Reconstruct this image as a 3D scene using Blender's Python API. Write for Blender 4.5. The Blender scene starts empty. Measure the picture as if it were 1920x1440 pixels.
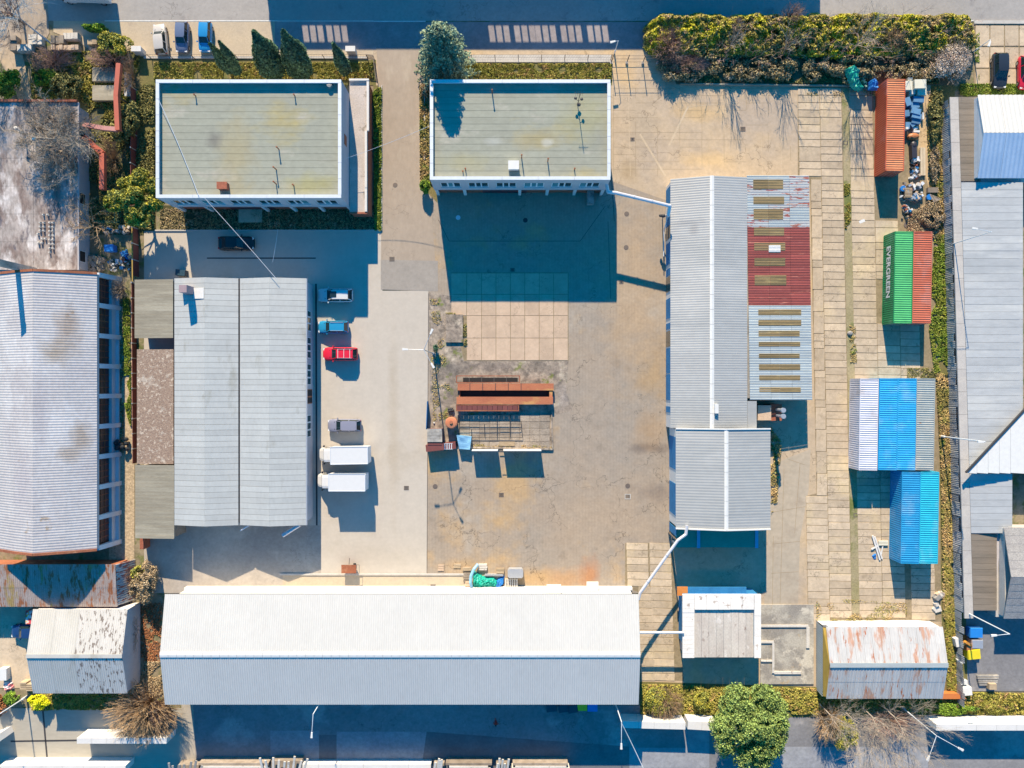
import bpy, math, random
import numpy as np
from mathutils import Vector, Matrix, noise as mnoise

random.seed(7)
rng = np.random.default_rng(11)
scene = bpy.context.scene
COL = scene.collection
CAM_H = 96.0          # camera height above the yard, metres
SC = 13.7             # photograph pixels per metre on the ground

# ---------------------------------------------------------------- camera, sky, sun, exposure
cam_d = bpy.data.cameras.new("camera")
cam_d.sensor_width = 36.0
cam_d.lens = 36.0 * SC * CAM_H / 1920.0
cam_d.clip_start = 1.0
cam_d.clip_end = 6000.0
cam = bpy.data.objects.new("camera", cam_d)
cam.location = (0, 0, CAM_H)
COL.objects.link(cam)
scene.camera = cam

SHADOW = Vector((0.255, -1.949))      # ground shadow of one metre of height
sun_dir = Vector((SHADOW.x, SHADOW.y, -1.0)).normalized()
ELEV = math.atan2(1.0, SHADOW.length)
world = bpy.data.worlds.new("World")
scene.world = world
world.use_nodes = True
wn = world.node_tree.nodes
bg = wn["Background"]
sky = wn.new("ShaderNodeTexSky")
sky.sky_type = 'NISHITA'
sky.sun_disc = False
sky.sun_elevation = ELEV
sky.sun_rotation = math.atan2(-SHADOW.x, -SHADOW.y) 
sky.air_density = 1.0
sky.dust_density = 0.0
sky.ozone_density = 6.0
hs = wn.new("ShaderNodeHueSaturation")      # the clear, deep blue sky of the photograph
hs.inputs["Saturation"].default_value = 1.62
hs.inputs["Hue"].default_value = 0.488
world.node_tree.links.new(sky.outputs[0], hs.inputs["Color"])
world.node_tree.links.new(hs.outputs[0], bg.inputs[0])
bg.inputs[1].default_value = 0.12
sun_d = bpy.data.lights.new("sun", 'SUN')
sun_d.energy = 5.0
sun_d.angle = math.radians(0.5)
sun_d.color = (1.0, 0.82, 0.58)
sun = bpy.data.objects.new("sun", sun_d)
sun.rotation_euler = sun_dir.to_track_quat('-Z', 'Y').to_euler()
sun.location = (-10, 80, 60)
COL.objects.link(sun)
scene.view_settings.view_transform = 'Standard'
scene.view_settings.look = 'None'
scene.view_settings.gamma = 1.0
scene.view_settings.use_curve_mapping = False
scene.view_settings.exposure = 0.95
scene.cycles.max_bounces = 6
scene.cycles.diffuse_bounces = 3
scene.cycles.transparent_max_bounces = 6

# ---------------------------------------------------------------- helpers
def P(px, py, h=0.0):
    """world point at height h that the photograph shows at pixel px, py"""
    k = (CAM_H - h) / CAM_H / SC
    return Vector(((px - 960) * k, (720 - py) * k, h))

def mat(name, c1, c2=None, ns=1.0, lo=0.35, hi=0.65, fine=0.12, fs=None, rough=0.85, metal=0.0, bump=0.0,
        var=0.0, stain=None, stretch=(1, 1, 1), coords='P', island=0.0, spec=0.3, stains=None, spots=None, mid=0.0, crack=None, rows=None):
    m = bpy.data.materials.new(name)
    m.use_nodes = True
    nt = m.node_tree
    N, L = nt.nodes, nt.links
    b = N["Principled BSDF"]
    b.inputs["Roughness"].default_value = rough
    b.inputs["Metallic"].default_value = metal
    b.inputs["Specular IOR Level"].default_value = spec
    if coords == 'P':
        src = N.new("ShaderNodeNewGeometry").outputs["Position"]
    else:
        src = N.new("ShaderNodeTexCoord").outputs["Object"]
    mp = N.new("ShaderNodeMapping")
    mp.inputs["Scale"].default_value = stretch
    L.new(src, mp.inputs[0])
    def noise(scale, detail=6, off=None, raw=False):
        t = N.new("ShaderNodeTexNoise")
        t.inputs["Scale"].default_value = scale
        t.inputs["Detail"].default_value = detail
        t.inputs["Roughness"].default_value = 0.62
        if off:
            a = N.new("ShaderNodeVectorMath"); a.operation = 'ADD'
            a.inputs[1].default_value = off
            L.new(src if raw else mp.outputs[0], a.inputs[0]); L.new(a.outputs[0], t.inputs["Vector"])
        else:
            L.new(src if raw else mp.outputs[0], t.inputs["Vector"])
        return t.outputs["Fac"]
    def maprange(v, a, c, o0=0.0, o1=1.0):
        r = N.new("ShaderNodeMapRange")
        r.inputs[1].default_value = a; r.inputs[2].default_value = c
        r.inputs[3].default_value = o0; r.inputs[4].default_value = o1
        L.new(v, r.inputs[0])
        return r.outputs[0]
    def mix(f, a, c):
        x = N.new("ShaderNodeMix"); x.data_type = 'RGBA'
        L.new(f, x.inputs[0])
        for s, i in ((a, 6), (c, 7)):
            if isinstance(s, (tuple, list)):
                x.inputs[i].default_value = (*s[:3], 1)
            else:
                L.new(s, x.inputs[i])
        return x.outputs[2]
    n1 = noise(ns)
    if c2 is None:
        c2 = tuple(c * 0.8 for c in c1)
    col = mix(maprange(n1, lo, hi), c1, c2)
    if stain and not stains:
        stains = [stain]
    for i, (sc_, ss, s0, s1) in enumerate(stains or []):
        col = mix(maprange(noise(ss, 5, (31.7 * (i + 1), 12.3, 5.1)), s0, s1), col, sc_)
    for i, (px, py, rx, ry, sc_, st, *hh) in enumerate(spots or []):      # stains at known places
        c = P(px, py, hh[0] if hh else 0)
        a = N.new("ShaderNodeVectorMath"); a.operation = 'SUBTRACT'; a.inputs[1].default_value = (c.x, c.y, 0)
        L.new(src, a.inputs[0])
        d = N.new("ShaderNodeVectorMath"); d.operation = 'MULTIPLY'; d.inputs[1].default_value = (SC / rx, SC / ry, 0)
        L.new(a.outputs[0], d.inputs[0])
        ln_ = N.new("ShaderNodeVectorMath"); ln_.operation = 'LENGTH'; L.new(d.outputs[0], ln_.inputs[0])
        nz = N.new("ShaderNodeMath"); nz.operation = 'MULTIPLY_ADD'; nz.inputs[1].default_value = 1.8
        L.new(noise(.45, 6, (3.3 * i, 7.7, 0), True), nz.inputs[0]); L.new(ln_.outputs["Value"], nz.inputs[2])
        col = mix(maprange(nz.outputs[0], 2.0, 1.15, 0, st), col, sc_)
    nf = noise(fs or ns * 11, 4, (5.3, 9.9, 1.7))
    fac = maprange(nf, 0.28, 0.72, 1 - fine, 1 + fine)
    def mul(a, b_):
        x = N.new("ShaderNodeMath"); x.operation = 'MULTIPLY'
        L.new(a, x.inputs[0]); L.new(b_, x.inputs[1])
        return x.outputs[0]
    if mid:
        fac = mul(fac, maprange(noise(.75, 9, (2.2, 8.8, 0), True), .3, .7, 1 - mid, 1 + mid))
    if crack:                                   # wandering hairline cracks: (scale, width, depth)
        w_ = N.new("ShaderNodeTexNoise"); w_.inputs["Scale"].default_value = crack[0] * 3; w_.inputs["Detail"].default_value = 6
        L.new(src, w_.inputs["Vector"])
        mv = N.new("ShaderNodeVectorMath"); mv.operation = 'MULTIPLY_ADD'
        mv.inputs[1].default_value = (1.1 / crack[0],) * 3
        L.new(w_.outputs["Color"], mv.inputs[0]); L.new(src, mv.inputs[2])
        vo = N.new("ShaderNodeTexVoronoi"); vo.feature = 'DISTANCE_TO_EDGE'; vo.inputs["Scale"].default_value = crack[0]
        L.new(mv.outputs[0], vo.inputs["Vector"])
        line = maprange(vo.outputs["Distance"], 0, crack[1], 1, 0)
        some = maprange(noise(crack[0] * .8, 3, (9, 1, 4), True), .46, .58, 0, 1)
        k_ = mul(line, some)
        s_ = N.new("ShaderNodeMath"); s_.operation = 'MULTIPLY_ADD'; s_.inputs[1].default_value = -crack[2]; s_.inputs[2].default_value = 1
        L.new(k_, s_.inputs[0]); fac = mul(fac, s_.outputs[0])
    if rows:                                    # courses of small blocks: (pitch, depth)
        for ax, (pitch, dep) in enumerate(rows):
            if not pitch: continue
            se = N.new("ShaderNodeSeparateXYZ"); L.new(src, se.inputs[0])
            mo = N.new("ShaderNodeMath"); mo.operation = 'PINGPONG'; mo.inputs[1].default_value = pitch / 2
            L.new(se.outputs[ax], mo.inputs[0])
            fac = mul(fac, maprange(mo.outputs[0], 0, pitch * .22, 1 - dep, 1))
    if var:
        oi = N.new("ShaderNodeObjectInfo")
        r = maprange(oi.outputs["Random"], 0, 1, 1 - var, 1 + var)
        mm = N.new("ShaderNodeMath"); mm.operation = 'MULTIPLY'
        L.new(fac, mm.inputs[0]); L.new(r, mm.inputs[1]); fac = mm.outputs[0]
    if island:
        g = N.new("ShaderNodeNewGeometry")
        r = maprange(g.outputs["Random Per Island"], 0, 1, 1 - island, 1 + island)
        mm = N.new("ShaderNodeMath"); mm.operation = 'MULTIPLY'
        L.new(fac, mm.inputs[0]); L.new(r, mm.inputs[1]); fac = mm.outputs[0]
    vs = N.new("ShaderNodeVectorMath"); vs.operation = 'SCALE'
    L.new(col, vs.inputs[0]); L.new(fac, vs.inputs["Scale"])
    L.new(vs.outputs[0], b.inputs["Base Color"])
    if bump:
        bp = N.new("ShaderNodeBump")
        bp.inputs["Strength"].default_value = min(1, bump)
        bp.inputs["Distance"].default_value = 0.05
        L.new(nf, bp.inputs["Height"])
        L.new(bp.outputs[0], b.inputs["Normal"])
    return m

def leafmat(name, c1, c2, c3=None, rough=0.7, ns=0.35):
    """foliage: tone differs leaf by leaf and clump by clump"""
    up = lambda c: tuple(min(.85, x * 1.55 + .01) for x in c) if c else None
    c1, c2, c3 = up(c1), up(c2), up(c3)
    m = mat(name, c1, c2, ns=ns, lo=0.4, hi=0.6, fine=0.1, island=0.5, rough=rough, spec=0.15,
            stain=(c3, ns * 2.3, 0.52, 0.68) if c3 else None)
    return m

def plain(name, c, rough=0.5, metal=0.0, spec=0.5, fine=0.04, var=0.0):
    return mat(name, c, tuple(x * 0.92 for x in c), ns=2.0, fine=fine, rough=rough, metal=metal, spec=spec, coords='O', var=var)

ORG = {}
class MB:
    def __init__(s):
        s.v, s.f, s.m = [], [], []
    def add(s, vs, fs, m=0):
        n = len(s.v)
        s.v += [tuple(v) for v in vs]
        s.f += [tuple(i + n for i in f) for f in fs]
        s.m += [m] * len(fs)
        return s
    def hexa(s, b4, t4, m=0):
        return s.add(list(b4) + list(t4), [(3, 2, 1, 0), (4, 5, 6, 7), (0, 1, 5, 4), (1, 2, 6, 5), (2, 3, 7, 6), (3, 0, 4, 7)], m)
    def box(s, x0, y0, z0, x1, y1, z1, m=0):
        x0, x1 = sorted((x0, x1)); y0, y1 = sorted((y0, y1))
        return s.hexa([(x0, y0, z0), (x1, y0, z0), (x1, y1, z0), (x0, y1, z0)], [(x0, y0, z1), (x1, y0, z1), (x1, y1, z1), (x0, y1, z1)], m)
    def obox(s, c, sx, sy, z0, z1, a=0.0, m=0, taper=1.0):
        ca, sa = math.cos(a), math.sin(a)
        def q(k, z):
            return [(c[0] + (u * sx * ca - w * sy * sa) * k / 2, c[1] + (u * sx * sa + w * sy * ca) * k / 2, z) for u, w in ((-1, -1), (1, -1), (1, 1), (-1, 1))]
        return s.hexa(q(1, z0), q(taper, z1), m)
    def bar(s, p, q, w, h, m=0):
        p, q = Vector(p), Vector(q)
        d = (q - p).normalized()
        up = Vector((0, 0, 1)) if abs(d.z) < 0.95 else Vector((0, 1, 0))
        r = d.cross(up).normalized() * w / 2
        u = r.cross(d).normalized() * h / 2
        return s.hexa([p - r - u, p + r - u, q + r - u, q - r - u], [p - r + u, p + r + u, q + r + u, q - r + u], m)
    def tube(s, p, q, r0, r1=None, n=6, m=0, cap=True):
        r1 = r0 if r1 is None else r1
        p, q = Vector(p), Vector(q)
        d = (q - p)
        if d.length < 1e-6:
            return s
        d.normalize()
        a = d.cross(Vector((0, 0, 1)) if abs(d.z) < 0.9 else Vector((1, 0, 0))).normalized()
        b = d.cross(a)
        ring = lambda c, r: [c + (a * math.cos(t) + b * math.sin(t)) * r for t in [2 * math.pi * i / n for i in range(n)]]
        fs = [(i, (i + 1) % n, n + (i + 1) % n, n + i) for i in range(n)]
        if cap:
            fs += [tuple(reversed(range(n))), tuple(range(n, 2 * n))]
        return s.add(ring(p, r0) + ring(q, r1), fs, m)
    def path(s, pts, r, n=8, m=0):
        for a, b in zip(pts, pts[1:]):
            s.tube(a, b, r, r, n, m)
        for c in pts[1:-1]:
            s.ball(c, (r * 1.02,) * 3, 6, 4, m)
        return s
    def ball(s, c, r, nu=10, nv=6, m=0):
        vs, fs = [], []
        for j in range(nv + 1):
            t = math.pi * j / nv
            for i in range(nu):
                p = 2 * math.pi * i / nu
                vs.append((c[0] + r[0] * math.sin(t) * math.cos(p), c[1] + r[1] * math.sin(t) * math.sin(p), c[2] + r[2] * math.cos(t)))
        for j in range(nv):
            for i in range(nu):
                fs.append((j * nu + i, (j + 1) * nu + i, (j + 1) * nu + (i + 1) % nu, j * nu + (i + 1) % nu))
        return s.add(vs, fs, m)
    def prism(s, poly, z0, z1, m=0):
        n = len(poly)
        area = sum(poly[i][0] * poly[(i + 1) % n][1] - poly[(i + 1) % n][0] * poly[i][1] for i in range(n))
        zb = list(z0) if isinstance(z0, (list, tuple)) else [z0] * n
        zt = list(z1) if isinstance(z1, (list, tuple)) else [z1] * n
        if area < 0:
            poly, zb, zt = poly[::-1], zb[::-1], zt[::-1]
        vs = [(p[0], p[1], z) for p, z in zip(poly, zb)] + [(p[0], p[1], z) for p, z in zip(poly, zt)]
        fs = [tuple(reversed(range(n))), tuple(range(n, 2 * n))] + [(i, (i + 1) % n, n + (i + 1) % n, n + i) for i in range(n)]
        return s.add(vs, fs, m)
    def sheet(s, a, b, c, d, t=0.06, m=0):
        """a flat plate with its top at the corners a b c d"""
        n = (Vector(b) - Vector(a)).cross(Vector(d) - Vector(a)).normalized()
        if n.z < 0:
            a, b, c, d = d, c, b, a
            n = -n
        low = [Vector(p) - n * t for p in (a, b, c, d)]
        return s.hexa(low, [Vector(p) for p in (a, b, c, d)], m)
    def corr(s, a0, a1, b0, b1, pitch=0.3, depth=0.05, m=0, prof=(0, 1, 1, 0), rows=1, t=0.0):
        """corrugated sheet: ribs run from edge a to edge b and repeat along each edge"""
        a0, a1, b0, b1 = map(Vector, (a0, a1, b0, b1))
        nrm = (a1 - a0).cross(b0 - a0).normalized()
        if nrm.z < -1e-3:
            nrm = -nrm
        n = max(1, round((a1 - a0).length / pitch))
        k = len(prof)
        xs, zs = [], []
        for i in range(n):
            for j, pz in enumerate(prof):
                xs.append((i + j / k) / n); zs.append(pz * depth)
        xs.append(1.0); zs.append(prof[0] * depth)
        vs, fs = [], []
        for r in range(rows + 1):
            w = r / rows
            for x, z in zip(xs, zs):
                e0 = a0.lerp(a1, x); e1 = b0.lerp(b1, x)
                vs.append(e0.lerp(e1, w) + nrm * z)
        K = len(xs)
        flip = (a1 - a0).cross(b0 - a0).dot(nrm) < 0
        for r in range(rows):
            for i in range(K - 1):
                f = (r * K + i, r * K + i + 1, (r + 1) * K + i + 1, (r + 1) * K + i)
                fs.append(f[::-1] if flip else f)
        return s.add(vs, fs, m)
    def build(s, name, mats, parent=None, smooth=False, origin=None):
        me = bpy.data.meshes.new(name)
        if not isinstance(mats, (list, tuple)):
            mats = [mats]
        va = np.array(s.v, dtype=float)
        if parent is not None:
            o = ORG[parent]
        elif origin is not None:
            o = Vector(origin)
        else:
            mn, mx = va.min(0), va.max(0)
            o = Vector(((mn[0] + mx[0]) / 2, (mn[1] + mx[1]) / 2, mn[2]))
        va = va - np.array(o)
        me.from_pydata(va.tolist(), [], s.f)
        for x in mats:
            me.materials.append(x)
        if len(mats) > 1:
            me.polygons.foreach_set("material_index", s.m)
        if smooth:
            me.polygons.foreach_set("use_smooth", [True] * len(s.f))
        me.update()
        ob = bpy.data.objects.new(name, me)
        COL.objects.link(ob)
        ORG[ob] = o
        if parent is not None:
            ob.parent = parent
        else:
            ob.location = o
        return ob

def tag(o, label=None, cat=None, group=None, kind=None):
    if label: o["label"] = label
    if cat: o["category"] = cat
    if group: o["group"] = group
    if kind: o["kind"] = kind
    return o

def thing(name, label, cat, loc, group=None, rz=0.0):
    o = bpy.data.objects.new(name, None)
    o.empty_display_size = 0.5
    o.location = loc
    o.rotation_euler.z = rz
    COL.objects.link(o)
    ORG[o] = Vector(loc)
    return tag(o, label, cat, group)

def copy_tree(o, parent=None):
    c = o.copy()
    COL.objects.link(c)
    ORG[c] = ORG.get(o, Vector())
    c.parent = parent
    for ch in list(o.children):
        copy_tree(ch, c)
    return c

def link_copy(src_mesh, name, parent, loc, rz=0.0, scale=None, mat_=None):
    o = bpy.data.objects.new(name, src_mesh)
    COL.objects.link(o)
    o.parent = parent
    o.location = Vector(loc) - ORG[parent]
    o.rotation_euler.z = rz
    if scale: o.scale = scale
    return o

def flat(name, pts, z, m, kind="structure", sub=None):
    """a level sheet of the setting; pts are photograph pixels on the ground"""
    b = MB()
    n = len(pts)
    poly = [P(*p) for p in pts]
    area = sum(poly[i][0] * poly[(i + 1) % n][1] - poly[(i + 1) % n][0] * poly[i][1] for i in range(n))
    if area < 0: poly = poly[::-1]
    b.add([(p.x, p.y, z) for p in poly], [tuple(range(n))])
    return tag(b.build(name, m), kind=kind)

def rect(x0, y0, x1, y1):
    return [(x0, y0), (x1, y0), (x1, y1), (x0, y1)]

def in_poly(x, y, poly):
    c = False
    j = len(poly) - 1
    for i in range(len(poly)):
        xi, yi = poly[i][:2]; xj, yj = poly[j][:2]
        if (yi > y) != (yj > y) and x < (xj - xi) * (y - yi) / (yj - yi) + xi:
            c = not c
        j = i
    return c

def leaves(name, pts, size, m, parent=None, nrm=None, jitter=0.9, origin=None, aspect=1.6, vary=0.4):
    """one mesh of many small bent leaf-clump faces at the points"""
    pts = np.asarray(pts, dtype=float)
    n = len(pts)
    d = rng.normal(size=(n, 3))
    if nrm is not None:
        d = d * jitter + np.asarray(nrm)
    d /= np.linalg.norm(d, axis=1)[:, None] + 1e-9
    t = rng.normal(size=(n, 3))
    a = np.cross(d, t); a /= np.linalg.norm(a, axis=1)[:, None] + 1e-9
    b = np.cross(d, a)
    sz = size * (1 + vary * rng.uniform(-1, 1, n))[:, None]
    a = a * sz * aspect / 2; b = b * sz / 2
    v = np.empty((n, 4, 3))
    v[:, 0] = pts - a; v[:, 1] = pts - b * 0.9 + d * sz * 0.15; v[:, 2] = pts + a; v[:, 3] = pts + b * 0.9 + d * sz * 0.15
    if parent is not None: o = ORG[parent]
    elif origin is not None: o = Vector(origin)
    else: o = Vector((*pts.mean(0)[:2], pts[:, 2].min()))
    v = v.reshape(-1, 3) - np.array(o)
    me = bpy.data.meshes.new(name)
    me.vertices.add(4 * n); me.vertices.foreach_set("co", v.ravel())
    me.loops.add(4 * n); me.loops.foreach_set("vertex_index", np.arange(4 * n, dtype=np.int32))
    me.polygons.add(n)
    me.polygons.foreach_set("loop_start", np.arange(0, 4 * n, 4, dtype=np.int32))
    me.polygons.foreach_set("loop_total", np.full(n, 4, dtype=np.int32))
    me.materials.append(m)
    me.update(calc_edges=True)
    ob = bpy.data.objects.new(name, me)
    COL.objects.link(ob); ORG[ob] = o
    if parent is not None: ob.parent = parent
    else: ob.location = o
    return ob

def crown_points(n, blobs, shell=0.55):
    """points through the outer part of several overlapping blobs, thinned by noise so that gaps show"""
    out, nr = [], []
    w = np.array([b[1][0] * b[1][1] + b[1][0] * b[1][2] for b in blobs]); w /= w.sum()
    while len(out) < n:
        c, r = blobs[rng.choice(len(blobs), p=w)]
        d = rng.normal(size=3); d /= np.linalg.norm(d)
        if d[2] < -0.5: d[2] *= -0.5
        k = 1 - (1 - shell) * rng.random() ** 1.6
        k *= 1 + 0.16 * mnoise.noise(Vector(d * 3.1 + np.array(c)))
        p = np.array(c) + d * np.array(r) * k
        if mnoise.noise(Vector(p * 1.1)) < -0.22: continue
        out.append(p); nr.append(d)
    return np.array(out), np.array(nr)

def branches(mb, p, d, length, r, depth, spread=0.6, nseg=3, up=0.15, kids=(2, 4), n=4, shrink=0.68, out=None):
    """a bare limb that forks again and again"""
    pts = [Vector(p)]
    d = Vector(d).normalized()
    for i in range(nseg):
        d = (d + Vector((random.uniform(-1, 1), random.uniform(-1, 1), random.uniform(-1, 1) + up)) * 0.16).normalized()
        pts.append(pts[-1] + d * length / nseg)
    for i in range(nseg):
        r0 = r * (1 - 0.45 * i / nseg); r1 = r * (1 - 0.45 * (i + 1) / nseg)
        mb.tube(pts[i], pts[i + 1], r0, r1, n if depth > 1 else 3, cap=False)
    if out is not None and depth <= 1: out.append(tuple(pts[-1]))
    if depth <= 0: return
    for k in range(random.randint(*kids)):
        t = random.choice(range(1, nseg + 1))
        a = random.uniform(0, 2 * math.pi)
        s = d.cross(Vector((math.cos(a), math.sin(a), 0.3))).normalized()
        nd = (d + s * spread * random.uniform(0.6, 1.4)).normalized()
        nd.z = max(nd.z, -0.1)
        branches(mb, pts[t], nd, length * shrink * random.uniform(0.8, 1.15), r * 0.66, depth - 1, spread, max(2, nseg - 1), up, kids, n, shrink, out)

# ---------------------------------------------------------------- materials
M = {}
M['dirt'] = mat("bare_soil", (.30, .25, .17), (.20, .17, .11), ns=.25, fine=.25, bump=.5, stains=[((.13, .15, .05), .6, .5, .62)])
M['asphalt_n'] = mat("street_asphalt", (.36, .34, .32), (.31, .295, .28), ns=.06, fine=0.09, fs=2.6, bump=.2, stain=((.22, .21, .21), .35, .6, .72), mid=.04, crack=(.12,.012,.35))
M['asphalt_p'] = mat("lane_asphalt", (.30, .27, .27), (.22, .20, .21), ns=.15, fine=0.14, fs=2.6, bump=.2, mid=.08)
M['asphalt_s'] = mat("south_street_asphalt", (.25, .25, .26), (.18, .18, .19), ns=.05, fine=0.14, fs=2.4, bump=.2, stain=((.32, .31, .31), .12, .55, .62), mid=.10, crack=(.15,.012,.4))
M['patch'] = mat("asphalt_patch", (.17, .17, .18), (.14, .14, .15), ns=.3, fine=0.14, fs=2.6, mid=.08)
M['patch_l'] = mat("pale_asphalt_patch", (.30, .31, .33), (.25, .26, .29), ns=.3, fine=0.16, fs=2.6, mid=.12)
M['entry'] = mat("entrance_asphalt", (.38, .315, .25), (.34, .28, .22), ns=.12, fine=0.07, fs=2.4, bump=.15, stretch=(1, .4, 1), stain=((.44, .38, .30), .3, .58, .75), mid=.05, crack=(.15,.008,.3))
M['entry2'] = mat("entrance_asphalt_patch", (.33, .30, .265), (.29, .265, .235), ns=.2, fine=0.08, fs=2.6, mid=.05)
M['light'] = mat("pale_block_paving", (.50, .455, .39), (.475, .43, .37), ns=.07, fine=0.035, fs=2.4, lo=.3, hi=.7, stains=[((.43, .38, .31), .11, .6, .75)],
                 spots=[(738, 800, 12, 190, (.42, .36, .28), .6), (700, 1040, 90, 30, (.45, .40, .33), .5), (425, 1020, 90, 40, (.33, .32, .33), .6)], mid=.05)
M['light2'] = mat("yard_asphalt_west", (.45, .40, .34), (.36, .32, .28), ns=.12, fine=0.1, fs=2.4, stain=((.48, .44, .38), .2, .55, .7), mid=.09, crack=(.2,.012,.35))
M['pave'] = mat("block_paving", (.355, .285, .215), (.31, .27, .225), ns=.09, fine=0.1, fs=2.8, bump=.15, lo=.35, hi=.62,
                stains=[((.44, .31, .175), .10, .54, .66), ((.25, .205, .16), .25, .60, .76), ((.22, .18, .15), 1.4, .68, .74), ((.37, .33, .28), .07, .58, .7), ((.20, .165, .13), 1.6, .70, .76)],
                spots=[(1215, 840, 45, 12, (.17, .14, .12), .8), (1220, 925, 45, 22, (.19, .16, .14), .75), (1105, 1075, 22, 40, (.42, .17, .07), .7), (1060, 1085, 60, 26, (.45, .25, .11), .6), (1225, 700, 35, 60, (.40, .27, .13), .6), (1000, 1085, 60, 22, (.46, .30, .14), .7), (1190, 560, 70, 200, (.43, .31, .19), .6), (1215, 810, 30, 40, (.36, .24, .13), .5), (860, 1060, 60, 16, (.45, .31, .17), .6), (1150, 960, 130, 90, (.40, .31, .22), .5)], mid=.07, rows=((.42,.06),(0,0)), crack=(.12,.010,.5))
M['sand'] = mat("sandy_concrete", (.50, .385, .255), (.45, .36, .26), ns=.08, fine=0.1, fs=2.6, bump=.15,
                stains=[((.54, .39, .22), .09, .52, .66), ((.36, .29, .21), .3, .62, .74), ((.40, .33, .26), .05, .55, .66)],
                spots=[(1205, 245, 32, 60, (.38, .31, .23), .7), (1420, 215, 60, 45, (.40, .33, .26), .7), (1180, 320, 22, 26, (.34, .25, .14), .6), (1330, 300, 60, 20, (.56, .40, .21), .7), (1560, 1140, 60, 26, (.34, .24, .13), .7), (1700, 1140, 90, 30, (.38, .27, .16), .6), (1310, 210, 60, 22, (.52, .36, .17), .6)], mid=.08, crack=(.18,.016,.5))
M['slab'] = mat("concrete_slab", (.52, .42, .30), (.46, .375, .275), ns=.35, fine=0.12, fs=2.6, bump=.2, var=.14,
                stains=[((.38, .30, .21), .6, .58, .74), ((.56, .45, .29), .12, .55, .66)], mid=.09, crack=(.35,.022,.5))
M['slab_b'] = mat("beige_slab", (.53, .40, .29), (.48, .36, .26), ns=.4, fine=0.08, fs=2.6, bump=.2, var=.07, mid=.07, crack=(.3,.015,.35))
M['worn'] = mat("worn_concrete", (.36, .30, .24), (.24, .20, .165), ns=.55, lo=.4, hi=.6, fine=0.28, fs=2.4, bump=.6,
                stains=[((.18, .155, .13), .9, .52, .62), ((.17, .19, .06), .5, .6, .66), ((.44, .38, .3), .4, .56, .66)],
                spots=[(850, 690, 40, 16, (.13, .12, .11), .7), (930, 688, 50, 10, (.15, .13, .12), .6), (1010, 690, 50, 12, (.20, .17, .14), .6), (1050, 745, 22, 26, (.30, .27, .25), .7), (870, 735, 40, 30, (.16, .14, .12), .5)], mid=.2, crack=(.6,.03,.5))
M['jointsoil'] = mat("joint_soil", (.30, .235, .15), (.23, .185, .11), ns=1, fine=0.2, fs=3, mid=.1)
M['gravel'] = mat("gravel_path", (.50, .40, .27), (.38, .30, .2), ns=6, fine=0.4, fs=3.0, bump=.8, mid=.1)
M['lawn'] = mat("lawn_soil", (.12, .13, .035), (.20, .16, .07), ns=.5, fine=.3, fs=6, bump=.5)
M['kerb'] = mat("kerb_concrete", (.52, .50, .46), (.42, .40, .37), ns=.8, fine=.1, coords='P')
M['white_line'] = mat("road_marking", (.75, .75, .72), (.6, .6, .58), ns=2, fine=.1)
M['iron'] = plain("cast_iron", (.16, .13, .11), rough=.6, metal=.2)
M['iron_d'] = plain("dark_iron", (.05, .05, .055), rough=.6, metal=.2)
M['rust'] = mat("rusty_steel", (.36, .13, .065), (.25, .085, .045), ns=.5, fine=.2, fs=6, rough=.8, stain=((.42, .20, .11), .8, .55, .7), coords='P')
M['concrete_grey'] = mat("weathered_concrete", (.36, .345, .32), (.24, .235, .22), ns=.35, fine=0.2, fs=3, bump=.4,
                         stains=[((.46, .42, .36), .6, .54, .66), ((.18, .17, .16), .45, .58, .68)], mid=.1)
M['concrete_white'] = mat("pale_concrete", (.62, .59, .54), (.52, .49, .44), ns=.4, fine=.12, fs=5, bump=.3,
                          stains=[((.33, .29, .25), 1.4, .6, .68)])
M['white'] = plain("white_paint", (.70, .70, .68), rough=.55)
M['white_wall'] = mat("white_render", (.66, .65, .63), (.60, .59, .57), ns=.6, fine=.05)
M['trim'] = plain("coping_metal", (.68, .72, .76), rough=.45, metal=.1)
M['felt'] = mat("roofing_felt", (.325, .335, .272), (.292, .30, .248), ns=.22, fine=0.08, fs=2.6, stretch=(.5, 1, 1), var=.035,
                stains=[((.37, .32, .16), .13, .56, .70), ((.40, .385, .325), .35, .58, .7)],
                spots=[(440, 290, 40, 80, (.36, .30, .16), .55, 7), (400, 262, 16, 18, (.17, .165, .15), .7, 7), (585, 345, 55, 22, (.35, .32, .12), .6, 7), (1005, 262, 50, 22, (.36, .30, .15), .6, 7), (1028, 268, 12, 8, (.5, .5, .44), .7, 7), (925, 265, 18, 8, (.45, .46, .42), .6, 7), (1095, 215, 50, 60, (.35, .33, .17), .5, 7), (870, 300, 60, 20, (.36, .33, .18), .5, 7)], mid=.05)
M['felt_base'] = mat("felt_joint", (.22, .21, .165), (.18, .17, .14), ns=1)
M['plaster'] = mat("lilac_grey_render", (.50, .48, .50), (.44, .43, .46), ns=.6, fine=.06)
M['brick'] = mat("red_brick", (.36, .12, .07), (.27, .09, .055), ns=2.5, fine=.25, fs=9)
M['glass_d'] = plain("dark_window_glass", (.02, .05, .06), rough=.08, spec=.8)
M['glass_t'] = plain("bright_window_glass", (.10, .30, .34), rough=.08, spec=.8)
M['frame'] = plain("window_frame", (.75, .77, .78), rough=.4)
M['dark'] = plain("dark_void", (.02, .02, .022), rough=.9)
M['wood'] = mat("weathered_timber", (.46, .36, .24), (.34, .26, .17), ns=1.2, fine=.15, stretch=(1, 4, 1), var=.2)
M['wood_g'] = mat("grey_timber", (.33, .28, .23), (.23, .19, .15), ns=1.2, fine=.2, var=.25)
M['steel'] = plain("galvanised_steel", (.55, .57, .60), rough=.4, metal=.5)
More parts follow.
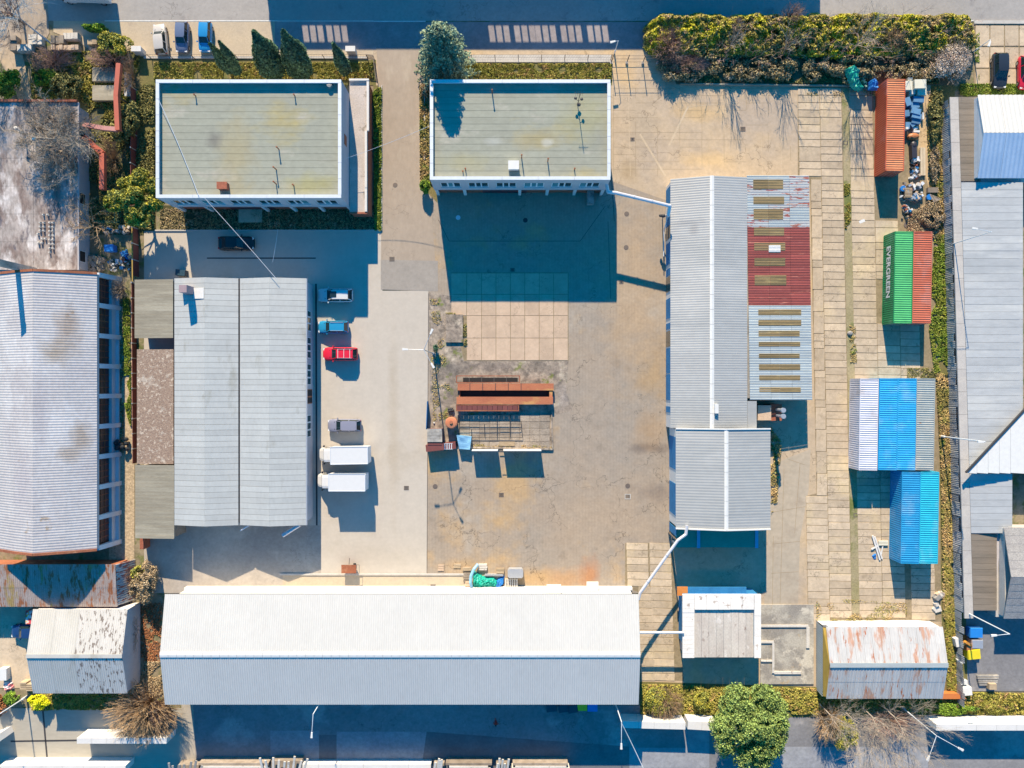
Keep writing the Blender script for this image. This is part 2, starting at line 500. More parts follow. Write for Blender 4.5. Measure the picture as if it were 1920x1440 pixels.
M['pipe'] = plain("pipe_cladding", (.70, .68, .70), rough=.35, metal=.35)
M['blue_paint'] = mat("blue_paint", (.03, .20, .42), (.02, .15, .34), ns=.6, fine=.08)
M['tarp_g'] = mat("green_tarpaulin", (.02, .42, .30), (.015, .30, .24), ns=2, fine=.15, rough=.4)
M['tarp_b'] = mat("blue_tarpaulin", (.03, .22, .60), (.02, .15, .45), ns=2, fine=.15, rough=.4)
M['tarp_lb'] = mat("light_blue_tarpaulin", (.26, .52, .72), (.22, .45, .66), ns=2, fine=.1, rough=.4)
M['bark'] = mat("bark", (.16, .12, .09), (.10, .075, .055), ns=3, fine=.2)
M['twig'] = mat("pale_twigs", (.40, .34, .28), (.30, .25, .2), ns=1.5, fine=.15, island=.3)
M['twig_w'] = mat("white_birch_bark", (.62, .60, .58), (.46, .44, .42), ns=1.5, fine=.15, island=.2)
M['twig_p'] = mat("pinkish_twigs", (.40, .27, .22), (.30, .2, .16), ns=1.5, fine=.15, island=.3)
M['twig_o'] = mat("tan_twigs", (.46, .33, .2), (.33, .22, .13), ns=1.5, fine=.15, island=.3)
M['lf_hedge'] = leafmat("hedge_leaves", (.22, .18, .06), (.34, .32, .02), (.30, .22, .14))
M['lf_dark'] = leafmat("undergrowth_leaves", (.17, .145, .08), (.24, .195, .10), (.33, .25, .17))
M['lf_spruce'] = leafmat("spruce_needles", (.085, .145, .105), (.15, .20, .13), (.22, .22, .11), ns=.8)
M['lf_cyp'] = leafmat("cypress_needles", (.035, .085, .05), (.06, .11, .05), (.02, .045, .035), ns=.9)
M['lf_tree'] = leafmat("maple_leaves", (.16, .22, .055), (.11, .16, .045), (.22, .26, .07), ns=.8)
M['lf_yg'] = leafmat("yellow_green_leaves", (.26, .24, .03), (.13, .15, .04), (.33, .28, .03), ns=.6)
M['lf_olive'] = leafmat("olive_leaves", (.13, .13, .045), (.20, .175, .06), (.08, .09, .03), ns=.5)
M['lf_green'] = leafmat("fresh_green_leaves", (.09, .17, .02), (.15, .23, .02), (.05, .09, .02), ns=.5)
M['lf_yellow'] = leafmat("yellow_blossom", (.75, .60, .01), (.68, .5, .01), (.80, .66, .02), ns=1)
M['lf_dry'] = leafmat("dry_brush", (.27, .20, .12), (.20, .155, .09), (.32, .26, .17), ns=.8)
M['lf_pink'] = leafmat("pinkish_brush", (.33, .235, .20), (.26, .18, .155), (.2, .15, .12), ns=.8)
M['lf_blossom'] = leafmat("white_blossom", (.50, .43, .36), (.38, .32, .27), (.25, .2, .16), ns=1.3)
M['grass'] = leafmat("grass_blades", (.17, .17, .03), (.24, .21, .045), (.30, .19, .08), ns=.6)
M['grass_g'] = leafmat("green_grass_blades", (.11, .17, .02), (.18, .21, .03), (.22, .18, .06), ns=.5)
M['grass_d'] = leafmat("dry_grass_blades", (.34, .24, .11), (.22, .19, .06), (.16, .19, .04), ns=.35)

# ---------------------------------------------------------------- the ground and everything laid on it
g = MB()
g.add([(-1500, -1500, -.06), (1500, -1500, -.06), (1500, 1500, -.06), (-1500, 1500, -.06)], [(0, 1, 2, 3)])
tag(g.build("ground", M['dirt']), kind="structure")
flat("street", rect(-900, -110, 2800, 39), -.03, M['asphalt_n'])
flat("parking_strip", [(100, 39), (700, 39), (700, 106), (185, 106), (150, 80), (100, 60)], -.02, mat("parking_concrete", (.50, .41, .29), (.44, .37, .28), ns=.2, fine=.1, fs=5, stain=((.40, .33, .25), .4, .56, .7)))
flat("parking_lane", [(515, 41), (1260, 41), (1260, 93), (515, 93)], -.012, M['asphalt_p'])
flat("pavement_north", [(640, 93), (1260, 93), (1260, 160), (640, 160)], -.022, M['sand'])
flat("entrance_road", [(700, 91), (797, 91), (797, 300), (806, 360), (820, 540), (714, 540), (716, 300), (706, 92)], 0.0, M['entry'])
flat("entrance_road_patch", [(714, 487), (821, 489), (821, 546), (714, 543)], .006, M['entry2'])
flat("yard_west", [(270, 433), (717, 433), (717, 545), (803, 545), (800, 1076), (602, 1076), (602, 985), (270, 985)], -.006, M['light'])
flat("yard_southwest", [(270, 985), (602, 985), (602, 1076), (900, 1076), (900, 1112), (270, 1112)], -.008, M['light2'])
flat("yard_ramp", [(530, 1078), (890, 1078), (890, 1108), (530, 1108)], -.002, mat("ramp_concrete", (.52, .43, .31), (.45, .38, .29), ns=.3, fine=.08))
flat("yard_centre", [(803, 545), (821, 540), (800, 340), (1148, 340), (1262, 380), (1262, 1112), (800, 1112)], -.004, M['pave'])
flat("yard_east", [(1146, 105), (1500, 150), (1790, 160), (1815, 1320), (1200, 1320), (1200, 1112), (1262, 1112), (1262, 380), (1146, 350)], -.014, M['sand'])
flat("concrete_strip", [(1448, 870), (1520, 842), (1516, 920), (1500, 1010), (1496, 1150), (1432, 1150), (1440, 1000)], -.003, mat("strip_concrete", (.45, .38, .29), (.40, .345, .27), ns=.15, fine=.1, stain=((.36, .3, .23), .3, .56, .7)))
flat("worn_concrete", [(804, 548), (850, 556), (870, 676), (1066, 676), (1062, 735), (1075, 770), (1034, 780), (1034, 842), (808, 842)], .002, M['worn'])
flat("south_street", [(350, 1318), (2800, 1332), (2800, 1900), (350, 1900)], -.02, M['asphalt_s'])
flat("south_path", [(340, 1316), (362, 1316), (368, 1440), (370, 1900), (344, 1900)], -.005, mat("path_concrete", (.42, .38, .32), (.33, .30, .25), ns=.7, fine=.15))
flat("loading_yard_southwest", [(-900, 1328), (342, 1328), (348, 1900), (-900, 1900)], -.012, mat("smooth_concrete", (.40, .375, .315), (.36, .335, .285), ns=.15, fs=2.6, mid=.04, fine=.06, stretch=(.25, 1, 1), stain=((.46, .42, .33), .2, .55, .65)))
flat("garage_apron", [(-400, 1130), (62, 1130), (62, 1290), (-400, 1290)], -.012, M['slab'])
flat("gravel_path", [(204, 560), (252, 560), (252, 1330), (232, 1330), (236, 1060), (204, 1060)], -.016, M['gravel'])
flat("service_yard_east", [(1796, 1140), (2500, 1140), (2500, 1296), (1800, 1296)], -.01, M['asphalt_s'])
flat("parking_north_east", [(1826, 39), (2700, 39), (2700, 160), (1826, 160)], -.024, M['jointsoil'])
flat("lawn_west", [(262, 106), (292, 106), (292, 440), (262, 440)], -.012, M['lawn'])
flat("lawn_front_west", [(262, 112), (705, 112), (705, 160), (262, 160)], -.014, M['lawn'])
flat("lawn_front_middle", [(797, 118), (1148, 118), (1148, 160), (797, 160)], -.012, M['lawn'])
flat("lawn_beside_entrance", [(700, 160), (717, 160), (717, 433), (700, 433)], -.008, M['lawn'])
flat("lawn_by_office", [(786, 160), (808, 160), (820, 380), (790, 350)], .003, M['lawn'])
flat("planting_bed", [(300, 385), (717, 385), (717, 433), (300, 433)], -.003, mat("bed_soil", (.05, .06, .02), (.09, .07, .04), ns=.8, fine=.3))
flat("verge_east", [(1745, 160), (1790, 160), (1815, 1320), (1768, 1320), (1758, 700), (1748, 600)], -.009, M['lawn'])
flat("verge_south", [(1200, 1278), (1930, 1300), (1930, 1345), (1200, 1345)], -.007, M['lawn'])
flat("hedge_bed", [(1232, 56), (1830, 50), (1790, 160), (1268, 158)], -.010, mat("hedge_soil", (.20, .16, .10), (.13, .11, .06), ns=.8, fine=.3))
flat("garden_northwest", [(60, 95), (262, 95), (262, 440), (60, 440)], -.013, mat("garden_soil", (.14, .12, .07), (.09, .10, .03), ns=.4, fine=.3))
flat("dirt_track_northwest", [(-400, -20), (88, -20), (92, 62), (78, 90), (-400, 100)], -.015, mat("dirt_track", (.38, .32, .26), (.30, .25, .2), ns=.3, fine=.15, stretch=(2, .5, 1)))
flat("garden_path", [(38, 85), (75, 240), (60, 240), (-20, 70)], -.008, M['sand'])

# painted lines, kerbs
ln = MB()
for a, b_ in (((196, 39), (700, 39.5)), ((520, 40), (798, 42)), ((1260, 39), (1840, 40))):
    p, q = P(*a), P(*b_)
    ln.box(p.x, p.y - .07, -.004, q.x, p.y + .07, .002)
tag(ln.build("road_marking", M['white_line']), kind="structure")
k = MB()
for (x0, y0, x1, y1) in ((1826, 39, 2300, 45), (270, 106, 690, 110), (880, 103, 1146, 117)):
    p, q = P(x0, y0), P(x1, y1)
    k.box(p.x, q.y, -.03, q.x, p.y, .11)
tag(k.build("kerb", M['kerb']), kind="structure")
k = MB()
for (x0, y0, x1, y1) in ((525, 1075, 885, 1078.5), (715, 160, 717, 433), (716, 431, 290, 433.5), (795, 150, 797, 300)):
    p, q = P(x0, y0), P(x1, y1)
    k.box(p.x, q.y, -.03, q.x, p.y, .12)
tag(k.build("yard_kerb", M['kerb']), kind="structure")
# asphalt repairs in the south street
for i, (pts, m) in enumerate((
        (rect(598, 1378, 634, 1440), 'patch'), (rect(631, 1372, 800, 1436), 'patch_l'), (rect(507, 1370, 598, 1440), 'patch_l'),
        ([(800, 1372), (1180, 1400), (1180, 1440), (790, 1440)], 'patch'), (rect(1285, 1362, 1330, 1440), 'patch_l'),
        (rect(1180, 1402, 1285, 1440), 'patch_l'), (rect(1415, 1400, 1740, 1440), 'patch_l'))):
    flat("road_patch", pts, -.013 + .0012 * i, M[m])
# dark joints
j = MB()
for a, b_ in (((80, 1328), (90, 1440)), ((20, 1390), (152, 1388)), ):
    j.bar(P(*a, -.006), P(*b_, -.006), .22, .02)
tag(j.build("expansion_joint", M['iron_d']), kind="structure")
j = MB()
for a, b_ in (((388, 484), (592, 484)), ):
    j.bar(P(*a, .0), P(*b_, .0), .16, .03)
for a, b_ in (((592.5, 532), (594, 985)), ):
    j.bar(P(*a, .0), P(*b_, .0), .22, .04)
for a, b_ in (((842, 452), (1088, 452)), ((1088, 452), (1135, 386)), ((842, 452), (822, 412)), 
              ((803.5, 550), (800.5, 1076)), ((1140, 415), (1145, 560)), ((1146, 330), (1152, 415))):
    j.bar(P(*a, .0), P(*b_, .0), .06, .012)
tag(j.build("drain_channel", M['iron_d']), kind="structure")
# surface scars in the eastern yard
sc_ = MB()
for a, b_ in (((1200, 252), (1248, 330)), ((1255, 272), (1290, 200)), ((1290, 200), (1390, 192)), ((1462, 170), (1466, 330)), ((1178, 165), (1182, 330)), ((1427, 250), (1430, 330)), ((1384, 160), (1386, 330))):
    sc_.bar(P(*a, -.012), P(*b_, -.012), .26 if a[0] in (1200, 1255) else .06, .01)
tag(sc_.build("concrete_scar", mat("scar", (.54, .44, .31), (.48, .385, .27), ns=1, mid=.08)), kind="structure")

# faint joints of the older apron
jt_ = MB()
for i in range(9):
    x = 1150 + 41.5 * i
    y = 165
    while y < 330:
        y2 = y + random.uniform(14, 60)
        if random.random() < .55: jt_.bar(P(x, y, -.012), P(x + .3, min(y2, 331), -.012), .045, .006)
        y = y2
for jj in range(15):
    y = 124 + 13.8 * jj
    for i in range(9):
        if random.random() < (.75 if i < 2 else .3) and not (y < 160 and i > 1): jt_.bar(P(1150 + 41.5 * i, y, -.012), P(1150 + 41.5 * (i + 1), y, -.012), .04, .006)
for (xa, ya, xb, yb) in ((1450, 1005, 1448, 1150), (1470, 880, 1462, 1150), (1450, 960, 1510, 950), (1448, 1020, 1500, 1015), (1446, 1075, 1497, 1072), (1500, 870, 1490, 1000), (1475, 860, 1510, 872)):
    jt_.bar(P(xa, ya, 0), P(xb, yb, 0), .05, .008)
tag(jt_.build("slab_joint", mat("joint_shade", (.36, .28, .18), (.28, .22, .14), ns=1)), kind="structure")

# ---- slabs one can pick apart
SLAB = {}
def slab_mesh(lx, ly, m, key, h=.05):
    if key not in SLAB:
        b = MB()
        e = .02
        b.hexa([(-lx / 2, -ly / 2, -h), (lx / 2, -ly / 2, -h), (lx / 2, ly / 2, -h), (-lx / 2, ly / 2, -h)],
               [(-lx / 2 + e, -ly / 2 + e, 0), (lx / 2 - e, -ly / 2 + e, 0), (lx / 2 - e, ly / 2 - e, 0), (-lx / 2 + e, ly / 2 - e, 0)])
        me = bpy.data.meshes.new("concrete_slab")
        me.from_pydata(b.v, [], b.f); me.materials.append(m)
        SLAB[key] = me
    return SLAB[key]

def bed(name, pts, z, m):
    o = flat(name, pts, z, m)
    return o

east_bed = bed("slab_yard", [(1496, 160), (1690, 160), (1760, 420), (1760, 700), (1765, 1165), (1515, 1165), (1511, 930), (1531, 925), (1519, 345), (1496, 330)], .0, M['jointsoil'])
ang = -math.atan(.02)
skip_e = []
def covered(x, y):
    if 1648 < x < 1706 and 165 < y < 335: return True
    if 1664 < x < 1752 and 445 < y < 606: return True
    if 1606 < x < 1760 and 722 < y < 880: return True
    if 1682 < x < 1760 and 882 < y < 1050: return True
    if x < 1524 and 340 < y < 750: return True
    if 1655 < x and y < 420 : return True
    return False
cols = [(1496, 1537, 165, 330, 1), (1517, 1537, 336, 925, 3), (1496, 1537, 930, 1152, 1), (1537, 1578, 165, 1152, 1),
        (1592, 1636, 165, 1152, 1), (1636, 1679, 165, 1152, 1), (1679, 1716, 608, 706, 1), (1690, 1735, 1052, 1150, 1)]
nslab = 0
for (xa, xb, ya, yb, k_) in cols[-2:] + cols[:-2]:
    y = ya
    off = random.uniform(0, 8)
    while y < yb:
        step = 13.8 * k_ if k_ == 1 or random.random() < .6 else 13.8
        if random.random() < .12 and k_ == 1: step *= 2
        yc = y + step / 2
        sh = .02 * (yc - 200)
        xc = (xa + xb) / 2 + sh
        if not covered(xc, yc) and nslab < 300:
            wpx = (xb - xa)
            me = slab_mesh(wpx / SC - .055, step / SC - .055, M['slab'], ("e", wpx, round(step)), .06)
            p = P(xc, yc)
            link_copy(me, "concrete_slab", east_bed, (p.x + random.uniform(-.015, .015), p.y, .045 + random.uniform(-.008, .012)), ang + random.uniform(-.004, .004))
            nslab += 1
        y += step
flat("grass_gutter", [(1578, 165), (1592, 165), (1596, 345), (1612, 1150), (1597, 1150), (1582, 345)], .018, mat("gutter_soil", (.36, .30, .19), (.27, .24, .12), ns=.3, fine=.25, fs=5, stain=((.15, .17, .05), .16, .52, .6)))

west_bed = bed("slab_lane", [(1172, 1018), (1262, 1018), (1282, 1276), (1200, 1276), (1200, 1112), (1172, 1100)], .0, M['jointsoil'])
for r_ in range(19):
    y = 1018 + r_ * 13.6
    for (xa, xb) in ((1174, 1215), (1217, 1258)):
        xc, yc = (xa + xb) / 2 + .03 * (y - 1018), y + 6.8
        if yc > 1100 and xa == 1174:
            xc += 13; wpx = 27
        else: wpx = 41
        me = slab_mesh(wpx / SC - .06, 13.6 / SC - .06, M['slab'], ("w", wpx), .06)
        p = P(xc, yc)
        link_copy(me, "concrete_slab", west_bed, (p.x, p.y, .04 + random.uniform(-.006, .01)), -.03)

mid_bed = bed("beige_slab_field", [(846, 511), (1066, 511), (1066, 677), (870, 677), (852, 600)], .004, M['jointsoil'])
xs = [846, 875, 903, 930, 957, 984, 1011, 1038, 1065]
ys = [512, 552, 592, 634, 676]
for a, b_ in zip(xs, xs[1:]):
    for c, d in zip(ys, ys[1:]):
        if a < 870 and c > 580: continue
        me = slab_mesh((b_ - a) / SC - .045, (d - c) / SC - .045, M['slab_b'], ("m", b_ - a, d - c), .05)
        p = P((a + b_) / 2, (c + d) / 2)
        link_copy(me, "concrete_slab", mid_bed, (p.x, p.y, .035 + random.uniform(-.004, .006)))
ne = bpy.data.objects["parking_north_east"]
for ix in range(4):
    for iy in range(3):
        me = slab_mesh(27 / SC - .1, 40 / SC - .12, M['slab'], ("ne",), .06)
        p = P(1842 + ix * 27.5, 67 + iy * 41)
        link_copy(me, "concrete_slab", ne, (p.x, p.y, .03 + random.uniform(-.005, .01)))
# covers in the paving
def cover(kind, px, py, s, m, label, grp=None):
    p = P(px, py)
    b = MB()
    if kind == 'round':
        b.tube((p.x, p.y, -.02), (p.x, p.y, .018), s, s, 20)
        o = b.build("manhole_cover", M[m]); tag(o, label, "manhole cover", grp)
    else:
        t = thing("drain_grate", label, "drain grate", (p.x, p.y, 0), grp)
        f = MB()
        for u in (-1, 1):
            f.box(p.x + u * s - .05, p.y - s, -.02, p.x + u * s + .05, p.y + s, .02)
            f.box(p.x - s + .052, p.y + u * (s - .05) - .05, -.02, p.x + s - .052, p.y + u * (s - .05) + .05, .02)
        f.build("grate_frame", M['kerb' if m == 'kerb' else 'iron'], t)
        g_ = MB()
        for i in range(4):
            x = p.x - s + .12 + i * (2 * s - .24) / 3
            g_.box(x - .04, p.y - s + .1, -.02, x + .04, p.y + s - .1, .012)
        g_.build("grate_bars", M['iron_d'], t)
cover('round', 741, 347, .32, 'iron', "round manhole cover in the entrance road beside the office")
cover('round', 859, 408, .32, 'trim', "pale round manhole cover in the shaded yard")
cover('round', 985, 413, .32, 'iron_d', "dark round manhole cover in the middle of the shaded yard")
cover('round', 1175, 401, .33, 'iron', "upper of two round covers in the sandy strip by the shadow edge")
cover('round', 1174, 464, .33, 'iron', "lower of two round covers in the sandy strip by the shadow edge")
cover('round', 816, 912, .33, 'iron', "round cover in the block paving beside the pale yard edge")
cover('round', 1177, 911, .33, 'iron', "round cover just above a framed grate near the striped wall")
cover('sq', 762, 915, .28, 'iron', "square drain grate in the pale yard near the two trucks")
cover('sq', 940, 928, .28, 'iron', "square drain grate south of the two upright boards")
cover('sq', 1177, 931, .36, 'kerb', "square grate with pale concrete frame near the striped wall")
cover('sq', 735, 486, .3, 'iron', "square drain grate in the entrance road patch")
cover('sq', 1165, 529, .24, 'iron', "square grate beside the corner of the big office shadow")
cover('sq', 961, 506, .26, 'iron', "square grate within the big office shadow")
cover('sq', 1605, 966, .28, 'iron', "square drain grate in the soil gutter south of the containers")
cover('sq', 1585, 268, .28, 'iron', "square drain grate in the soil gutter beside the orange container")
cover('sq', 1393, 242, .3, 'iron', "square grate in the sandy yard south of the hedge")
cover('sq', 1186, 261, .24, 'iron', "small grate in the sandy yard beside the right office")
cover('sq', 812, 1100, .3, 'iron', "square grate in the ramp below the long white hall")

# ---------------------------------------------------------------- buildings
def office(label, x0, x1, y0, y1, h, nwin, label_pane, special=(), group=None):
    """flat felt roof behind a metal coping, upper storey standing out over a recessed ground floor"""
    a, b_ = P(x0, y0, h), P(x1, y1, h)
    X0, X1, Y1, Y0 = a.x, b_.x, a.y, b_.y       # Y1 north, Y0 south
    t = thing("office_building", label, "office building", ((X0 + X1) / 2, (Y0 + Y1) / 2, 0), group)
    w = MB()
    T = .3
    w.box(X0 + .02, Y1 - T, 0, X1 - .02, Y1 - .02, h - .14)
    w.box(X0 + .02, Y0 + .4, 0, X0 + T, Y1 - T - .003, h - .14)
    w.box(X1 - T, Y0 + .4, 0, X1 - .02, Y1 - T - .003, h - .14)
    # south wall of the upper storey with window openings
    z0, z1 = 3.9, 6.0
    w.box(X0 + .02, Y0 + .02, 2.75, X1 - .02, Y0 + .397, z0)
    w.box(X0 + .02, Y0 + .02, z1, X1 - .02, Y0 + .397, h - .14)
    L_ = X1 - X0
    pitch = (L_ - 1.2) / nwin
    gap = .95
    edges = [X0 + .02]
    wins = []
    for i in range(nwin):
        s = X0 + .6 + i * pitch + gap / 2
        e = s + pitch - gap
        w.box(edges[-1], Y0 + .02, z0, s, Y0 + .397, z1)
        edges.append(e); wins.append((s, e))
    w.box(edges[-1], Y0 + .02, z0, X1 - .02, Y0 + .397, z1)
    w.box(X0 + T + .003, Y0 + .4, 2.6, X1 - T - .003, Y0 + 1.5, 2.75)
    w.build("wall", M['plaster'], t)
    gf = MB()
    gf.box(X0 + T + .003, Y0 + .42, 0, X1 - T - .003, Y0 + .6, 2.597)
    gf.build("ground_floor_wall", M['brick'], t)
    gd = MB(); gd.box((X0 + X1) / 2 - 5, Y0 + .36, 0, (X0 + X1) / 2 + 1, Y0 + .417, 2.4)
    gd.build("garage_door", plain("maroon_door", (.12, .035, .04)), t)
    for i in range(nwin + 1):
        if i in (2, ): continue
        x = X0 + .3 + (L_ - .6) * i / nwin
        p = MB(); p.box(x - .2, Y0 + .05, 0, x + .2, Y0 + .355, 2.747); p.build("pillar", M['white_wall'], t)
    for wi, (s, e) in enumerate(wins):
        fr = MB()
        fr.box(s, Y0 + .1, z0, e, Y0 + .2, z0 + .12); fr.box(s, Y0 + .1, z1 - .12, e, Y0 + .2, z1)
        q = (e - s)
        for u in (0, .36, .64, 1):
            x = s + q * u
            xx0, xx1 = (x, x + .12) if u == 0 else ((x - .12, x) if u == 1 else (x - .09, x + .09))
            fr.box(xx0, Y0 + .09, z0 + .123, xx1, Y0 + .21, z1 - .123)
        fr.box(s, Y0 - .03, z0 - .1, e, Y0 + .095, z0 - .003)
        wo = fr.build("window", M['frame'], t)
        for (u0, u1) in ((0, .36), (.36, .64), (.64, 1)):
            pn = MB(); pn.box(s + q * u0 + .1, Y0 + .14, z0 + .1, s + q * u1 - .1, Y0 + .16, z1 - .1)
            pn.build("pane", M['glass_t' if wi in special or random.random() < .12 else 'glass_d'], wo)
    # roof: base plus felt strips, each a piece
    rb = MB(); rb.box(X0 + T, Y0 + .4, h - .75, X1 - T, Y1 - T, h - .62)
    rbo = rb.build("roof", M['felt_base'], t)
    n = round((Y1 - Y0 - .8) / .86)
    for i in range(n):
        ya = Y0 + .42 + (Y1 - Y0 - .42 - T) * i / n
        yb = Y0 + .42 + (Y1 - Y0 - .42 - T) * (i + 1) / n
        s_ = MB()
        dz = random.uniform(0, .012)
        s_.hexa([(X0 + T + .01, ya + .012, h - .62), (X1 - T - .01, ya + .012, h - .62), (X1 - T - .01, yb - .01, h - .62), (X0 + T + .01, yb - .01, h - .62)],
                [(X0 + T + .01, ya + .018, h - .58 + dz), (X1 - T - .01, ya + .018, h - .58 + dz), (X1 - T - .01, yb - .015, h - .575 + dz), (X0 + T + .01, yb - .015, h - .575 + dz)])
        s_.build("felt_strip", M['felt'], rbo)
    # coping in lengths
    cw = .42
    def cope(xa, ya, xb, yb):
        c_ = MB(); c_.box(xa, ya, h - .14, xb, yb, h + random.uniform(0, .01))
        c_.build("coping", M['trim'], t)
    m = 5
    for i in range(m):
        xa = X0 + L_ * i / m; xb = X0 + L_ * (i + 1) / m - .03
        cope(xa, Y1 - cw, xb, Y1); cope(xa, Y0, xb, Y0 + cw)
    W_ = Y1 - Y0 - 2 * cw
    for i in range(7):
        ya = Y0 + cw + .003 + W_ * i / 7; yb = Y0 + cw + W_ * (i + 1) / 7 - .03
        cope(X0, ya, X0 + cw, yb); cope(X1 - cw, ya, X1, yb)
    return t, (X0, X1, Y0, Y1)

def roof_vent(t, px, py, h, hh, r=.07, m='rust', name="vent_pipe"):
    p = P(px, py, h)
    b = MB(); b.tube((p.x, p.y, h - .05), (p.x, p.y, h + hh), r, r, 8)
    b.tube((p.x, p.y, h + hh), (p.x, p.y, h + hh + .08), r * 1.7, r * 1.2, 8)
    b.build(name, M[m], t)

HA = 7.4
tA, RA = office("flat roofed office left of the entrance road with a low brick annex", 292, 640, 149, 371, HA, 6, "", ())
hr = HA - .57
def hatch(t, px, py, h, sx, sy, hh, m, name="roof_hatch"):
    p = P(px, py, h)
    b = MB(); b.box(p.x - sx / 2, p.y - sy / 2, h, p.x + sx / 2, p.y + sy / 2, h + hh)
    b.box(p.x - sx / 2 - .05, p.y - sy / 2 - .05, h + hh, p.x + sx / 2 + .05, p.y + sy / 2 + .05, h + hh + .06)
    b.build(name, M[m], t)
hatch(tA, 421, 351, hr, 1.2, .8, .8, 'brick')
for (px, py, hh) in ((367, 180, .5), (553, 180, .5), (518, 318, 1.1), (518, 345, 1.1), (551, 348, .5), (523, 280, .9)):
    roof_vent(tA, px, py, hr, hh)
b = MB(); c = P(619, 161, hr); b.tube((c.x, c.y, hr), (c.x, c.y, hr + .5), .33, .33, 14); b.tube((c.x, c.y, hr + .5), (c.x, c.y, hr + .52), .2, .2, 14)
b.build("vent_cowl", M['concrete_grey'], tA)
# annex on the east side
an = MB()
a0, a1 = P(640, 152, 3.1), P(694, 397, 3.1)
xe = RA[1] + .02
an.box(xe, a1.y, 0, a1.x - .3, a0.y, 2.9); an.build("annex_wall", M['brick'], tA)
an = MB(); an.box(xe, a1.y - .05, 2.91, a1.x - .45, a0.y, 3.0); an.build("annex_roof", mat("annex_gravel_roof", (.52, .46, .42), (.44, .39, .35), ns=.5, fine=.15, fs=6, bump=.4, stains=[((.3, .26, .22), .8, .58, .66)]), tA)
for (ya, yb, xo) in ((a0.y, a0.y - 6.6, 0), (a0.y - 6.65, a1.y, -.25)):
    an = MB(); an.box(a1.x - .44 + xo, yb, 2.905, a1.x - .14 + xo, ya, 3.25); an.build("annex_coping", M['white_wall'], tA)
an = MB(); an.box(xe, a0.y + .003, 2.905, a1.x - .14, a0.y + .25, 3.3); an.build("annex_coping", M['white_wall'], tA)
an = MB(); an.box(xe, a1.y - .28, 2.905, a1.x - .4, a1.y - .053, 3.15); an.build("annex_coping", M['brick'], tA)
an = MB(); z_ = 4.6
an.box(RA[1] - .015, 30.9, z_, RA[1] + .03, 32.2, z_ + 1.2); an.build("side_window", M['brick'], tA)
an = MB(); p = P(470, 405); an.box(p.x - 1.6, p.y - .9, 0, p.x + 1.6, p.y + 1.5, .15); an.build("entrance_step", M['slab'], tA)

HC = 7.5
tC, RC = office("flat roofed office right of the entrance road with a dish antenna", 806, 1145, 149, 337, HC, 6, "", (3,))
hr = HC - .57
hatch(tC, 963, 313, hr, 1.25, 1.0, .8, 'white', "roof_fan_box")
for (px, py, hh) in ((978, 296, 1.2), (1027, 303, 1.2), (1077, 318, .5), (923, 175, 1.1), (873, 318, .5), (868, 322, .3)):
    roof_vent(tC, px, py, hr, hh)
b = MB(); c = P(1083, 196, hr)
b.tube((c.x, c.y, hr), (c.x, c.y, hr + 3.2), .05, .04, 6)
for (dx, dy, dz, r) in ((-.35, .4, 1.0, .2), (.4, .2, 1.2, .2), (.1, -.2, .5, .26)):
    b.ball((c.x + dx, c.y + dy, hr + dz), (r, r, .12), 10, 4)
    b.tube((c.x, c.y, hr + dz), (c.x + dx, c.y + dy, hr + dz), .03, .03, 5)
for i in range(5):
    b.tube((c.x - .5 + .2 * i, c.y - .1, hr + 2.9), (c.x - .5 + .2 * i, c.y + .5, hr + 2.9), .015, .015, 4)
b.tube((c.x - .6, c.y + .2, hr + 2.9), (c.x + .6, c.y + .2, hr + 2.9), .02, .02, 4)
b.build("antenna_mast", M['iron_d'], tC)
for (x0, x1, d, z) in ((1100, 1112, 1.4, 1.1),):
    p, q = P(x0, 366), P(x1, 366)
    b = MB(); b.box(p.x, p.y - d, 0, q.x, p.y + .35, z); b.build("side_porch", M['concrete_grey'], tC)

# ---- hall with two shallow gables (west yard)
def gable_y(t, xw, xr, xe, yn, ys, he_w, hr_, he_e, panels=None, m='roof', name="roof_sheet", gap=.03, thick=.05, colz=1, mats=None, jit=.012):
    """a gable whose ridge runs along y; px coordinates converted at each height; roof made of separate sheets"""
    W, R, E = P(xw, 720, he_w).x, P(xr, 720, hr_).x, P(xe, 720, he_e).x
    hm = (he_w + he_e) / 2
    N_, S_ = P(960, yn, hm).y, P(960, ys, hm).y
    n = panels
    for side, (xa, ha, xb, hb) in enumerate(((W, he_w, R, hr_), (R, hr_, E, he_e))):
        for c_ in range(colz):
            u0, u1 = c_ / colz, (c_ + 1) / colz
            xa_, xb_ = xa + (xb - xa) * u0, xa + (xb - xa) * u1
            ha_, hb_ = ha + (hb - ha) * u0, ha + (hb - ha) * u1
            for i in range(n):
                y1 = N_ + (S_ - N_) * i / n; y0 = N_ + (S_ - N_) * (i + 1) / n + gap
                dz = random.uniform(0, jit)
                dz2 = random.uniform(0, jit)
                s = MB()
                s.sheet((xa_ + .004, y0, ha_ + dz), (xb_ - .004, y0, hb_ + dz), (xb_ - .004, y1, hb_ + dz + dz2), (xa_ + .004, y1, ha_ + dz + dz2), thick)
                s.build(name, mats or M[m], t)
    return W, R, E, N_, S_

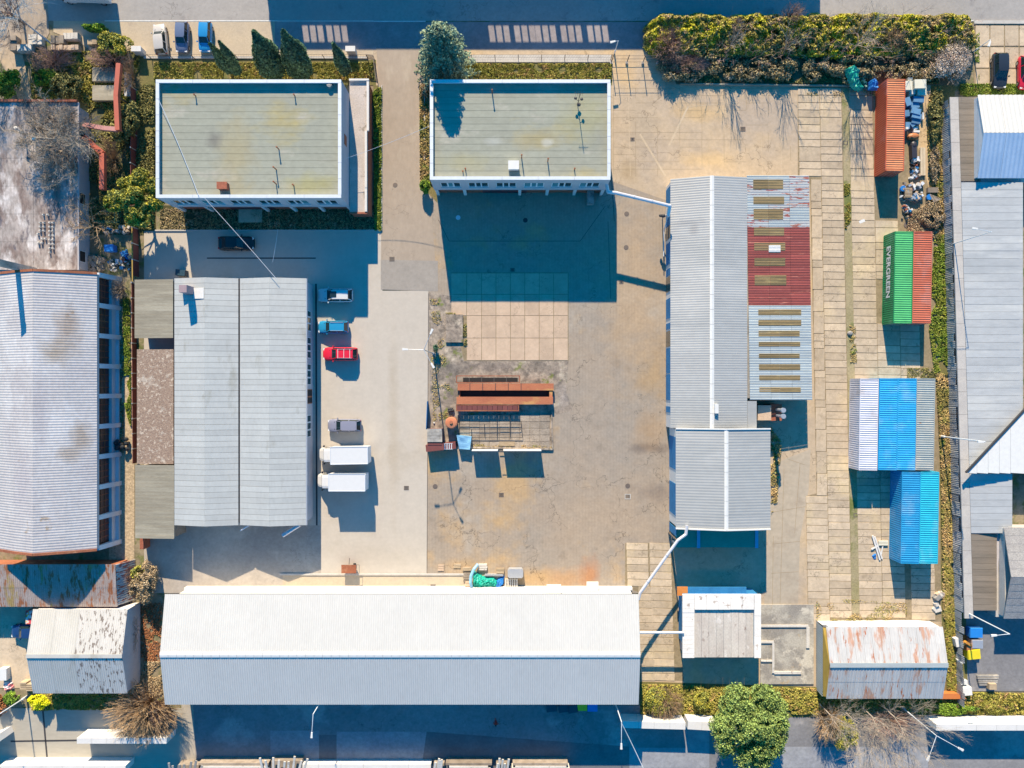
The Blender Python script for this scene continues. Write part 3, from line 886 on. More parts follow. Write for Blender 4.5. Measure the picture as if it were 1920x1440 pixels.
M['sheet_b'] = mat("pale_metal_roof", (.52, .53, .505), (.485, .495, .475), ns=.3, fs=3, mid=.03, fine=.05, rough=.5, metal=.15, var=.055, stretch=(1, .4, 1), stains=[((.40, .40, .36), .5, .62, .74)])
M['sheet_e'] = mat("grey_metal_roof", (.45, .45, .435), (.41, .415, .40), ns=.12, fs=3, mid=.03, spots=[(1290, 418, 30, 8, (.30, .30, .30), .6, 4), (1300, 430, 10, 14, (.32, .31, .3), .6, 4)], fine=.05, rough=.45, metal=.2, var=.025, stretch=(.25, 1, 1), stains=[((.50, .495, .47), .1, .55, .66)])
xB = [P(327, 0, 3.4).x, P(448, 0, 3.4).x, P(574, 0, 3.4).x]
yB = [P(0, 522, 3.6).y, P(0, 985, 3.6).y]
tB = thing("workshop_hall", "long pale hall with two shallow metal gables west of the parked cars", "hall", ((xB[0] + xB[2]) / 2, (yB[0] + yB[1]) / 2, 0))
gable_y(tB, 327, 384, 447, 522, 985, 3.45, 4.35, 3.45, 44, 'sheet_b')
gable_y(tB, 450, 505, 574, 522, 985, 3.45, 4.35, 3.5, 44, 'sheet_b')
w = MB(); X0, X1 = xB[0] + .3, xB[2] - .05
w.prism([(X0, yB[1] + .4), (xB[1], yB[1] + .4), (xB[1], yB[0] - .4), (X0, yB[0] - .4)], 0, [3.3, 3.3, 3.3, 3.3])
w.build("west_wall_block", M['white_wall'], tB)
w = MB(); w.box(xB[1] + .01, yB[1] + .4, 0, X1, yB[0] - .4, 3.3); w.build("east_wall_block", M['plaster'], tB)
for (xa, xr_, xb_) in ((X0, P(384, 0, 4.3).x, xB[1]), (xB[1] + .01, P(505, 0, 4.3).x, X1)):
    w = MB()
    for yy in (yB[1] + .41, yB[0] - .6):
        w.add([(xa, yy, 3.302), (xb_, yy, 3.302), (xr_, yy, 4.2), (xa, yy + .2, 3.302), (xb_, yy + .2, 3.302), (xr_, yy + .2, 4.2)],
              [(0, 1, 2), (5, 4, 3), (0, 3, 4, 1), (1, 4, 5, 2), (2, 5, 3, 0)])
    w.build("gable_end", M['plaster'], tB)
w = MB(); w.box(xB[1] - .12, yB[1] + .3, 3.31, xB[1] + .12, yB[0], 3.36); w.build("valley_gutter", M['iron_d'], tB)
w = MB(); w.box(xB[2] + .01, yB[1], 3.36, xB[2] + .16, yB[0], 3.5); w.build("eaves_gutter", M['steel'], tB)
def win_east(t, X, y0px, y1px, z0, z1, fm='frame', pm='glass_d', n=1, h=2.4):
    ya, yb = P(0, y0px, h).y, P(0, y1px, h).y
    f = MB(); f.box(X, yb, z0, X + .06, ya, z1)
    wo = f.build("window", M[fm], t)
    for i in range(n):
        a_, b_ = ya + (yb - ya) * i / n - .1, ya + (yb - ya) * (i + 1) / n + .1
        q = MB(); q.box(X + .062, b_, z0 + .12, X + .075, a_, z1 - .12); q.build("pane", M[pm], wo)
for (a_, b_) in ((582, 594), (594, 606), (606, 621), (632, 645), (645, 658), (658, 672), (682, 694), (694, 708), (708, 722), (778, 792), (792, 806), (806, 820)):
    win_east(tB, X1, a_, b_, 1.3, 2.9)
win_east(tB, X1, 730, 744, .6, 2.9, 'rust', 'dark', 1); win_east(tB, X1, 744, 757, .6, 2.9, 'rust', 'dark', 1)
# roof shaft and its fan casing
c = P(352, 545, 3.95)
b = MB(); b.box(c.x - .15, c.y - .5, 3.6, c.x + .85, c.y + .45, 6.1); b.build("chimney", mat("lilac_render", (.36, .27, .29), (.30, .23, .25), ns=1), tB)
b = MB(); b.box(c.x - .8, c.y - .3, 3.9, c.x - .2, c.y + .4, 4.6); b.build("fan_casing", M['steel'], tB)
b = MB(); p, q = P(363, 540, 4.1), P(383, 560, 4.2); b.sheet((p.x, q.y, 4.15), (q.x, q.y, 4.38), (q.x, p.y, 4.38), (p.x, p.y, 4.15), .04); b.build("roof_patch", M['white'], tB)
b = MB(); b.tube(P(562, 984, 2.9), P(530, 1004, 2.9), .28, .28, 12); b.tube(P(530, 1004, 2.9), P(529.6, 1004.3, 2.9), .18, .18, 12, 1)
b.build("exhaust_duct", [M['pipe'], M['dark']], tB)
b = MB(); b.tube(P(467, 985, 3.2), P(451, 995, 2.8), .1, .1, 8); b.build("downpipe", M['pipe'], tB)

# ---- lean-tos west of that hall
M['moss'] = mat("mossy_sheeting", (.335, .305, .235), (.26, .235, .18), ns=.8, stretch=(.25, 2, 1), fine=.15, var=.08, stains=[((.40, .37, .29), .3, .52, .66)])
M['pebble'] = mat("pebble_roof", (.34, .25, .19), (.25, .18, .14), ns=3, fine=.45, fs=9, bump=1, stains=[((.52, .47, .40), .45, .58, .68), ((.5, .42, .34), 2.5, .55, .62)])
def lean_to(label, x0, x1, y0, y1, h0, h1, m, n, name="shed"):
    a, b_ = P(x0, y0, (h0 + h1) / 2), P(x1, y1, (h0 + h1) / 2)
    t = thing(name, label, "shed", ((a.x + b_.x) / 2, (a.y + b_.y) / 2, 0))
    w = MB(); w.prism([(a.x + .2, b_.y + .2), (b_.x - .05, b_.y + .2), (b_.x - .05, a.y - .2), (a.x + .2, a.y - .2)], 0, [h0 - .12, h1 - .12, h1 - .12, h0 - .12])
    w.build("wall", M['brick'] if m == 'pebble' else M['wood_g'], t)
    for i in range(n):
        ya = a.y + (b_.y - a.y) * i / n; yb = a.y + (b_.y - a.y) * (i + 1) / n
        s = MB(); dz = random.uniform(0, .02) if n > 1 else 0
        s.sheet((a.x, yb + .012, h0 + dz), (b_.x, yb + .012, h1 + dz), (b_.x, ya, h1 + dz + .015), (a.x, ya, h0 + dz + .015), .07)
        s.build("roof_sheet" if n > 1 else "roof", M[m], t)
    return t
lean_to("mossy brown lean-to at the top of the row beside the pale hall", 251, 326, 524, 634, 3.0, 3.4, 'moss', 20)
lean_to("flat shed with a rusty pebbled roof between two mossy lean-tos", 256, 326, 655, 870, 2.9, 3.1, 'pebble', 1)
lean_to("mossy brown lean-to at the bottom of the row beside the pale hall", 252, 328, 872, 1010, 3.0, 3.4, 'moss', 24)

# ---- middle hall on the east side, north section
def wallbox(t, pts, z0, z1, m, name="wall"):
    w = MB(); w.prism(pts, z0, z1); return w.build(name, M[m] if isinstance(m, str) else m, t)
hw, hrg, hx = 3.3, 4.9, 4.15
xw, xr_, xe_ = P(1257, 0, hw).x, P(1335, 0, hrg).x, P(1401, 0, hx).x
yn, ys = P(0, 333, 4).y, P(0, 803, 4).y
tE = thing("warehouse", "long grey hall with white ridge caps and a rusty patched lean-to roof", "warehouse", ((xw + xe_) / 2, (yn + ys) / 2, 0))
def roof_bays(t, n, sides, yn, ys):
    for (e0, h0, e1, h1) in sides:
        for i in range(n):
            ya, yb = yn + (ys - yn) * i / n, yn + (ys - yn) * (i + 1) / n
            z = random.uniform(0, .012)
            r = MB(); r.corr((e0, ya, h0 + z), (e0, yb, h0 + z), (e1, ya, h1 + z), (e1, yb, h1 + z), .34, .012); r.build("roof_sheet", M['sheet_e'], t)
roof_bays(tE, 17, ((xw, hw, xr_, hrg), (xr_, hrg, xe_, hx)), yn, ys)
n = 17
def ridge_caps(t, x, yn, ys, h, n, wd=.28, sl=.2, m='white'):
    for i in range(n):
        ya = yn + (ys - yn) * i / n; yb = yn + (ys - yn) * (i + 1) / n + .035
        c_ = MB()
        c_.sheet((x - wd, yb, h + .05 - wd * sl), (x, yb, h + .07), (x, ya, h + .075), (x - wd, ya, h + .055 - wd * sl), .03)
        c_.sheet((x, yb, h + .07), (x + wd, yb, h + .05 - wd * sl), (x + wd, ya, h + .055 - wd * sl), (x, ya, h + .075), .03)
        c_.build("ridge_cap", M[m], t)
ridge_caps(tE, xr_, yn, ys, hrg, 17)
wallbox(tE, [(xw + .15, ys), (xw + .15, yn - .2), (xe_, yn - .2), (xe_, ys)], 0, [hw - .1, hw - .1, hx - .15, hx - .15], 'white_wall')
# striped west wall: blue and white bays
def bays(t, X, spans, z0, z1, h=1.6):
    for (a_, b_, m) in spans:
        ya, yb = P(0, a_, h).y, P(0, b_, h).y
        q = MB(); q.box(X - .05, yb, z0, X - .004, ya, z1)
        q.build("blue_bay" if m == 'blue_paint' else ("bay_window" if m == 'glass_d' else "white_bay"), M[m], t)
bays(tE, xw + .15, [(352, 383, 'blue_paint'), (384, 398, 'white'), (400, 424, 'blue_paint'), (425, 448, 'glass_d'), (450, 455, 'white'), (456, 496, 'blue_paint'), (504, 517, 'blue_paint'), (519, 547, 'glass_d'), (560, 597, 'blue_paint'), (606, 617, 'blue_paint'),
                    (621, 650, 'glass_d'), (653, 700, 'blue_paint'), (702, 750, 'blue_paint'), (762, 773, 'blue_paint')], .15, 3.1)
b = MB(); b.box(xr_ + .3, ys + 2.0, hrg - .1, xr_ + .75, ys + 3.2, hrg + .35); b.build("roof_vent", M['white'], tE)
# lean-to: bands of differently aged sheets
M['rsheet_r'] = mat("red_painted_sheet", (.30, .072, .062), (.24, .06, .055), ns=.5, fine=.12, var=.12, stretch=(.4, 2, 1), rough=.6, stains=[((.44, .16, .12), .9, .6, .7)])
M['rsheet_g'] = mat("zinc_sheet", (.45, .50, .50), (.38, .43, .45), ns=.4, fine=.08, var=.07, stretch=(.3, 2, 1), rough=.5, metal=.15)
M['rsheet_b'] = mat("brown_translucent_sheet", (.25, .185, .095), (.19, .145, .075), ns=.7, fine=.15, var=.14, stretch=(.3, 3, 1), stains=[((.32, .25, .12), .8, .55, .65)])
M['rsheet_x'] = mat("half_rusted_sheet", (.43, .44, .45), (.38, .40, .41), ns=.4, fine=.1, var=.06, stretch=(.5, 2.5, 1), stains=[((.33, .11, .085), 1.3, .54, .57), ((.40, .20, .15), 1.0, .60, .64)])
he0, he1 = 4.1, 3.4
def Lx(px): # height along the lean-to
    return he0 + (he1 - he0) * (px - 1400) / 120
def lsheet(x0, x1, y0, y1, m, dz=0.0):
    """small corrugated sheet of the lean-to"""
    ha, hb = Lx(x0), Lx(x1)
    a = P(x0, y0, ha); b_ = P(x1, y0, hb); c = P(x0, y1, ha); d = P(x1, y1, hb)
    s = MB()
    up = Vector((0, 0, dz + random.uniform(0, .01)))
    s.corr(a + up, c + up, b_ + up, d + up, .2, .03)
    s.build("roof_sheet", M[m], tE)
def xs_at(y): # lean-to drifts slightly to the right going down the picture
    d = (y - 330) * .0145
    return 1400 + d, 1517 + d
y = 329
while y < 749:
    y2 = min(y + 12.2, 750)
    l, r_ = xs_at(y)
    if y < 425: m = 'rsheet_x'
    elif y < 568: m = 'rsheet_r'
    else: m = 'rsheet_g'
    for (a_, b_) in ((l, l + 40), (l + 40, l + 80), (l + 80, r_)):
        mm = m
        if y < 425: mm = random.choice(['rsheet_x', 'rsheet_g', 'rsheet_x'])
        lsheet(a_, b_ - .3, y, y2 - .3, mm)
    y = y2
for (y0, y1, x1) in ((337, 355, 1468), (369, 383, 1470), (392, 412, 1468), (427, 442, 1470), (455, 470, 1472), (484, 499, 1472), (516, 535, 1474),
                 (580, 591, 1502), (600, 611, 1502), (620, 631, 1499), (641, 650, 1500), (663, 672, 1499), (683, 694, 1500), (704, 713, 1500), (726, 736, 1501)):
    x0 = 1412 + (y0 - 330) * .0145 + (6 if y0 > 570 else 0)
    lsheet(x0, x0 + (x1 - x0) * .5, y0, y1, 'rsheet_b', .035)
    lsheet(x0 + (x1 - x0) * .5 + .3, x1, y0, y1, 'rsheet_b', .035)
lsheet(1441, 1463, 460, 473, 'white', .075)
a, b_ = P(1402, 330, 4.1), P(1521, 749, 3.4)
wallbox(tE, [(xe_ + .02, b_.y + .2), (xe_ + .02, a.y - .2), (b_.x - .15, a.y - .2), (b_.x - .15, b_.y + .2)], 0, [3.9, 3.9, 3.2, 3.2], 'concrete_grey', "lean_to_wall")
# small strip of hall roof east of the joint, then the chimney block with two flues
a, b_ = P(1401, 752, 4.0), P(1419, 803, 4.0)
s = MB(); s.sheet((a.x, b_.y, 4.1), (b_.x, b_.y, 3.95), (b_.x, a.y, 3.95), (a.x, a.y, 4.1), .08); s.build("side_roof", M['sheet_e'], tE)
wallbox(tE, [(a.x, b_.y), (a.x, a.y - .1), (b_.x - .1, a.y - .1), (b_.x - .1, b_.y)], 0, 3.8, 'plaster', "side_wall")
a, b_ = P(1421, 760, 3.0), P(1446, 788, 3.0)
b = MB(); b.box(a.x, b_.y, 0, b_.x, a.y, 3.0); b.build("boiler_annex", M['slab_b'], tE)
a2, b2 = P(1446, 758, 2.6), P(1466, 789, 2.6)
b = MB(); b.box(b_.x + .003, b2.y, 0, b2.x, a2.y, 2.6); b.build("brick_stack", M['brick'], tE)
for yy in (768, 779):
    q = P(1456, yy, 2.5)
    b = MB(); b.tube((q.x, q.y, 2.4), (q.x, q.y, 4.6), .2, .2, 14); b.tube((q.x, q.y, 4.6), (q.x, q.y, 4.95), .32, .32, 16); b.build("flue", M['steel'], tE)

# ---- south section of that hall
hw2, hr2 = 4.4, 5.6
xw, xr_, xe_ = P(1267, 0, hw2).x, P(1362, 0, hr2).x, P(1445, 0, hw2 + .5).x
yn, ys = P(0, 804, 4.8).y, P(0, 992, 4.8).y
tS = thing("warehouse", "wider grey hall section with a white edged gable and blue canopy below", "warehouse", ((xw + xe_) / 2, (yn + ys) / 2, 0))
roof_bays(tS, 7, ((xw, hw2, xr_, hr2), (xr_, hr2, xe_, hw2 + .4)), yn, ys)
ridge_caps(tS, xr_, yn, ys, hr2, 7, .26, .18)
for yy in (yn, ys):
    for e0, h0, e1, h1 in ((xw, hw2, xr_, hr2), (xr_, hr2, xe_, hw2 + .4)):
        r = MB(); r.bar((e0, yy, h0 + .02), (e1, yy, h1 + .02), .16, .22); r.build("verge_trim", M['white'], tS)
wallbox(tS, [(xw + .15, ys + .2), (xw + .15, yn - .1), (xe_ - .15, yn - .1), (xe_ - .15, ys + .2)], 0, [hw2 - .1, hw2 - .1, hw2 + .25, hw2 + .25], 'white_wall')
bays(tS, xw + .15, [(818, 878, 'blue_paint'), (904, 963, 'blue_paint'), (985, 1000, 'blue_paint')], .15, 4.1, 2.2)
a, b_ = P(1268, 980, 3.2), P(1423, 1027, 3.2)
b = MB(); b.box(a.x, b_.y, 2.95, b_.x, ys + .15, 3.05); b.build("canopy_roof", mat("teal_sheet", (.05, .31, .24), (.04, .27, .21), ns=.5, fine=.1), tS)
for px in (1310, 1419):
    q = P(px, 1000, 3.2); b = MB(); b.box(q.x - .2, b_.y - .05, 3.06, q.x + .2, ys + .1, 3.22); b.build("canopy_beam", plain("sky_blue_beam", (.12, .38, .62)), tS)
for px in (1272, 1345, 1419):
    q = P(px, 1024, 3.0); b = MB(); b.box(q.x - .12, b_.y + .1, 0, q.x + .12, b_.y + .34, 2.94); b.build("canopy_post", M['white'], tS)

# ---- long hall along the south side
he, hrr = 5.6, 6.9
A_, B_ = P(310, 1114, he), P(1197, 1321, he)
RL, RR = P(299, 1228, hrr), P(1201, 1228, hrr)
x0, x1 = (A_.x + RL.x) / 2, (B_.x + RR.x) / 2
tD = thing("storage_hall", "very long white corrugated gable hall along the south street", "hall", ((x0 + x1) / 2, (A_.y + B_.y) / 2, 0))
M['sheet_w'] = mat("white_corrugated_sheet", (.54, .54, .525), (.515, .515, .50), ns=.2, fs=3, mid=.02, fine=.04, rough=.5, stretch=(1, .4, 1), stains=[((.44, .42, .40), .9, .70, .78)])
M['sheet_d'] = mat("blue_grey_corrugated_sheet", (.52, .56, .62), (.47, .51, .57), ns=.25, fine=.06, rough=.5, stretch=(1, .4, 1), stains=[((.38, .36, .36), .8, .68, .74)])
nseg = 12
for i in range(nseg):
    xa, xb = x0 + (x1 - x0) * i / nseg, x0 + (x1 - x0) * (i + 1) / nseg
    r = MB(); r.corr((xa, A_.y, he), (xb, A_.y, he), (xa, RL.y, hrr), (xb, RL.y, hrr), .29, .03, rows=1); r.build("north_roof_sheet", M['sheet_w'], tD)
    r = MB(); r.corr((xa, RL.y, hrr), (xb, RL.y, hrr), (xa, B_.y, he), (xb, B_.y, he), .29, .03, rows=1); r.build("south_roof_sheet", M['sheet_w'], tD)
nc = 56
for i in range(nc):
    xa, xb = x0 + (x1 - x0) * i / nc, x0 + (x1 - x0) * (i + 1) / nc - .03
    c_ = MB(); c_.sheet((xa, RL.y, hrr + .1), (xb, RL.y, hrr + .1), (xb, RL.y + .42, hrr + .04), (xa, RL.y + .42, hrr + .04), .03)
    c_.sheet((xa, RL.y - .3, hrr + .05), (xb, RL.y - .3, hrr + .05), (xb, RL.y, hrr + .1), (xa, RL.y, hrr + .1), .03)
    c_.build("ridge_cap", M['white'], tD)
w = MB()
wy0, wy1 = B_.y + .25, A_.y + .0
for (za, zb) in ((0, he - .1),):
    w.box(x0 + .3, wy0, 0, x1 - .3, wy1 - .9, he - .12)
w.build("wall", M['white_wall'], tD)
for xx in (x0 + .3, x1 - .5):
    w = MB(); w.add([(xx, wy0, he - .118), (xx, wy1 - .35, he - .118), (xx, RL.y, hrr - .12), (xx + .2, wy0, he - .118), (xx + .2, wy1 - .35, he - .118), (xx + .2, RL.y, hrr - .12)],
                    [(0, 1, 2), (5, 4, 3), (0, 3, 4, 1), (1, 4, 5, 2), (2, 5, 3, 0)]); w.build("gable_end", M['white_wall'], tD)
w = MB(); w.box(x0 + .3, wy1 - .12, he - .2, x1 - .2, wy1 + .01, he - .04); w.build("eaves_gutter", M['iron'], tD)
# loading dock on the north face
p, q = P(345, 1101, .9), P(1186, 1103, .9)
w = MB(); w.box(p.x, wy1 - .895, 0, q.x, wy1 - .55, .9); w.build("loading_dock", M['white_wall'], tD)
for (xa, xb, zz, m) in ((1025, 1052, 2.9, 'white'), (1100, 1122, 1.6, 'white'), ):
    p, q = P(xa, 1104, zz), P(xb, 1104, zz)
    w = MB(); w.box(p.x, wy1 - .84, zz - .15, q.x, wy1 + .45, zz); w.build("dock_canopy", M[m], tD)
for i in range(12):
    px = 360 + i * 70
    p = P(px, 1104, 2)
    w = MB(); w.box(p.x, wy1 - .899, .95, p.x + 3.0, wy1 - .86, 3.6); w.build("dock_door", M['white'], tD)

# ---- far-left hall with framed glazing
M['asb'] = mat("weathered_fibre_sheet", (.46, .45, .46), (.40, .385, .40), ns=.25, fine=.12, rough=.7, stretch=(1, .8, 1), stains=[((.33, .27, .22), .3, .66, .70), ((.50, .495, .51), .15, .5, .62)],
               spots=[(60, 900, 30, 60, (.36, .34, .37), .6, 5), (135, 615, 22, 50, (.30, .24, .20), .8, 5), (120, 660, 30, 25, (.30, .25, .20), .8, 5), (155, 815, 18, 30, (.30, .25, .21), .8, 5), (140, 850, 22, 16, (.31, .26, .22), .7, 5), (95, 760, 12, 90, (.36, .34, .36), .6, 5)])
heL, hrL = 4.5, 7.2
xe_ = P(182, 0, heL).x; xr_ = P(62, 0, hrL).x; xw = 2 * xr_ - xe_
yn, ys = P(0, 513, 5).y, P(0, 1031, 5).y
tL = thing("factory_hall", "big weathered corrugated hall with dark glazed bays at the western edge", "hall", (xr_, (yn + ys) / 2, 0))
prof = [(0, 0), (.5, .56), (1, 1)]
for (xa, xb) in ((xe_, xr_), (xw, xr_)):
    for (u0, v0), (u1, v1) in zip(prof, prof[1:]):
        xx0, xx1 = xa + (xb - xa) * u0, xa + (xb - xa) * u1
        z0, z1 = heL + (hrL - heL) * v0, heL + (hrL - heL) * v1
        r = MB(); r.corr((xx0, yn, z0), (xx0, ys, z0), (xx1, yn, z1), (xx1, ys, z1), .345, .022); r.build("roof_sheet", M['asb'], tL)
        for yy in (yn + .1, ys - .1):
            r = MB(); r.bar((xx0, yy, z0 + .02), (xx1, yy, z1 + .02), .32, .16); r.build("verge_board", M['rust'], tL)
pts = []
for (u, v) in prof: pts.append((xe_ - .3 + (xr_ - xe_ + .3) * u, heL - .15 + (hrL - heL) * v))
for (u, v) in prof[-2::-1]: pts.append((xw + .3 + (xr_ - xw - .3) * u, heL - .15 + (hrL - heL) * v))
for yy in (yn - .5, ys + .3):
    w = MB(); N_ = len(pts)
    vs = [(x, yy, z) for x, z in pts] + [(xw + .3, yy, 0), (xe_ - .3, yy, 0)]
    vs += [(x, yy + .2, z) for x, _, z in vs]
    k_ = N_ + 2
    w.add(vs, [tuple(range(k_)), tuple(reversed(range(k_, 2 * k_)))] + [(i, k_ + i, k_ + (i + 1) % k_, (i + 1) % k_) for i in range(k_)])
    w.build("gable_wall", M['plaster'], tL)
# east wall: sill, pillars, recessed dark glazing
M['louvre'] = mat("maroon_glazing", (.055, .025, .03), (.09, .045, .045), ns=1.5, fine=.3, rough=.3, stretch=(1, .5, 1))
nb = 9
w = MB(); w.box(xe_ - .5, ys + .35, 0, xe_ - .3, yn - .35, heL - .2); w.build("wall", M['louvre'], tL)
w = MB(); w.box(xe_ - .297, ys, 0, xe_ + .55 - .02, yn, .35)
w.build("plinth", M['trim'], tL)
w = MB(); w.box(xe_ - .297, ys, .36, xe_ + .1, yn, 1.3); w.build("sill_wall", M['trim'], tL)
w = MB(); w.box(xe_ - .297, ys, heL - .5, xe_ - .02, yn, heL - .12); w.build("lintel", M['plaster'], tL)
for i in range(nb + 1):
    yy = yn + (ys - yn) * i / nb
    w = MB(); w.hexa([(xe_ - .29, yy - .3, 0), (xe_ + .75, yy - .3, 0), (xe_ + .75, yy + .3, 0), (xe_ - .29, yy + .3, 0)],
                     [(xe_ - .29, yy - .3, heL - .52), (xe_ + .0, yy - .3, heL - .52), (xe_ + .0, yy + .3, heL - .52), (xe_ - .29, yy + .3, heL - .52)])
    w.build("pillar", M['trim'], tL)
for i in range(nb):
    ya, yb = yn + (ys - yn) * (i + .08) / nb, yn + (ys - yn) * (i + .92) / nb
    f = MB()
    for u in (0, .25, .5, .75, 1): 
        yy = ya + (yb - ya) * u; f.box(xe_ - .292, yy - .04, 1.35, xe_ - .22, yy + .04, heL - .55)
    for z in (2.3, 3.2): f.box(xe_ - .292, yb, z, xe_ - .232, ya, z + .07)
    f.build("window_frame", M['rust'] if i % 2 else M['brick'], tL)

# ---- low flat building in the northwest
hK = 3.2
a, b_ = P(-60, 192, hK), P(146, 506, hK)
M['roofK'] = mat("mottled_old_roof", (.36, .32, .30), (.20, .155, .14), ns=.7, lo=.42, hi=.6, fine=.3, fs=2.6, mid=.15, bump=.5, stretch=(1, .45, 1), stains=[((.56, .53, .52), .5, .52, .64), ((.13, .12, .14), .6, .60, .68), ((.24, .15, .07), .4, .66, .74)])
tK = thing("flat_building", "low flat building with a mottled peeling roof under bare trees", "building", ((a.x + b_.x) / 2, (a.y + b_.y) / 2, 0))
for i in range(6):
    ya = a.y + (b_.y - a.y) * i / 6; yb = a.y + (b_.y - a.y) * (i + 1) / 6
    for (xa, xb) in ((a.x, P(63, 0, hK).x), (P(63, 0, hK).x, b_.x)):
        w = MB(); w.box(xa + .015, yb + .02, hK - .16, xb - .015, ya - .01, hK + random.uniform(0, .02)); w.build("roof_slab", M['roofK'], tK)
w = MB(); w.box(a.x, b_.y + .3, 0, b_.x - .35, a.y - .3, hK - .163); w.build("wall", M['plaster'], tK)
w = MB(); w.box(b_.x + .003, b_.y, hK - .2, b_.x + .14, a.y, hK + .05); w.build("eaves_gutter", M['plaster'], tK)
w = MB(); w.box(a.x, a.y + .003, hK - .2, b_.x, a.y + .3, hK + .3); w.build("parapet", M['brick'], tK)
for yy in (362, 470, 240): win_east(tK, b_.x - .35, yy, yy + 22, 1.0, 2.4, 'trim', 'dark', 1, 1.7)
p = P(34, 243, hK + 1.3); q = P(66, 262, hK + .4)
w = MB(); w.tube((p.x + .0, p.y, hK), (p.x, p.y, hK + 1.6), .1, .1, 8); w.ball((p.x, p.y, hK + 1.75), (.28, .28, .2), 10, 5); w.build("roof_cowl", M['white'], tK)
w = MB(); w.tube((q.x, q.y, hK), (q.x, q.y, hK + .5), .22, .22, 10); w.ball((q.x, q.y, hK + .6), (.3, .3, .2), 10, 5); w.build("roof_cowl", M['tarp_lb'], tK)
for (px, py) in [(80, 402), (88, 402)] + [(74 + (i % 2) * 7, 417 + (i // 2) * 7.5) for i in range(6)] + [(70, 438), (78, 447), (84, 447), (71, 455), (77, 455)] + \
        [(92 + (i % 2) * 6, 417 + (i // 2) * 8) for i in range(15)]:
    p = P(px, py, hK + .3)
    w = MB(); w.obox((p.x, p.y), .26, .3, hK + .01, hK + .35, random.uniform(-.3, .3), taper=.6); w.build("roof_block", M['concrete_white'], tK)

# ---- square chimney beyond the western edge, leaning into the picture only by perspective
c = P(93, 515, 0)
t = thing("chimney_stack", "tall square concrete chimney stack rising at the left edge beside the corrugated hall", "chimney", (c.x, c.y, 0))
w = MB(); w.obox((c.x, c.y), .85, .8, 0, 10.7, taper=.94); w.build("shaft", M['concrete_grey'], t)
w = MB(); w.obox((c.x, c.y), .95, .9, 10.703, 10.9); w.build("cap", M['kerb'], t)

# ---- rusty shed and white shed in the southwest
M['rsG'] = mat("rusty_corrugated_sheet", (.33, .26, .225), (.38, .33, .31), ns=.6, fine=.2, rough=.7, stretch=(2, .6, 1), stains=[((.30, .12, .055), .8, .52, .6), ((.34, .25, .10), .3, .58, .64)])
hG = 3.2
a, b_ = P(-120, 1058, hG), P(220, 1138, hG - .5)
tG = thing("metal_shed", "low rust streaked corrugated shed between the factory hall and a white shed", "shed", ((a.x + b_.x) / 2, (a.y + b_.y) / 2, 0))
for i in range(8):
    xa, xb = a.x + (b_.x - a.x) * i / 8, a.x + (b_.x - a.x) * (i + 1) / 8 - .02
    ym = a.y + (b_.y - a.y) * .55
    r = MB(); r.corr((xa, a.y, hG), (xb, a.y, hG), (xa, ym, hG - .28), (xb, ym, hG - .28), .26, .04); r.build("roof_sheet", M['rsG'], tG)
    r = MB(); r.corr((xa, ym - .01, hG - .3), (xb, ym - .01, hG - .3), (xa, b_.y, hG - .6), (xb, b_.y, hG - .6), .26, .04); r.build("roof_sheet", M['rsG'], tG)
w = MB(); w.prism([(a.x, b_.y + .2), (b_.x - .15, b_.y + .2), (b_.x - .15, a.y - .2), (a.x, a.y - .2)], 0, [hG - .75, hG - .75, hG - .15, hG - .15]); w.build("wall", M['rust'], tG)
w = MB()
w.corr((b_.x + .9, a.y - .1, 0), (b_.x + .9, b_.y + .1, 0), (b_.x - .1, a.y - .1, hG - .2), (b_.x - .1, b_.y + .1, hG - .7), .3, .05); w.build("end_wall_sheet", M['rsheet_x'], tG)

heH, hrH = 3.4, 4.7
x0, x1 = P(62, 0, heH).x, P(233, 0, heH + .8).x
yN, yR, yS = P(0, 1142, heH).y, P(0, 1230, hrH).y, P(0, 1300, heH).y
M['shH'] = mat("mossy_white_sheet", (.53, .52, .49), (.48, .47, .43), ns=.5, fine=.06, rough=.6, stretch=(1, .5, 1), stains=[((.42, .40, .35), .28, .55, .62)])
M['shH2'] = mat("speckled_white_sheet", (.53, .52, .50), (.49, .48, .45), ns=.5, fine=.06, rough=.6, stretch=(2.2, .6, 1), stains=[((.20, .17, .15), 1.7, .56, .58)])
tH = thing("metal_shed", "white corrugated gable shed with moss speckles beside the red shrub strip", "shed", ((x0 + x1) / 2, (yN + yS) / 2, 0))
for i in range(4):
    xa, xb = x0 + (x1 - x0) * i / 4, x0 + (x1 - x0) * (i + 1) / 4 - .02
    m = M['shH2'] if i >= 2 else M['shH']
    r = MB(); r.corr((xa, yN, heH), (xb, yN, heH), (xa, yR, hrH), (xb, yR, hrH), .27, .035); r.build("roof_sheet", m, tH)
    r = MB(); r.corr((xa, yR, hrH), (xb, yR, hrH), (xa, yS, heH), (xb, yS, heH), .27, .035); r.build("roof_sheet", m, tH)
r = MB(); r.bar((x0, yR, hrH + .05), (x1, yR, hrH + .05), .5, .05); r.build("ridge_cap", M['shH'], tH)
w = MB(); w.box(x0 + .2, yS + .2, 0, x1 - .15, yN - .2, heH - .05); w.build("wall", M['white_wall'], tH)
w = MB(); xx = x1 - .1
w.add([(xx, yS + .15, 0), (xx, yN - .15, 0), (xx, yN - .15, heH - .02), (xx, yR, hrH - .05), (xx, yS + .15, heH - .02)] + [(xx - .04, y_, z_) for y_, z_ in ((yS + .15, 0), (yN - .15, 0), (yN - .15, heH - .02), (yR, hrH - .05), (yS + .15, heH - .02))],
      [(0, 1, 2, 3, 4), (9, 8, 7, 6, 5)]); w.build("gable_end", M['plaster'], tH)

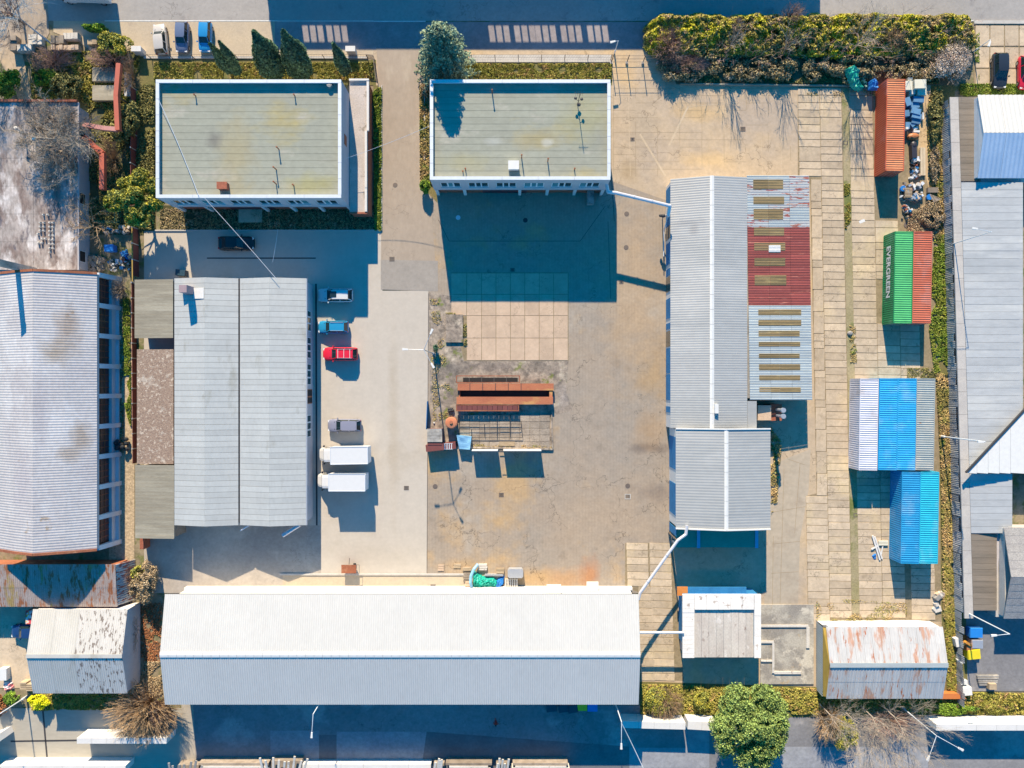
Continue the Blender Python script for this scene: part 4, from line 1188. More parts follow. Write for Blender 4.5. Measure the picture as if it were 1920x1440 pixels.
# ---- guardhouse with broad concrete parapet
hF = 3.1
a, b_ = P(1280, 1115, hF), P(1427, 1234, hF)
tF = thing("guardhouse", "square white flat roofed building with a wide concrete rim and two joined pipes", "building", ((a.x + b_.x) / 2, (a.y + b_.y) / 2, 0))
w = MB(); w.box(a.x + .2, b_.y + 1.6, 0, b_.x - .2, a.y - .1, hF - .35); w.build("wall", M['blue_paint'], tF)
w = MB(); w.box(b_.x - .9, b_.y + .2, 0, b_.x - .4, b_.y + 1.59, hF - .35); w.box(a.x + .4, b_.y + .2, 0, a.x + .9, b_.y + 1.59, hF - .35); w.build("porch_wall", M['plaster'], tF)
M['rimW'] = mat("stained_white_slab", (.78, .76, .72), (.72, .69, .64), ns=.5, fine=.08, var=.06, stains=[((.40, .32, .27), 1.1, .60, .67)])
M['rimG'] = mat("stained_grey_slab", (.56, .52, .46), (.47, .42, .37), ns=.6, fine=.15, var=.06, stretch=(1, .5, 1), stains=[((.24, .18, .15), 1.1, .60, .68), ((.66, .62, .57), .7, .58, .66)])
def fr(u, v): return (a.x + (b_.x - a.x) * u, a.y + (b_.y - a.y) * v)
zf = hF - .345
n = 14
for i in range(n):                  # western rim
    (xa, ya), (xb, yb) = fr(0, i / n), fr(.15, (i + 1) / n)
    w = MB(); w.box(xa, yb + .02, zf, xb, ya, hF + random.uniform(-.02, .02)); w.build("rim_slab", M['rimW'], tF)
for i in range(5):
    (xa, ya), (xb, yb) = fr(.153 + .76 * i / 5, 0), fr(.153 + .76 * (i + 1) / 5, .235)
    w = MB(); w.box(xa, yb, zf, xb - .025, ya, hF + random.uniform(-.01, .02)); w.build("rim_slab", M['rimW'], tF)
for i in range(3):
    (xa, ya), (xb, yb) = fr(.915, i / 3), fr(1, (i + 1) / 3)
    w = MB(); w.box(xa, yb + .02, zf, xb, ya, hF + random.uniform(-.01, .02)); w.build("rim_slab", M['rimW'], tF)
for i in range(8):
    (xa, ya), (xb, yb) = fr(.153 + .76 * i / 8, .238), fr(.153 + .76 * (i + 1) / 8, 1)
    w = MB(); w.box(xa, yb, zf, xb - .03, ya, hF - .27 + random.uniform(-.01, .01)); w.build("roof_slab", M['rimG'], tF)
p, q = P(1290, 1104, 2.2), P(1400, 1112, 2.2)
w = MB(); w.box(p.x, a.y - .097, 1.9, q.x, a.y + .7, 2.1); w.build("awning", M['blue_paint'], tF)
w = MB(); w.box(a.x - .5, a.y - .4, 2.0, a.x + .9, a.y + .75, 2.2); w.build("orange_flap", plain("orange_sheet", (.60, .22, .05)), tF)

# ---- foundation of a removed building
a, b_ = P(1426, 1134, .2), P(1526, 1283, .2)
tQ = thing("foundation_slab", "stained concrete foundation with low outlines of former rooms", "foundation", ((a.x + b_.x) / 2, (a.y + b_.y) / 2, 0))
w = MB(); w.box(a.x, b_.y, -.02, b_.x, a.y, .16)
w.build("slab", mat("stained_foundation", (.42, .39, .33), (.27, .25, .22), ns=.35, lo=.42, hi=.58, fine=.2, fs=5, bump=.4, stains=[((.52, .48, .40), .5, .55, .62), ((.40, .30, .18), .4, .62, .7)]), tQ)
for (xa, ya, xb, yb) in ((1427, 1172, 1516, 1176), (1427, 1202, 1451, 1206), (1448, 1206, 1452, 1262), (1452, 1259, 1502, 1264), (1427, 1238, 1448, 1241), (1512, 1176, 1518, 1215)):
    p, q = P(xa, ya, .3), P(xb, yb, .3)
    w = MB(); w.box(p.x, q.y, .162, q.x, p.y, .32); w.build("wall_stub", M['concrete_white'], tQ)

# ---- rusty gable garage in the southeast
heM, hrM = 2.7, 3.8
a, b_ = P(1549, 1175, heM), P(1768, 1310, heM)
yR = P(0, 1247, hrM).y
tM = thing("garage_block", "rust streaked white metal gable garage with an ochre end wall", "garage", ((a.x + b_.x) / 2, (a.y + b_.y) / 2, 0))
M['gar'] = mat("streaked_zinc", (.50, .50, .50), (.43, .435, .44), ns=.4, fine=.08, rough=.55, stretch=(1.4, .25, 1), var=.04, stains=[((.44, .27, .20), .8, .53, .62), ((.36, .13, .06), 1.1, .60, .66)])
n = 13
for i in range(n):
    xa, xb = a.x + (b_.x - a.x) * i / n, a.x + (b_.x - a.x) * (i + 1) / n - .02
    ymn = a.y + (yR - a.y) * .45; zm = heM + (hrM - heM) * .45
    yms = b_.y + (yR - b_.y) * .5; zs = heM + (hrM - heM) * .5
    for (y0_, z0_, y1_, z1_, up) in ((a.y, heM, ymn, zm, 0), (ymn, zm, yR, hrM, .02), (b_.y, heM, yms, zs, 0), (yms, zs, yR, hrM, .02)):
        r = MB(); r.corr((xa, y0_, z0_ + up), (xb, y0_, z0_ + up), (xa, y1_, z1_ + up), (xb, y1_, z1_ + up), .42, .03, prof=(0, 1, 1, 0, 0)); r.build("roof_sheet", M['gar'], tM)
r = MB(); r.bar((a.x, yR, hrM + .07), (b_.x, yR, hrM + .07), .6, .05); r.build("ridge_cap", M['rsheet_g'], tM)
w = MB(); w.box(a.x + .5, b_.y + .2, 0, b_.x - .2, a.y - .15, heM - .05); w.build("wall", M['white_wall'], tM)
p = P(1530, 1166, 0)
w = MB(); w.corr((p.x, a.y - .1, 0), (p.x, b_.y + .1, 0), (a.x - .35, a.y - .1, 2.4), (a.x - .35, b_.y + .1, 2.4), .33, .05); w.build("side_sheet", M['rsheet_g'], tM)
w = MB(); w.add([(a.x - .3, b_.y + .2, 2.4), (a.x - .3, a.y - .2, 2.4), (a.x + .0, yR, hrM - .1), (a.x + .35, a.y - .2, 2.7), (a.x + .35, b_.y + .2, 2.7)], [(0, 4, 2), (0, 2, 1), (1, 2, 3)]); w.build("gable_board", mat("ochre_board", (.42, .28, .06), (.34, .23, .05), ns=1, fine=.1), tM)
p, q = P(1535, 1165, .5), P(1740, 1175, .5)
w = MB(); w.hexa([(p.x, a.y - .14, 0), (q.x, a.y - .14, 0), (q.x - 1.5, p.y, 0), (p.x + .2, p.y - .1, 0)], [(p.x, a.y - .14, 1.6), (q.x, a.y - .14, 1.6), (q.x - 1.5, p.y - .4, 1.5), (p.x + .2, p.y - .4, 1.5)]); w.build("front_ledge", M['white_wall'], tM)

# ---- neighbour complex along the eastern edge
tN = thing("factory_building", "long neighbouring building with a pale edge strip and grey sheet roof along the eastern fence", "building", (*P(1850, 600)[:2], 0))
M['nsheet'] = mat("light_grey_sheet", (.46, .475, .48), (.415, .435, .445), ns=.3, fs=3, mid=.05, fine=.06, rough=.5, metal=.1, stretch=(.3, 1.4, 1), var=.05, stains=[((.52, .53, .52), .25, .52, .66)])
M['nedge'] = mat("pale_edge_strip", (.50, .47, .43), (.42, .40, .38), ns=.5, fine=.1, var=.05)
hN = 2.0
def quadpx(pts, hs): return [P(x, y, h) for (x, y), h in zip(pts, hs)]
def edge_x(y): # western roof edge runs slightly aslant
    return 1783 + (y - 182) * (1811 - 1783) / (1160 - 182)
rows = 23
for i in range(rows):
    ya, yb = 182 + (1160 - 182) * i / rows, 182 + (1160 - 182) * (i + 1) / rows - .4
    q = quadpx([(edge_x(yb) - 2, yb), (edge_x(yb) + 14, yb), (edge_x(ya) + 14, ya), (edge_x(ya) - 2, ya)], [hN] * 4)
    w = MB(); w.sheet(*q, .2); w.build("edge_strip", M['nedge'], tN)
rows = 38
for i in range(rows):
    ya, yb = 342 + (885 - 342) * i / rows, 342 + (885 - 342) * (i + 1) / rows - .4
    xa0, xa1 = edge_x(ya) + 14.5, edge_x(yb) + 14.5
    q = quadpx([(xa1, yb), (1918, yb), (1918, ya), (xa0, ya)], [hN + .02, hN + .75, hN + .75, hN + .02])
    dz = Vector((0, 0, random.uniform(0, .03)))
    w = MB(); w.sheet(*[v + dz for v in q], .06); w.build("roof_sheet", M['nsheet'], tN)
for i in range(9):
    ya, yb = 888 + 112 * i / 9, 888 + 112 * (i + 1) / 9 - .4
    q = quadpx([(edge_x(yb) + 14.5, yb), (1898, yb), (1898, ya), (edge_x(ya) + 14.5, ya)], [hN + .02, hN + .6, hN + .6, hN + .02])
    w = MB(); w.sheet(*q, .06); w.build("roof_sheet", M['nsheet'], tN)
M['nbrown'] = mat("brown_board_roof", (.24, .20, .16), (.18, .155, .125), ns=.5, fine=.12, stretch=(.3, 3, 1), var=.1)
for (y0, y1, x1) in ((182, 340, 1839), (1002, 1145, 1869)):
    n = round((y1 - y0) / 11)
    for i in range(n):
        ya, yb = y0 + (y1 - y0) * i / n, y0 + (y1 - y0) * (i + 1) / n - .4
        q = quadpx([(edge_x(yb) + 14.5, yb), (x1, yb), (x1, ya), (edge_x(ya) + 14.5, ya)], [hN + .02] * 4)
        w = MB(); w.sheet(*q, .06); w.build("board_roof_strip", M['nbrown'], tN)
a, b_ = P(1786, 190, hN), P(1990, 1155, hN)
w = MB(); w.prism([tuple(P(1792, 186, hN)[:2]), tuple(P(1917, 186, hN)[:2]), tuple(P(1917, 880, hN)[:2]), tuple(P(1890, 884, hN)[:2]), tuple(P(1866, 1142, hN)[:2]), tuple(P(1812, 1142, hN)[:2])], 0, hN - .2)
w.build("wall", M['plaster'], tN)
# white and blue gable north of it
tN1 = thing("metal_hall", "white and blue ribbed gable hall in the upper right corner", "hall", (*P(1900, 260)[:2], 0))
hE1, hR1 = 2.9, 4.1
xa, xr1 = P(1839, 0, hE1).x, P(1851, 0, hR1).x
yN, yR, yS = P(0, 178, hE1).y, P(0, 249, hR1).y, P(0, 334, hE1).y
xa = xr1 - .45
for i in range(5):
    x0_, x1_ = xa + i * 3.0, xa + i * 3.0 + 2.98
    r = MB(); r.corr((x0_, yN, hE1), (x1_, yN, hE1), (x0_, yR, hR1), (x1_, yR, hR1), .6, .06); r.build("roof_sheet", M['sheet_w'], tN1)
    r = MB(); r.corr((x0_, yR - .01, hR1), (x1_, yR - .01, hR1), (x0_, yS, hE1), (x1_, yS, hE1), .6, .06); r.build("roof_sheet", mat("pale_blue_sheet", (.36, .50, .68), (.30, .44, .62), ns=.3, fine=.05, rough=.5) if i == 0 else bpy.data.materials["pale_blue_sheet"], tN1)
w = MB(); w.prism([(xa + .1, yS + .2), (xa + 15, yS + .2), (xa + 15, yN - .2), (xa + .1, yN - .2)], 0, hE1 - .05); w.build("wall", M['trim'], tN1)
w = MB(); w.add([(xa + .08, yS + .2, hE1 - .05), (xa + .08, yN - .2, hE1 - .05), (xa + .08, yR, hR1 - .05), (xa + .2, yS + .2, hE1 - .05), (xa + .2, yN - .2, hE1 - .05), (xa + .2, yR, hR1 - .05)], [(0, 2, 1), (3, 4, 5), (0, 3, 5, 2), (1, 2, 5, 4)]); w.build("gable_end", M['trim'], tN1)
# white hall beyond the edge, its roof corner reaching in
tN2 = thing("metal_hall", "bright white panelled roof cutting in as a triangle at the right edge", "hall", (*P(1930, 840)[:2], 0))
h2 = 3.1
tri = [(1812, 886), (1921, 768), (1990, 700), (1990, 889)]
xsn = [1812, 1832, 1853, 1874, 1895, 1921, 1990]
def top_y(x): return 886 - (x - 1812) * (886 - 768) / (1921 - 1812)
for xa_, xb_ in zip(xsn, xsn[1:]):
    w = MB(); q = quadpx([(xa_ + .01, 886.5), (xb_ - .4, 888), (xb_ - .4, top_y(xb_ - .4)), (xa_, top_y(xa_))], [h2] * 4)
    w.sheet(*q, .15); w.build("roof_panel", M['white'], tN2)
w = MB(); w.bar(P(1811, 886, h2), P(1990, top_y(1990), h2), .2, .3); w.build("roof_trim", M['iron_d'], tN2)
w = MB(); q = quadpx([(1890, 880), (1990, 880), (1990, 770)], [h2] * 3); w.prism([(v.x, v.y) for v in q], 0, h2 - .2); w.build("wall", M['blue_paint'], tN2)
# shingle gable in the southeast corner of the neighbour
tN3 = thing("outbuilding", "grey shingled gable building at the right edge beside a beige wall", "building", (*P(1905, 1080)[:2], 0))
hh0, hh1 = 3.0, 4.4
M['shing'] = mat("grey_shingle", (.33, .32, .31), (.26, .25, .25), ns=1.2, fine=.3, fs=7, bump=.6, var=.06)
x0_ = P(1882, 0, hh0).x
yN, yR, yS = P(0, 989, hh0).y, P(0, 1082, hh1).y, P(0, 1160, hh0).y
for s_, (y0_, z0_, y1_, z1_) in enumerate(((yN, hh0, yR, hh1), (yR, hh1, yS, hh0))):
    for i in range(6):
        u0, u1 = i / 6, (i + 1) / 6
        w = MB(); w.sheet((x0_, y0_ + (y1_ - y0_) * u0, z0_ + (z1_ - z0_) * u0), (x0_ + 9, y0_ + (y1_ - y0_) * u0, z0_ + (z1_ - z0_) * u0), (x0_ + 9, y0_ + (y1_ - y0_) * u1, z0_ + (z1_ - z0_) * u1 + .02), (x0_, y0_ + (y1_ - y0_) * u1, z0_ + (z1_ - z0_) * u1 + .02), .1)
        w.build("shingle_course", M['shing'], tN3)
w = MB(); w.box(x0_ + .2, yS + .2, 0, x0_ + 9, yN - .2, hh0 - .05); w.build("wall", M['nedge'], tN3)
w = MB(); p, q = P(1870, 1002, hN), P(1886, 1158, hN); w.box(p.x, q.y, 0, q.x + .3, p.y, hN - .3); w.build("beige_annex", M['nedge'], tN3)

# ---- buildings just beyond the frame whose shadows fall on the street
SCREEN = [(a_ + k__ - 28, a_ + k__ + 11 - 28) for a_ in (568, 613, 917, 965, 1004, 1052, 1102) for k__ in (0, 14, 28)]  # openings of the added screen, spaced to place the light patches
def offscreen(name, label, x0, x1, ysouth, h, m='plaster', nw=20, screen=None):
    p, q = P(x0, ysouth), P(x1, ysouth)
    t = thing(name, label, "building", ((p.x + q.x) / 2, p.y + 8, 0))
    hb = h - 1.9 if screen else h
    w = MB(); w.box(p.x, p.y, 0, q.x, p.y + 16, hb); w.build("wall", M[m], t)
    r = MB(); r.box(p.x - .2, p.y + .4, hb + .003, q.x + .2, p.y + 16.2, hb + (.1 if screen else .25)); r.build("roof", M['felt_base'], t)
    if screen:                      # added unseen screen, its openings shaped to cast light patches on the street
        s_ = MB()
        xs_ = [p.x]
        for (a_, b__) in screen:
            u, v = P(a_, 0).x, P(b__, 0).x
            s_.box(xs_[-1], p.y, hb + .003, u, p.y + .3, h); xs_.append(v)
            s_.box(u, p.y, hb + .003, v, p.y + .3, hb + .2); s_.box(u, p.y, hb + 1.5, v, p.y + .3, h)
        s_.box(xs_[-1], p.y, hb + .003, q.x, p.y + .3, h)
        s_.build("added_light_screen", M[m], t)
    for i in range(nw):
        xx = p.x + (q.x - p.x) * (i + .5) / nw
        for z in range(1, int(hb // 3) + 1):
            f = MB(); f.box(xx - 1.1, p.y - .04, z * 3 - 2.0, xx + 1.1, p.y - .003, z * 3 - .5)
            f.build("window", M['glass_d'], t)
offscreen("street_building", "long building north of the street whose shadow covers the roadway", 482, 1510, 720 - 627 - 26.7 * 9.0 , 9.0, screen=SCREEN)
offscreen("street_building", "smaller building north of the street casting the shadow beside the garden", 66, 164, 720 - 662 - 26.7 * 7.0, 6.8, 'white_wall', 4)

# ---- white walls beside the south street
def white_wall(label, x0, y0, x1, y1, h, th, closed=True, n=6):
    """free-standing wall of cast panels; pixel points are its foot"""
    p, q = P(x0, y0), P(x1, y1)
    t = thing("boundary_wall", label, "wall", ((p.x + q.x) / 2, (p.y + q.y) / 2, 0))
    for i in range(n):
        a_, b__ = p.lerp(q, i / n), p.lerp(q, (i + 1) / n)
        d = (b__ - a_).normalized() * .012
        w = MB(); w.bar(a_ + d + Vector((0, 0, h / 2)), b__ - d + Vector((0, 0, h / 2)), th, h); w.build("wall_panel", M['white_wall'], t)
    return t
white_wall("white panel wall standing in front of the big bare shrub", 166, 1371, 330, 1371, 2.6, .75)
white_wall("short white wall panel at the left edge beside the lamp arm", -60, 1400, 24, 1366, 2.6, .9, n=5)
white_wall("white wall between the long hall and the round green tree", 1163, 1344, 1278, 1347, 2.2, .9, n=4)
white_wall("white wall section right beside the round green tree", 1282, 1345, 1334, 1348, 2.2, 1.1, n=2)
white_wall("long white wall beside the street at the lower right corner", 1733, 1346, 1990, 1346, 2.7, .8, n=7)
white_wall("white wall top crossing the bottom edge on the left", 20, 1425, 252, 1425, 2.2, .8, n=6)
white_wall("low pale wall along the bottom edge below the street lamp", 560, 1428, 810, 1428, 1.2, .6, n=6)

# ---------------------------------------------------------------- fences and pipes
def board_fence(label, pts, h, m, step=2.0, name="board_fence", th=.08, panel=None):
    p0 = P(*pts[0])
    t = thing(name, label, "fence", (p0.x, p0.y, 0))
    for a_, b_ in zip(pts, pts[1:]):
        p, q = P(*a_), P(*b_)
        n = max(1, round((q - p).length / step))
        for i in range(n):
            u, v = p.lerp(q, i / n), p.lerp(q, (i + 1) / n)
            d = (v - u).normalized() * .03
            w = MB(); w.bar(u + d + Vector((0, 0, h / 2)), v - d + Vector((0, 0, h / 2)), th, h); w.build("fence_panel", M[m], t)
            w = MB(); w.box(u.x - .07, u.y - .07, 0, u.x + .07, u.y + .07, h + .12); w.build("fence_post", M['steel'], t)
    return t
M['maroon'] = plain("maroon_board", (.17, .05, .045), rough=.7, var=.15)
f = board_fence("maroon board fence with a yellow rail behind the first mossy lean-to", [(259, 430), (260, 520)], 1.5, 'maroon')
w = MB(); w.bar(P(259, 430, 0) + Vector((0, 0, 1.56)), P(260, 530, 0) + Vector((0, 0, 1.56)), .14, .08); w.build("top_rail", mat("yellow_rail", (.45, .30, .08)), f)
board_fence("long maroon board fence beside the pebbled shed roof and gravel path", [(255, 532), (257, 868)], 1.1, 'maroon')
board_fence("maroon board fence between the office and the red heating pipe", [(256, 170), (256, 425)], 1.5, 'maroon')

# corrugated sheet fence along the eastern boundary
tf = thing("sheet_fence", "leaning grey corrugated sheet fence along the eastern verge", "fence", (*P(1775, 700)[:2], 0))
def fx(y): return 1763 + (y - 200) * (1800 - 1770) / 1110
M['fsheet'] = mat("blue_grey_fence_sheet", (.46, .49, .52), (.36, .39, .43), ns=.6, fine=.12, rough=.5, metal=.15, var=.12)
y = 196
i = 0
while y < 1312:
    y2 = y + 13.5
    p, q = P(fx(y), y), P(fx(y2), y2)
    h_ = 1.75 + random.uniform(-.12, .12)
    lean = random.uniform(-.12, .28)
    w = MB()
    w.corr((p.x, p.y, 0), (q.x, q.y + .02, 0), (p.x + lean, p.y, h_), (q.x + lean, q.y + .02, h_), .25, .04)
    w.build("corrugated_sheet", M['fsheet'], tf)
    y = y2

def wire_fence(label, pts, h, step=3.0, m='iron', brace=False, mesh=True):
    p0 = P(*pts[0])
    t = thing("wire_fence", label, "fence", (p0.x, p0.y, 0))
    for a_, b_ in zip(pts, pts[1:]):
        p, q = P(*a_), P(*b_)
        n = max(1, round((q - p).length / step))
        for i in range(n + 1):
            u = p.lerp(q, i / n)
            w = MB(); w.tube(u, u + Vector((0, 0, h)), .05, .05, 6); w.build("fence_post", M[m], t)
        w = MB()
        for z in (.1, h * .5, h - .05): w.tube(p + Vector((0, 0, z)), q + Vector((0, 0, z)), .018, .018, 3)
        if mesh:
            k_ = int((q - p).length / .35)
            for i in range(k_):
                u, v = p.lerp(q, i / k_), p.lerp(q, (i + 1) / k_)
                w.tube(u + Vector((0, 0, .1)), v + Vector((0, 0, h - .05)), .008, .008, 3, cap=False)
        w.build("fence_wires", M[m], t)
    return t
wire_fence("wire fence on the front kerb left of the entrance", [(285, 111), (690, 111)], 1.4)
wire_fence("wire fence on the front kerb between the spruce and the side gate", [(885, 112), (1145, 112)], 1.5)
wire_fence("wire fence beside the maroon boards and the yellow green tree", [(188, 420), (228, 420), (228, 375)], 1.8, 2.0, 'tarp_g')
tg = thing("gate", "open steel gate leaf between posts at the end of the front kerb", "gate", (*P(700, 112)[:2], 0))
for (a_, b_) in (((703, 113), (709, 158)), ((690, 112), (703, 113))):
    p, q = P(*a_), P(*b_)
    w = MB(); w.bar(p + Vector((0, 0, 1.5)), q + Vector((0, 0, 1.5)), .07, .07); w.bar(p + Vector((0, 0, .25)), q + Vector((0, 0, .25)), .07, .07)
    for i in range(9):
        u = p.lerp(q, i / 8); w.tube(u + Vector((0, 0, .2)), u + Vector((0, 0, 1.5)), .03, .03, 5)
    w.build("gate_leaf", M['iron'], tg)
tg = thing("gate", "wire side gate of three bays between the middle lawn and the hedge", "gate", (*P(1185, 117)[:2], 0))
for px in (1146, 1175, 1205, 1232):
    p = P(px, 118)
    w = MB(); w.tube(p, p + Vector((0, 0, 2.3)), .06, .06, 6); w.build("gate_post", M['iron'], tg)
    w = MB(); w.obox((p.x, p.y), .35, .35, 0, .2); w.build("post_foot", M['kerb'], tg)
w = MB()
for z in (.3, 1.2, 2.1): w.tube(P(1146, 118) + Vector((0, 0, z)), P(1232, 118) + Vector((0, 0, z)), .025, .025, 4)
w.build("gate_wires", M['iron'], tg)
for px, lab in ((265, "white gate pillar beside the small parking strip and garden"), (661, "white pillar on the front kerb beside the fourth conifer")):
    p = P(px, 100)
    w = MB(); w.box(p.x - .6, p.y - .3, 0, p.x + .6, p.y + .3, 1.3); w.box(p.x - .66, p.y - .36, 1.303, p.x + .66, p.y + .36, 1.38)
    tag(w.build("gate_pillar", M['white_wall']), lab, "pillar")

# retaining edge south of the hedge
w = MB(); p, q = P(1275, 158), P(1600, 162); w.bar(p + Vector((0, 0, .1)), q + Vector((0, 0, .1)), .18, .3)
tag(w.build("hedge_kerb", M['moss']), "low dark retaining kerb along the south foot of the hedge", "kerb")

def pipe(label, pts, r, m, posts=(), name="heating_pipe", cat="pipe", square=False, flanges=True, group=None):
    """pts: pixel x, y and height"""
    v = [P(*p) for p in pts]
    t = thing(name, label, cat, (v[0].x, v[0].y, 0), group)
    w = MB()
    if square:
        for a_, b_ in zip(v, v[1:]): w.bar(a_, b_, 2 * r, 2 * r)
    else:
        w.path(v, r, 10)
    w.build("pipe_run", M[m], t)
    if flanges and not square:
        for a_, b_ in zip(v, v[1:]):
            L_ = (b_ - a_).length; n = int(L_ // 3)
            for i in range(1, n + 1):
                c = a_.lerp(b_, i / (n + 1)); d = (b_ - a_).normalized() * .06
                f = MB(); f.tube(c - d, c + d, r * 1.18, r * 1.18, 10); f.build("pipe_band", M['steel'], t)
    for (px, py, h) in posts:
        g_ = P(px, py, h)
        f = MB(); f.box(g_.x - .08, g_.y - .08, 0, g_.x + .08, g_.y + .08, h - r); f.build("support_post", M['iron'], t)
    return t
pipe("white clad pipe bridging from the right office to the grey hall", [(1137, 345, 5.2), (1140, 360, 5.2), (1156, 362, 5.2), (1256, 386, 5.2), (1253, 404, 4.5), (1250, 404, 1.2)], .24, 'pipe')
pipe("diagonal clad pipe between the blue canopy and the long white hall", [(1288, 985, 5.0), (1286, 1002, 5.0), (1271, 1013, 5.0), (1230, 1070, 5.1), (1200, 1112, 5.2), (1197, 1124, 5.2)], .2, 'pipe', [(1270, 1014, 5.0)])
pipe("straight clad pipe between the long white hall and the guardhouse", [(1197, 1186, 3.2), (1282, 1186, 3.2)], .17, 'pipe')
M['red_pipe'] = plain("salmon_red_pipe", (.50, .13, .08), rough=.5)
M['pink_pipe'] = plain("faded_pink_pipe", (.55, .27, .24), rough=.5)
pipe("salmon red square duct running down past the garden slabs", [(224, 120, 3.2), (219, 180, 3.2), (222, 245, 3.2)], .3, 'red_pipe', [(222, 240, 3.2), (220, 180, 3.2)], square=True)
pipe("faded pink duct between the red duct and the flat building", [(220, 243, 3.2), (196, 241, 3.2), (157, 234, 3.2)], .28, 'pink_pipe', square=True)
pipe("short salmon duct bending down toward the yellow green tree", [(158, 258, 3.2), (193, 288, 3.2), (193, 356, 3.2)], .32, 'red_pipe', [(193, 290, 3.2), (193, 350, 3.2)], square=True)
w = MB()
t = thing("service_bracket", "bundle of valves and conduit on the wall of the grey hall below the pipe", "valves", (*P(1243, 405)[:2], 0))
p = P(1244, 404, 3.4)
w.ball((p.x, p.y, 3.2), (.35, .25, .3), 8, 5); w.ball((p.x - .3, p.y + .1, 2.9), (.2, .2, .25), 8, 5); w.build("valve_body", M['iron_d'], t)
w = MB(); w.path([(p.x, p.y, 3.2), (p.x + .7, p.y + .1, 3.0), (p.x + .5, p.y - 1.6, 1.4), (p.x + .5, p.y - 5, 1.2)], .07, 6); w.build("conduit", M['trim'], t)
w = MB(); w.tube(P(1242, 412), (p.x, p.y, 3.1), .07, .07, 6); w.build("stay_pole", M['wood_g'], t)

# overhead wires
def wire(label, a_, b_, r=.022, sag=.4, m='pipe', group=None):
    p, q = P(*a_), P(*b_)
    w = MB()
    pts = [p.lerp(q, i / 10) + Vector((0, 0, -sag * 4 * (i / 10) * (1 - i / 10))) for i in range(11)]
    for u, v in zip(pts, pts[1:]): w.tube(u, v, r, r, 4, cap=False)
    tag(w.build("overhead_wire", M[m]), label, "cable", group)
wire("thin cable running over the left office roof to the pale hall", (297, 186, 7.6), (372, 366, 7.6), .04)
wire("thin cable from the left office front down to the pale hall roof", (384, 372, 7.4), (520, 525, 4.6), .035)
wire("short dark cable lying across the pale hall roof near its gable", (521, 430, 5), (511, 492, 4.2), .022, .1)
wire("cable between the left office annex and the entrance road lamp", (640, 300, 5), (808, 235, 7.4), .02)
wire("cable hanging over the street beside the lamp at the bottom", (1165, 1355, 7.8), (1206, 1440, 8), .045)

# ---------------------------------------------------------------- street lamps
def lamp(label, foot, h, arms, m='trim', r=.09, tops=None, name="street_lamp", base_label=None):
    """arms: list of (dx, dy) metres; pole stands upright at foot (pixels on the ground)"""
    p = P(*foot)
    t = thing(name, label, "street lamp", (p.x, p.y, 0))
    w = MB(); w.tube(p, p + Vector((0, 0, h)), r, r * .65, 10); w.build("pole", M[m], t)
    w = MB(); w.tube(p - Vector((0, 0, .02)), p + Vector((0, 0, .9)), r * 1.7, r * 1.7, 10); w.build("pole_base", M[m], t)
    for (dx, dy) in arms:
        e = p + Vector((dx, dy, h + .15))
        d = Vector((dx, dy, 0)).normalized()
        w = MB(); w.tube(p + Vector((0, 0, h - .05)), e, r * .5, r * .32, 8); ar = w.build("arm", M[m], t)
        w = MB(); n_ = Vector((-d.y, d.x, 0))
        c0, c1 = e, e + d * .7
        w.hexa([c0 - n_ * .1 - Vector((0, 0, .08)), c0 + n_ * .1 - Vector((0, 0, .08)), c1 + n_ * .15 - Vector((0, 0, .06)), c1 - n_ * .15 - Vector((0, 0, .06))][::-1],
               [c0 - n_ * .09 + Vector((0, 0, .06)), c0 + n_ * .09 + Vector((0, 0, .06)), c1 + n_ * .13 + Vector((0, 0, .07)), c1 - n_ * .13 + Vector((0, 0, .07))][::-1])
        w.build("lamp_head", M['white'], t)
    return t
lamp("tall yard lamp with three splayed arms beside the pale paving edge", (813, 663), 10.6, [(-1.9, .05), (.8, 1.9), (.9, -1.6)], 'steel')
lamp("street lamp whose arm hangs over the south street left of its middle", (616, 1291), 7.5, [(-.1, -2.2)], 'trim')
lamp("street lamp with a straight short arm above the wheelie bins", (1148, 1300), 8.2, [(-.05, -2.6)], 'trim')
lamp("twin arm street lamp beside the bare trees in the lower right", (1690, 1325), 8.0, [(2.6, -1.4), (-1.0, -2.4)], 'trim')
lamp("lamp on a long leaning looking pole over the service yard at the right", (1800, 1142), 9.6, [(-1.7, -.1)], 'trim')
lamp("thin lamp over the grey neighbour roof beside the green container", (1772, 462), 9.3, [(-1.8, .3)], 'trim', .07)
lamp("lamp over the white triangular roof with a square head", (1764, 818), 9.0, [(-.3, .0)], 'trim')
lamp("lamp reaching in at the lower left corner above the yellow bush", (50, 1306), 9.0, [(-2.0, -1.4)], 'trim')
lamp("slim lamp beside the blossoming bush at the top right parking", (1825, 97), 3.4, [(-.1, -.3)], 'trim', .07)
lamp("small white lamp beside the side gate on the pavement", (1152, 100), 3.5, [(-.4, -.1)], 'trim', .06)

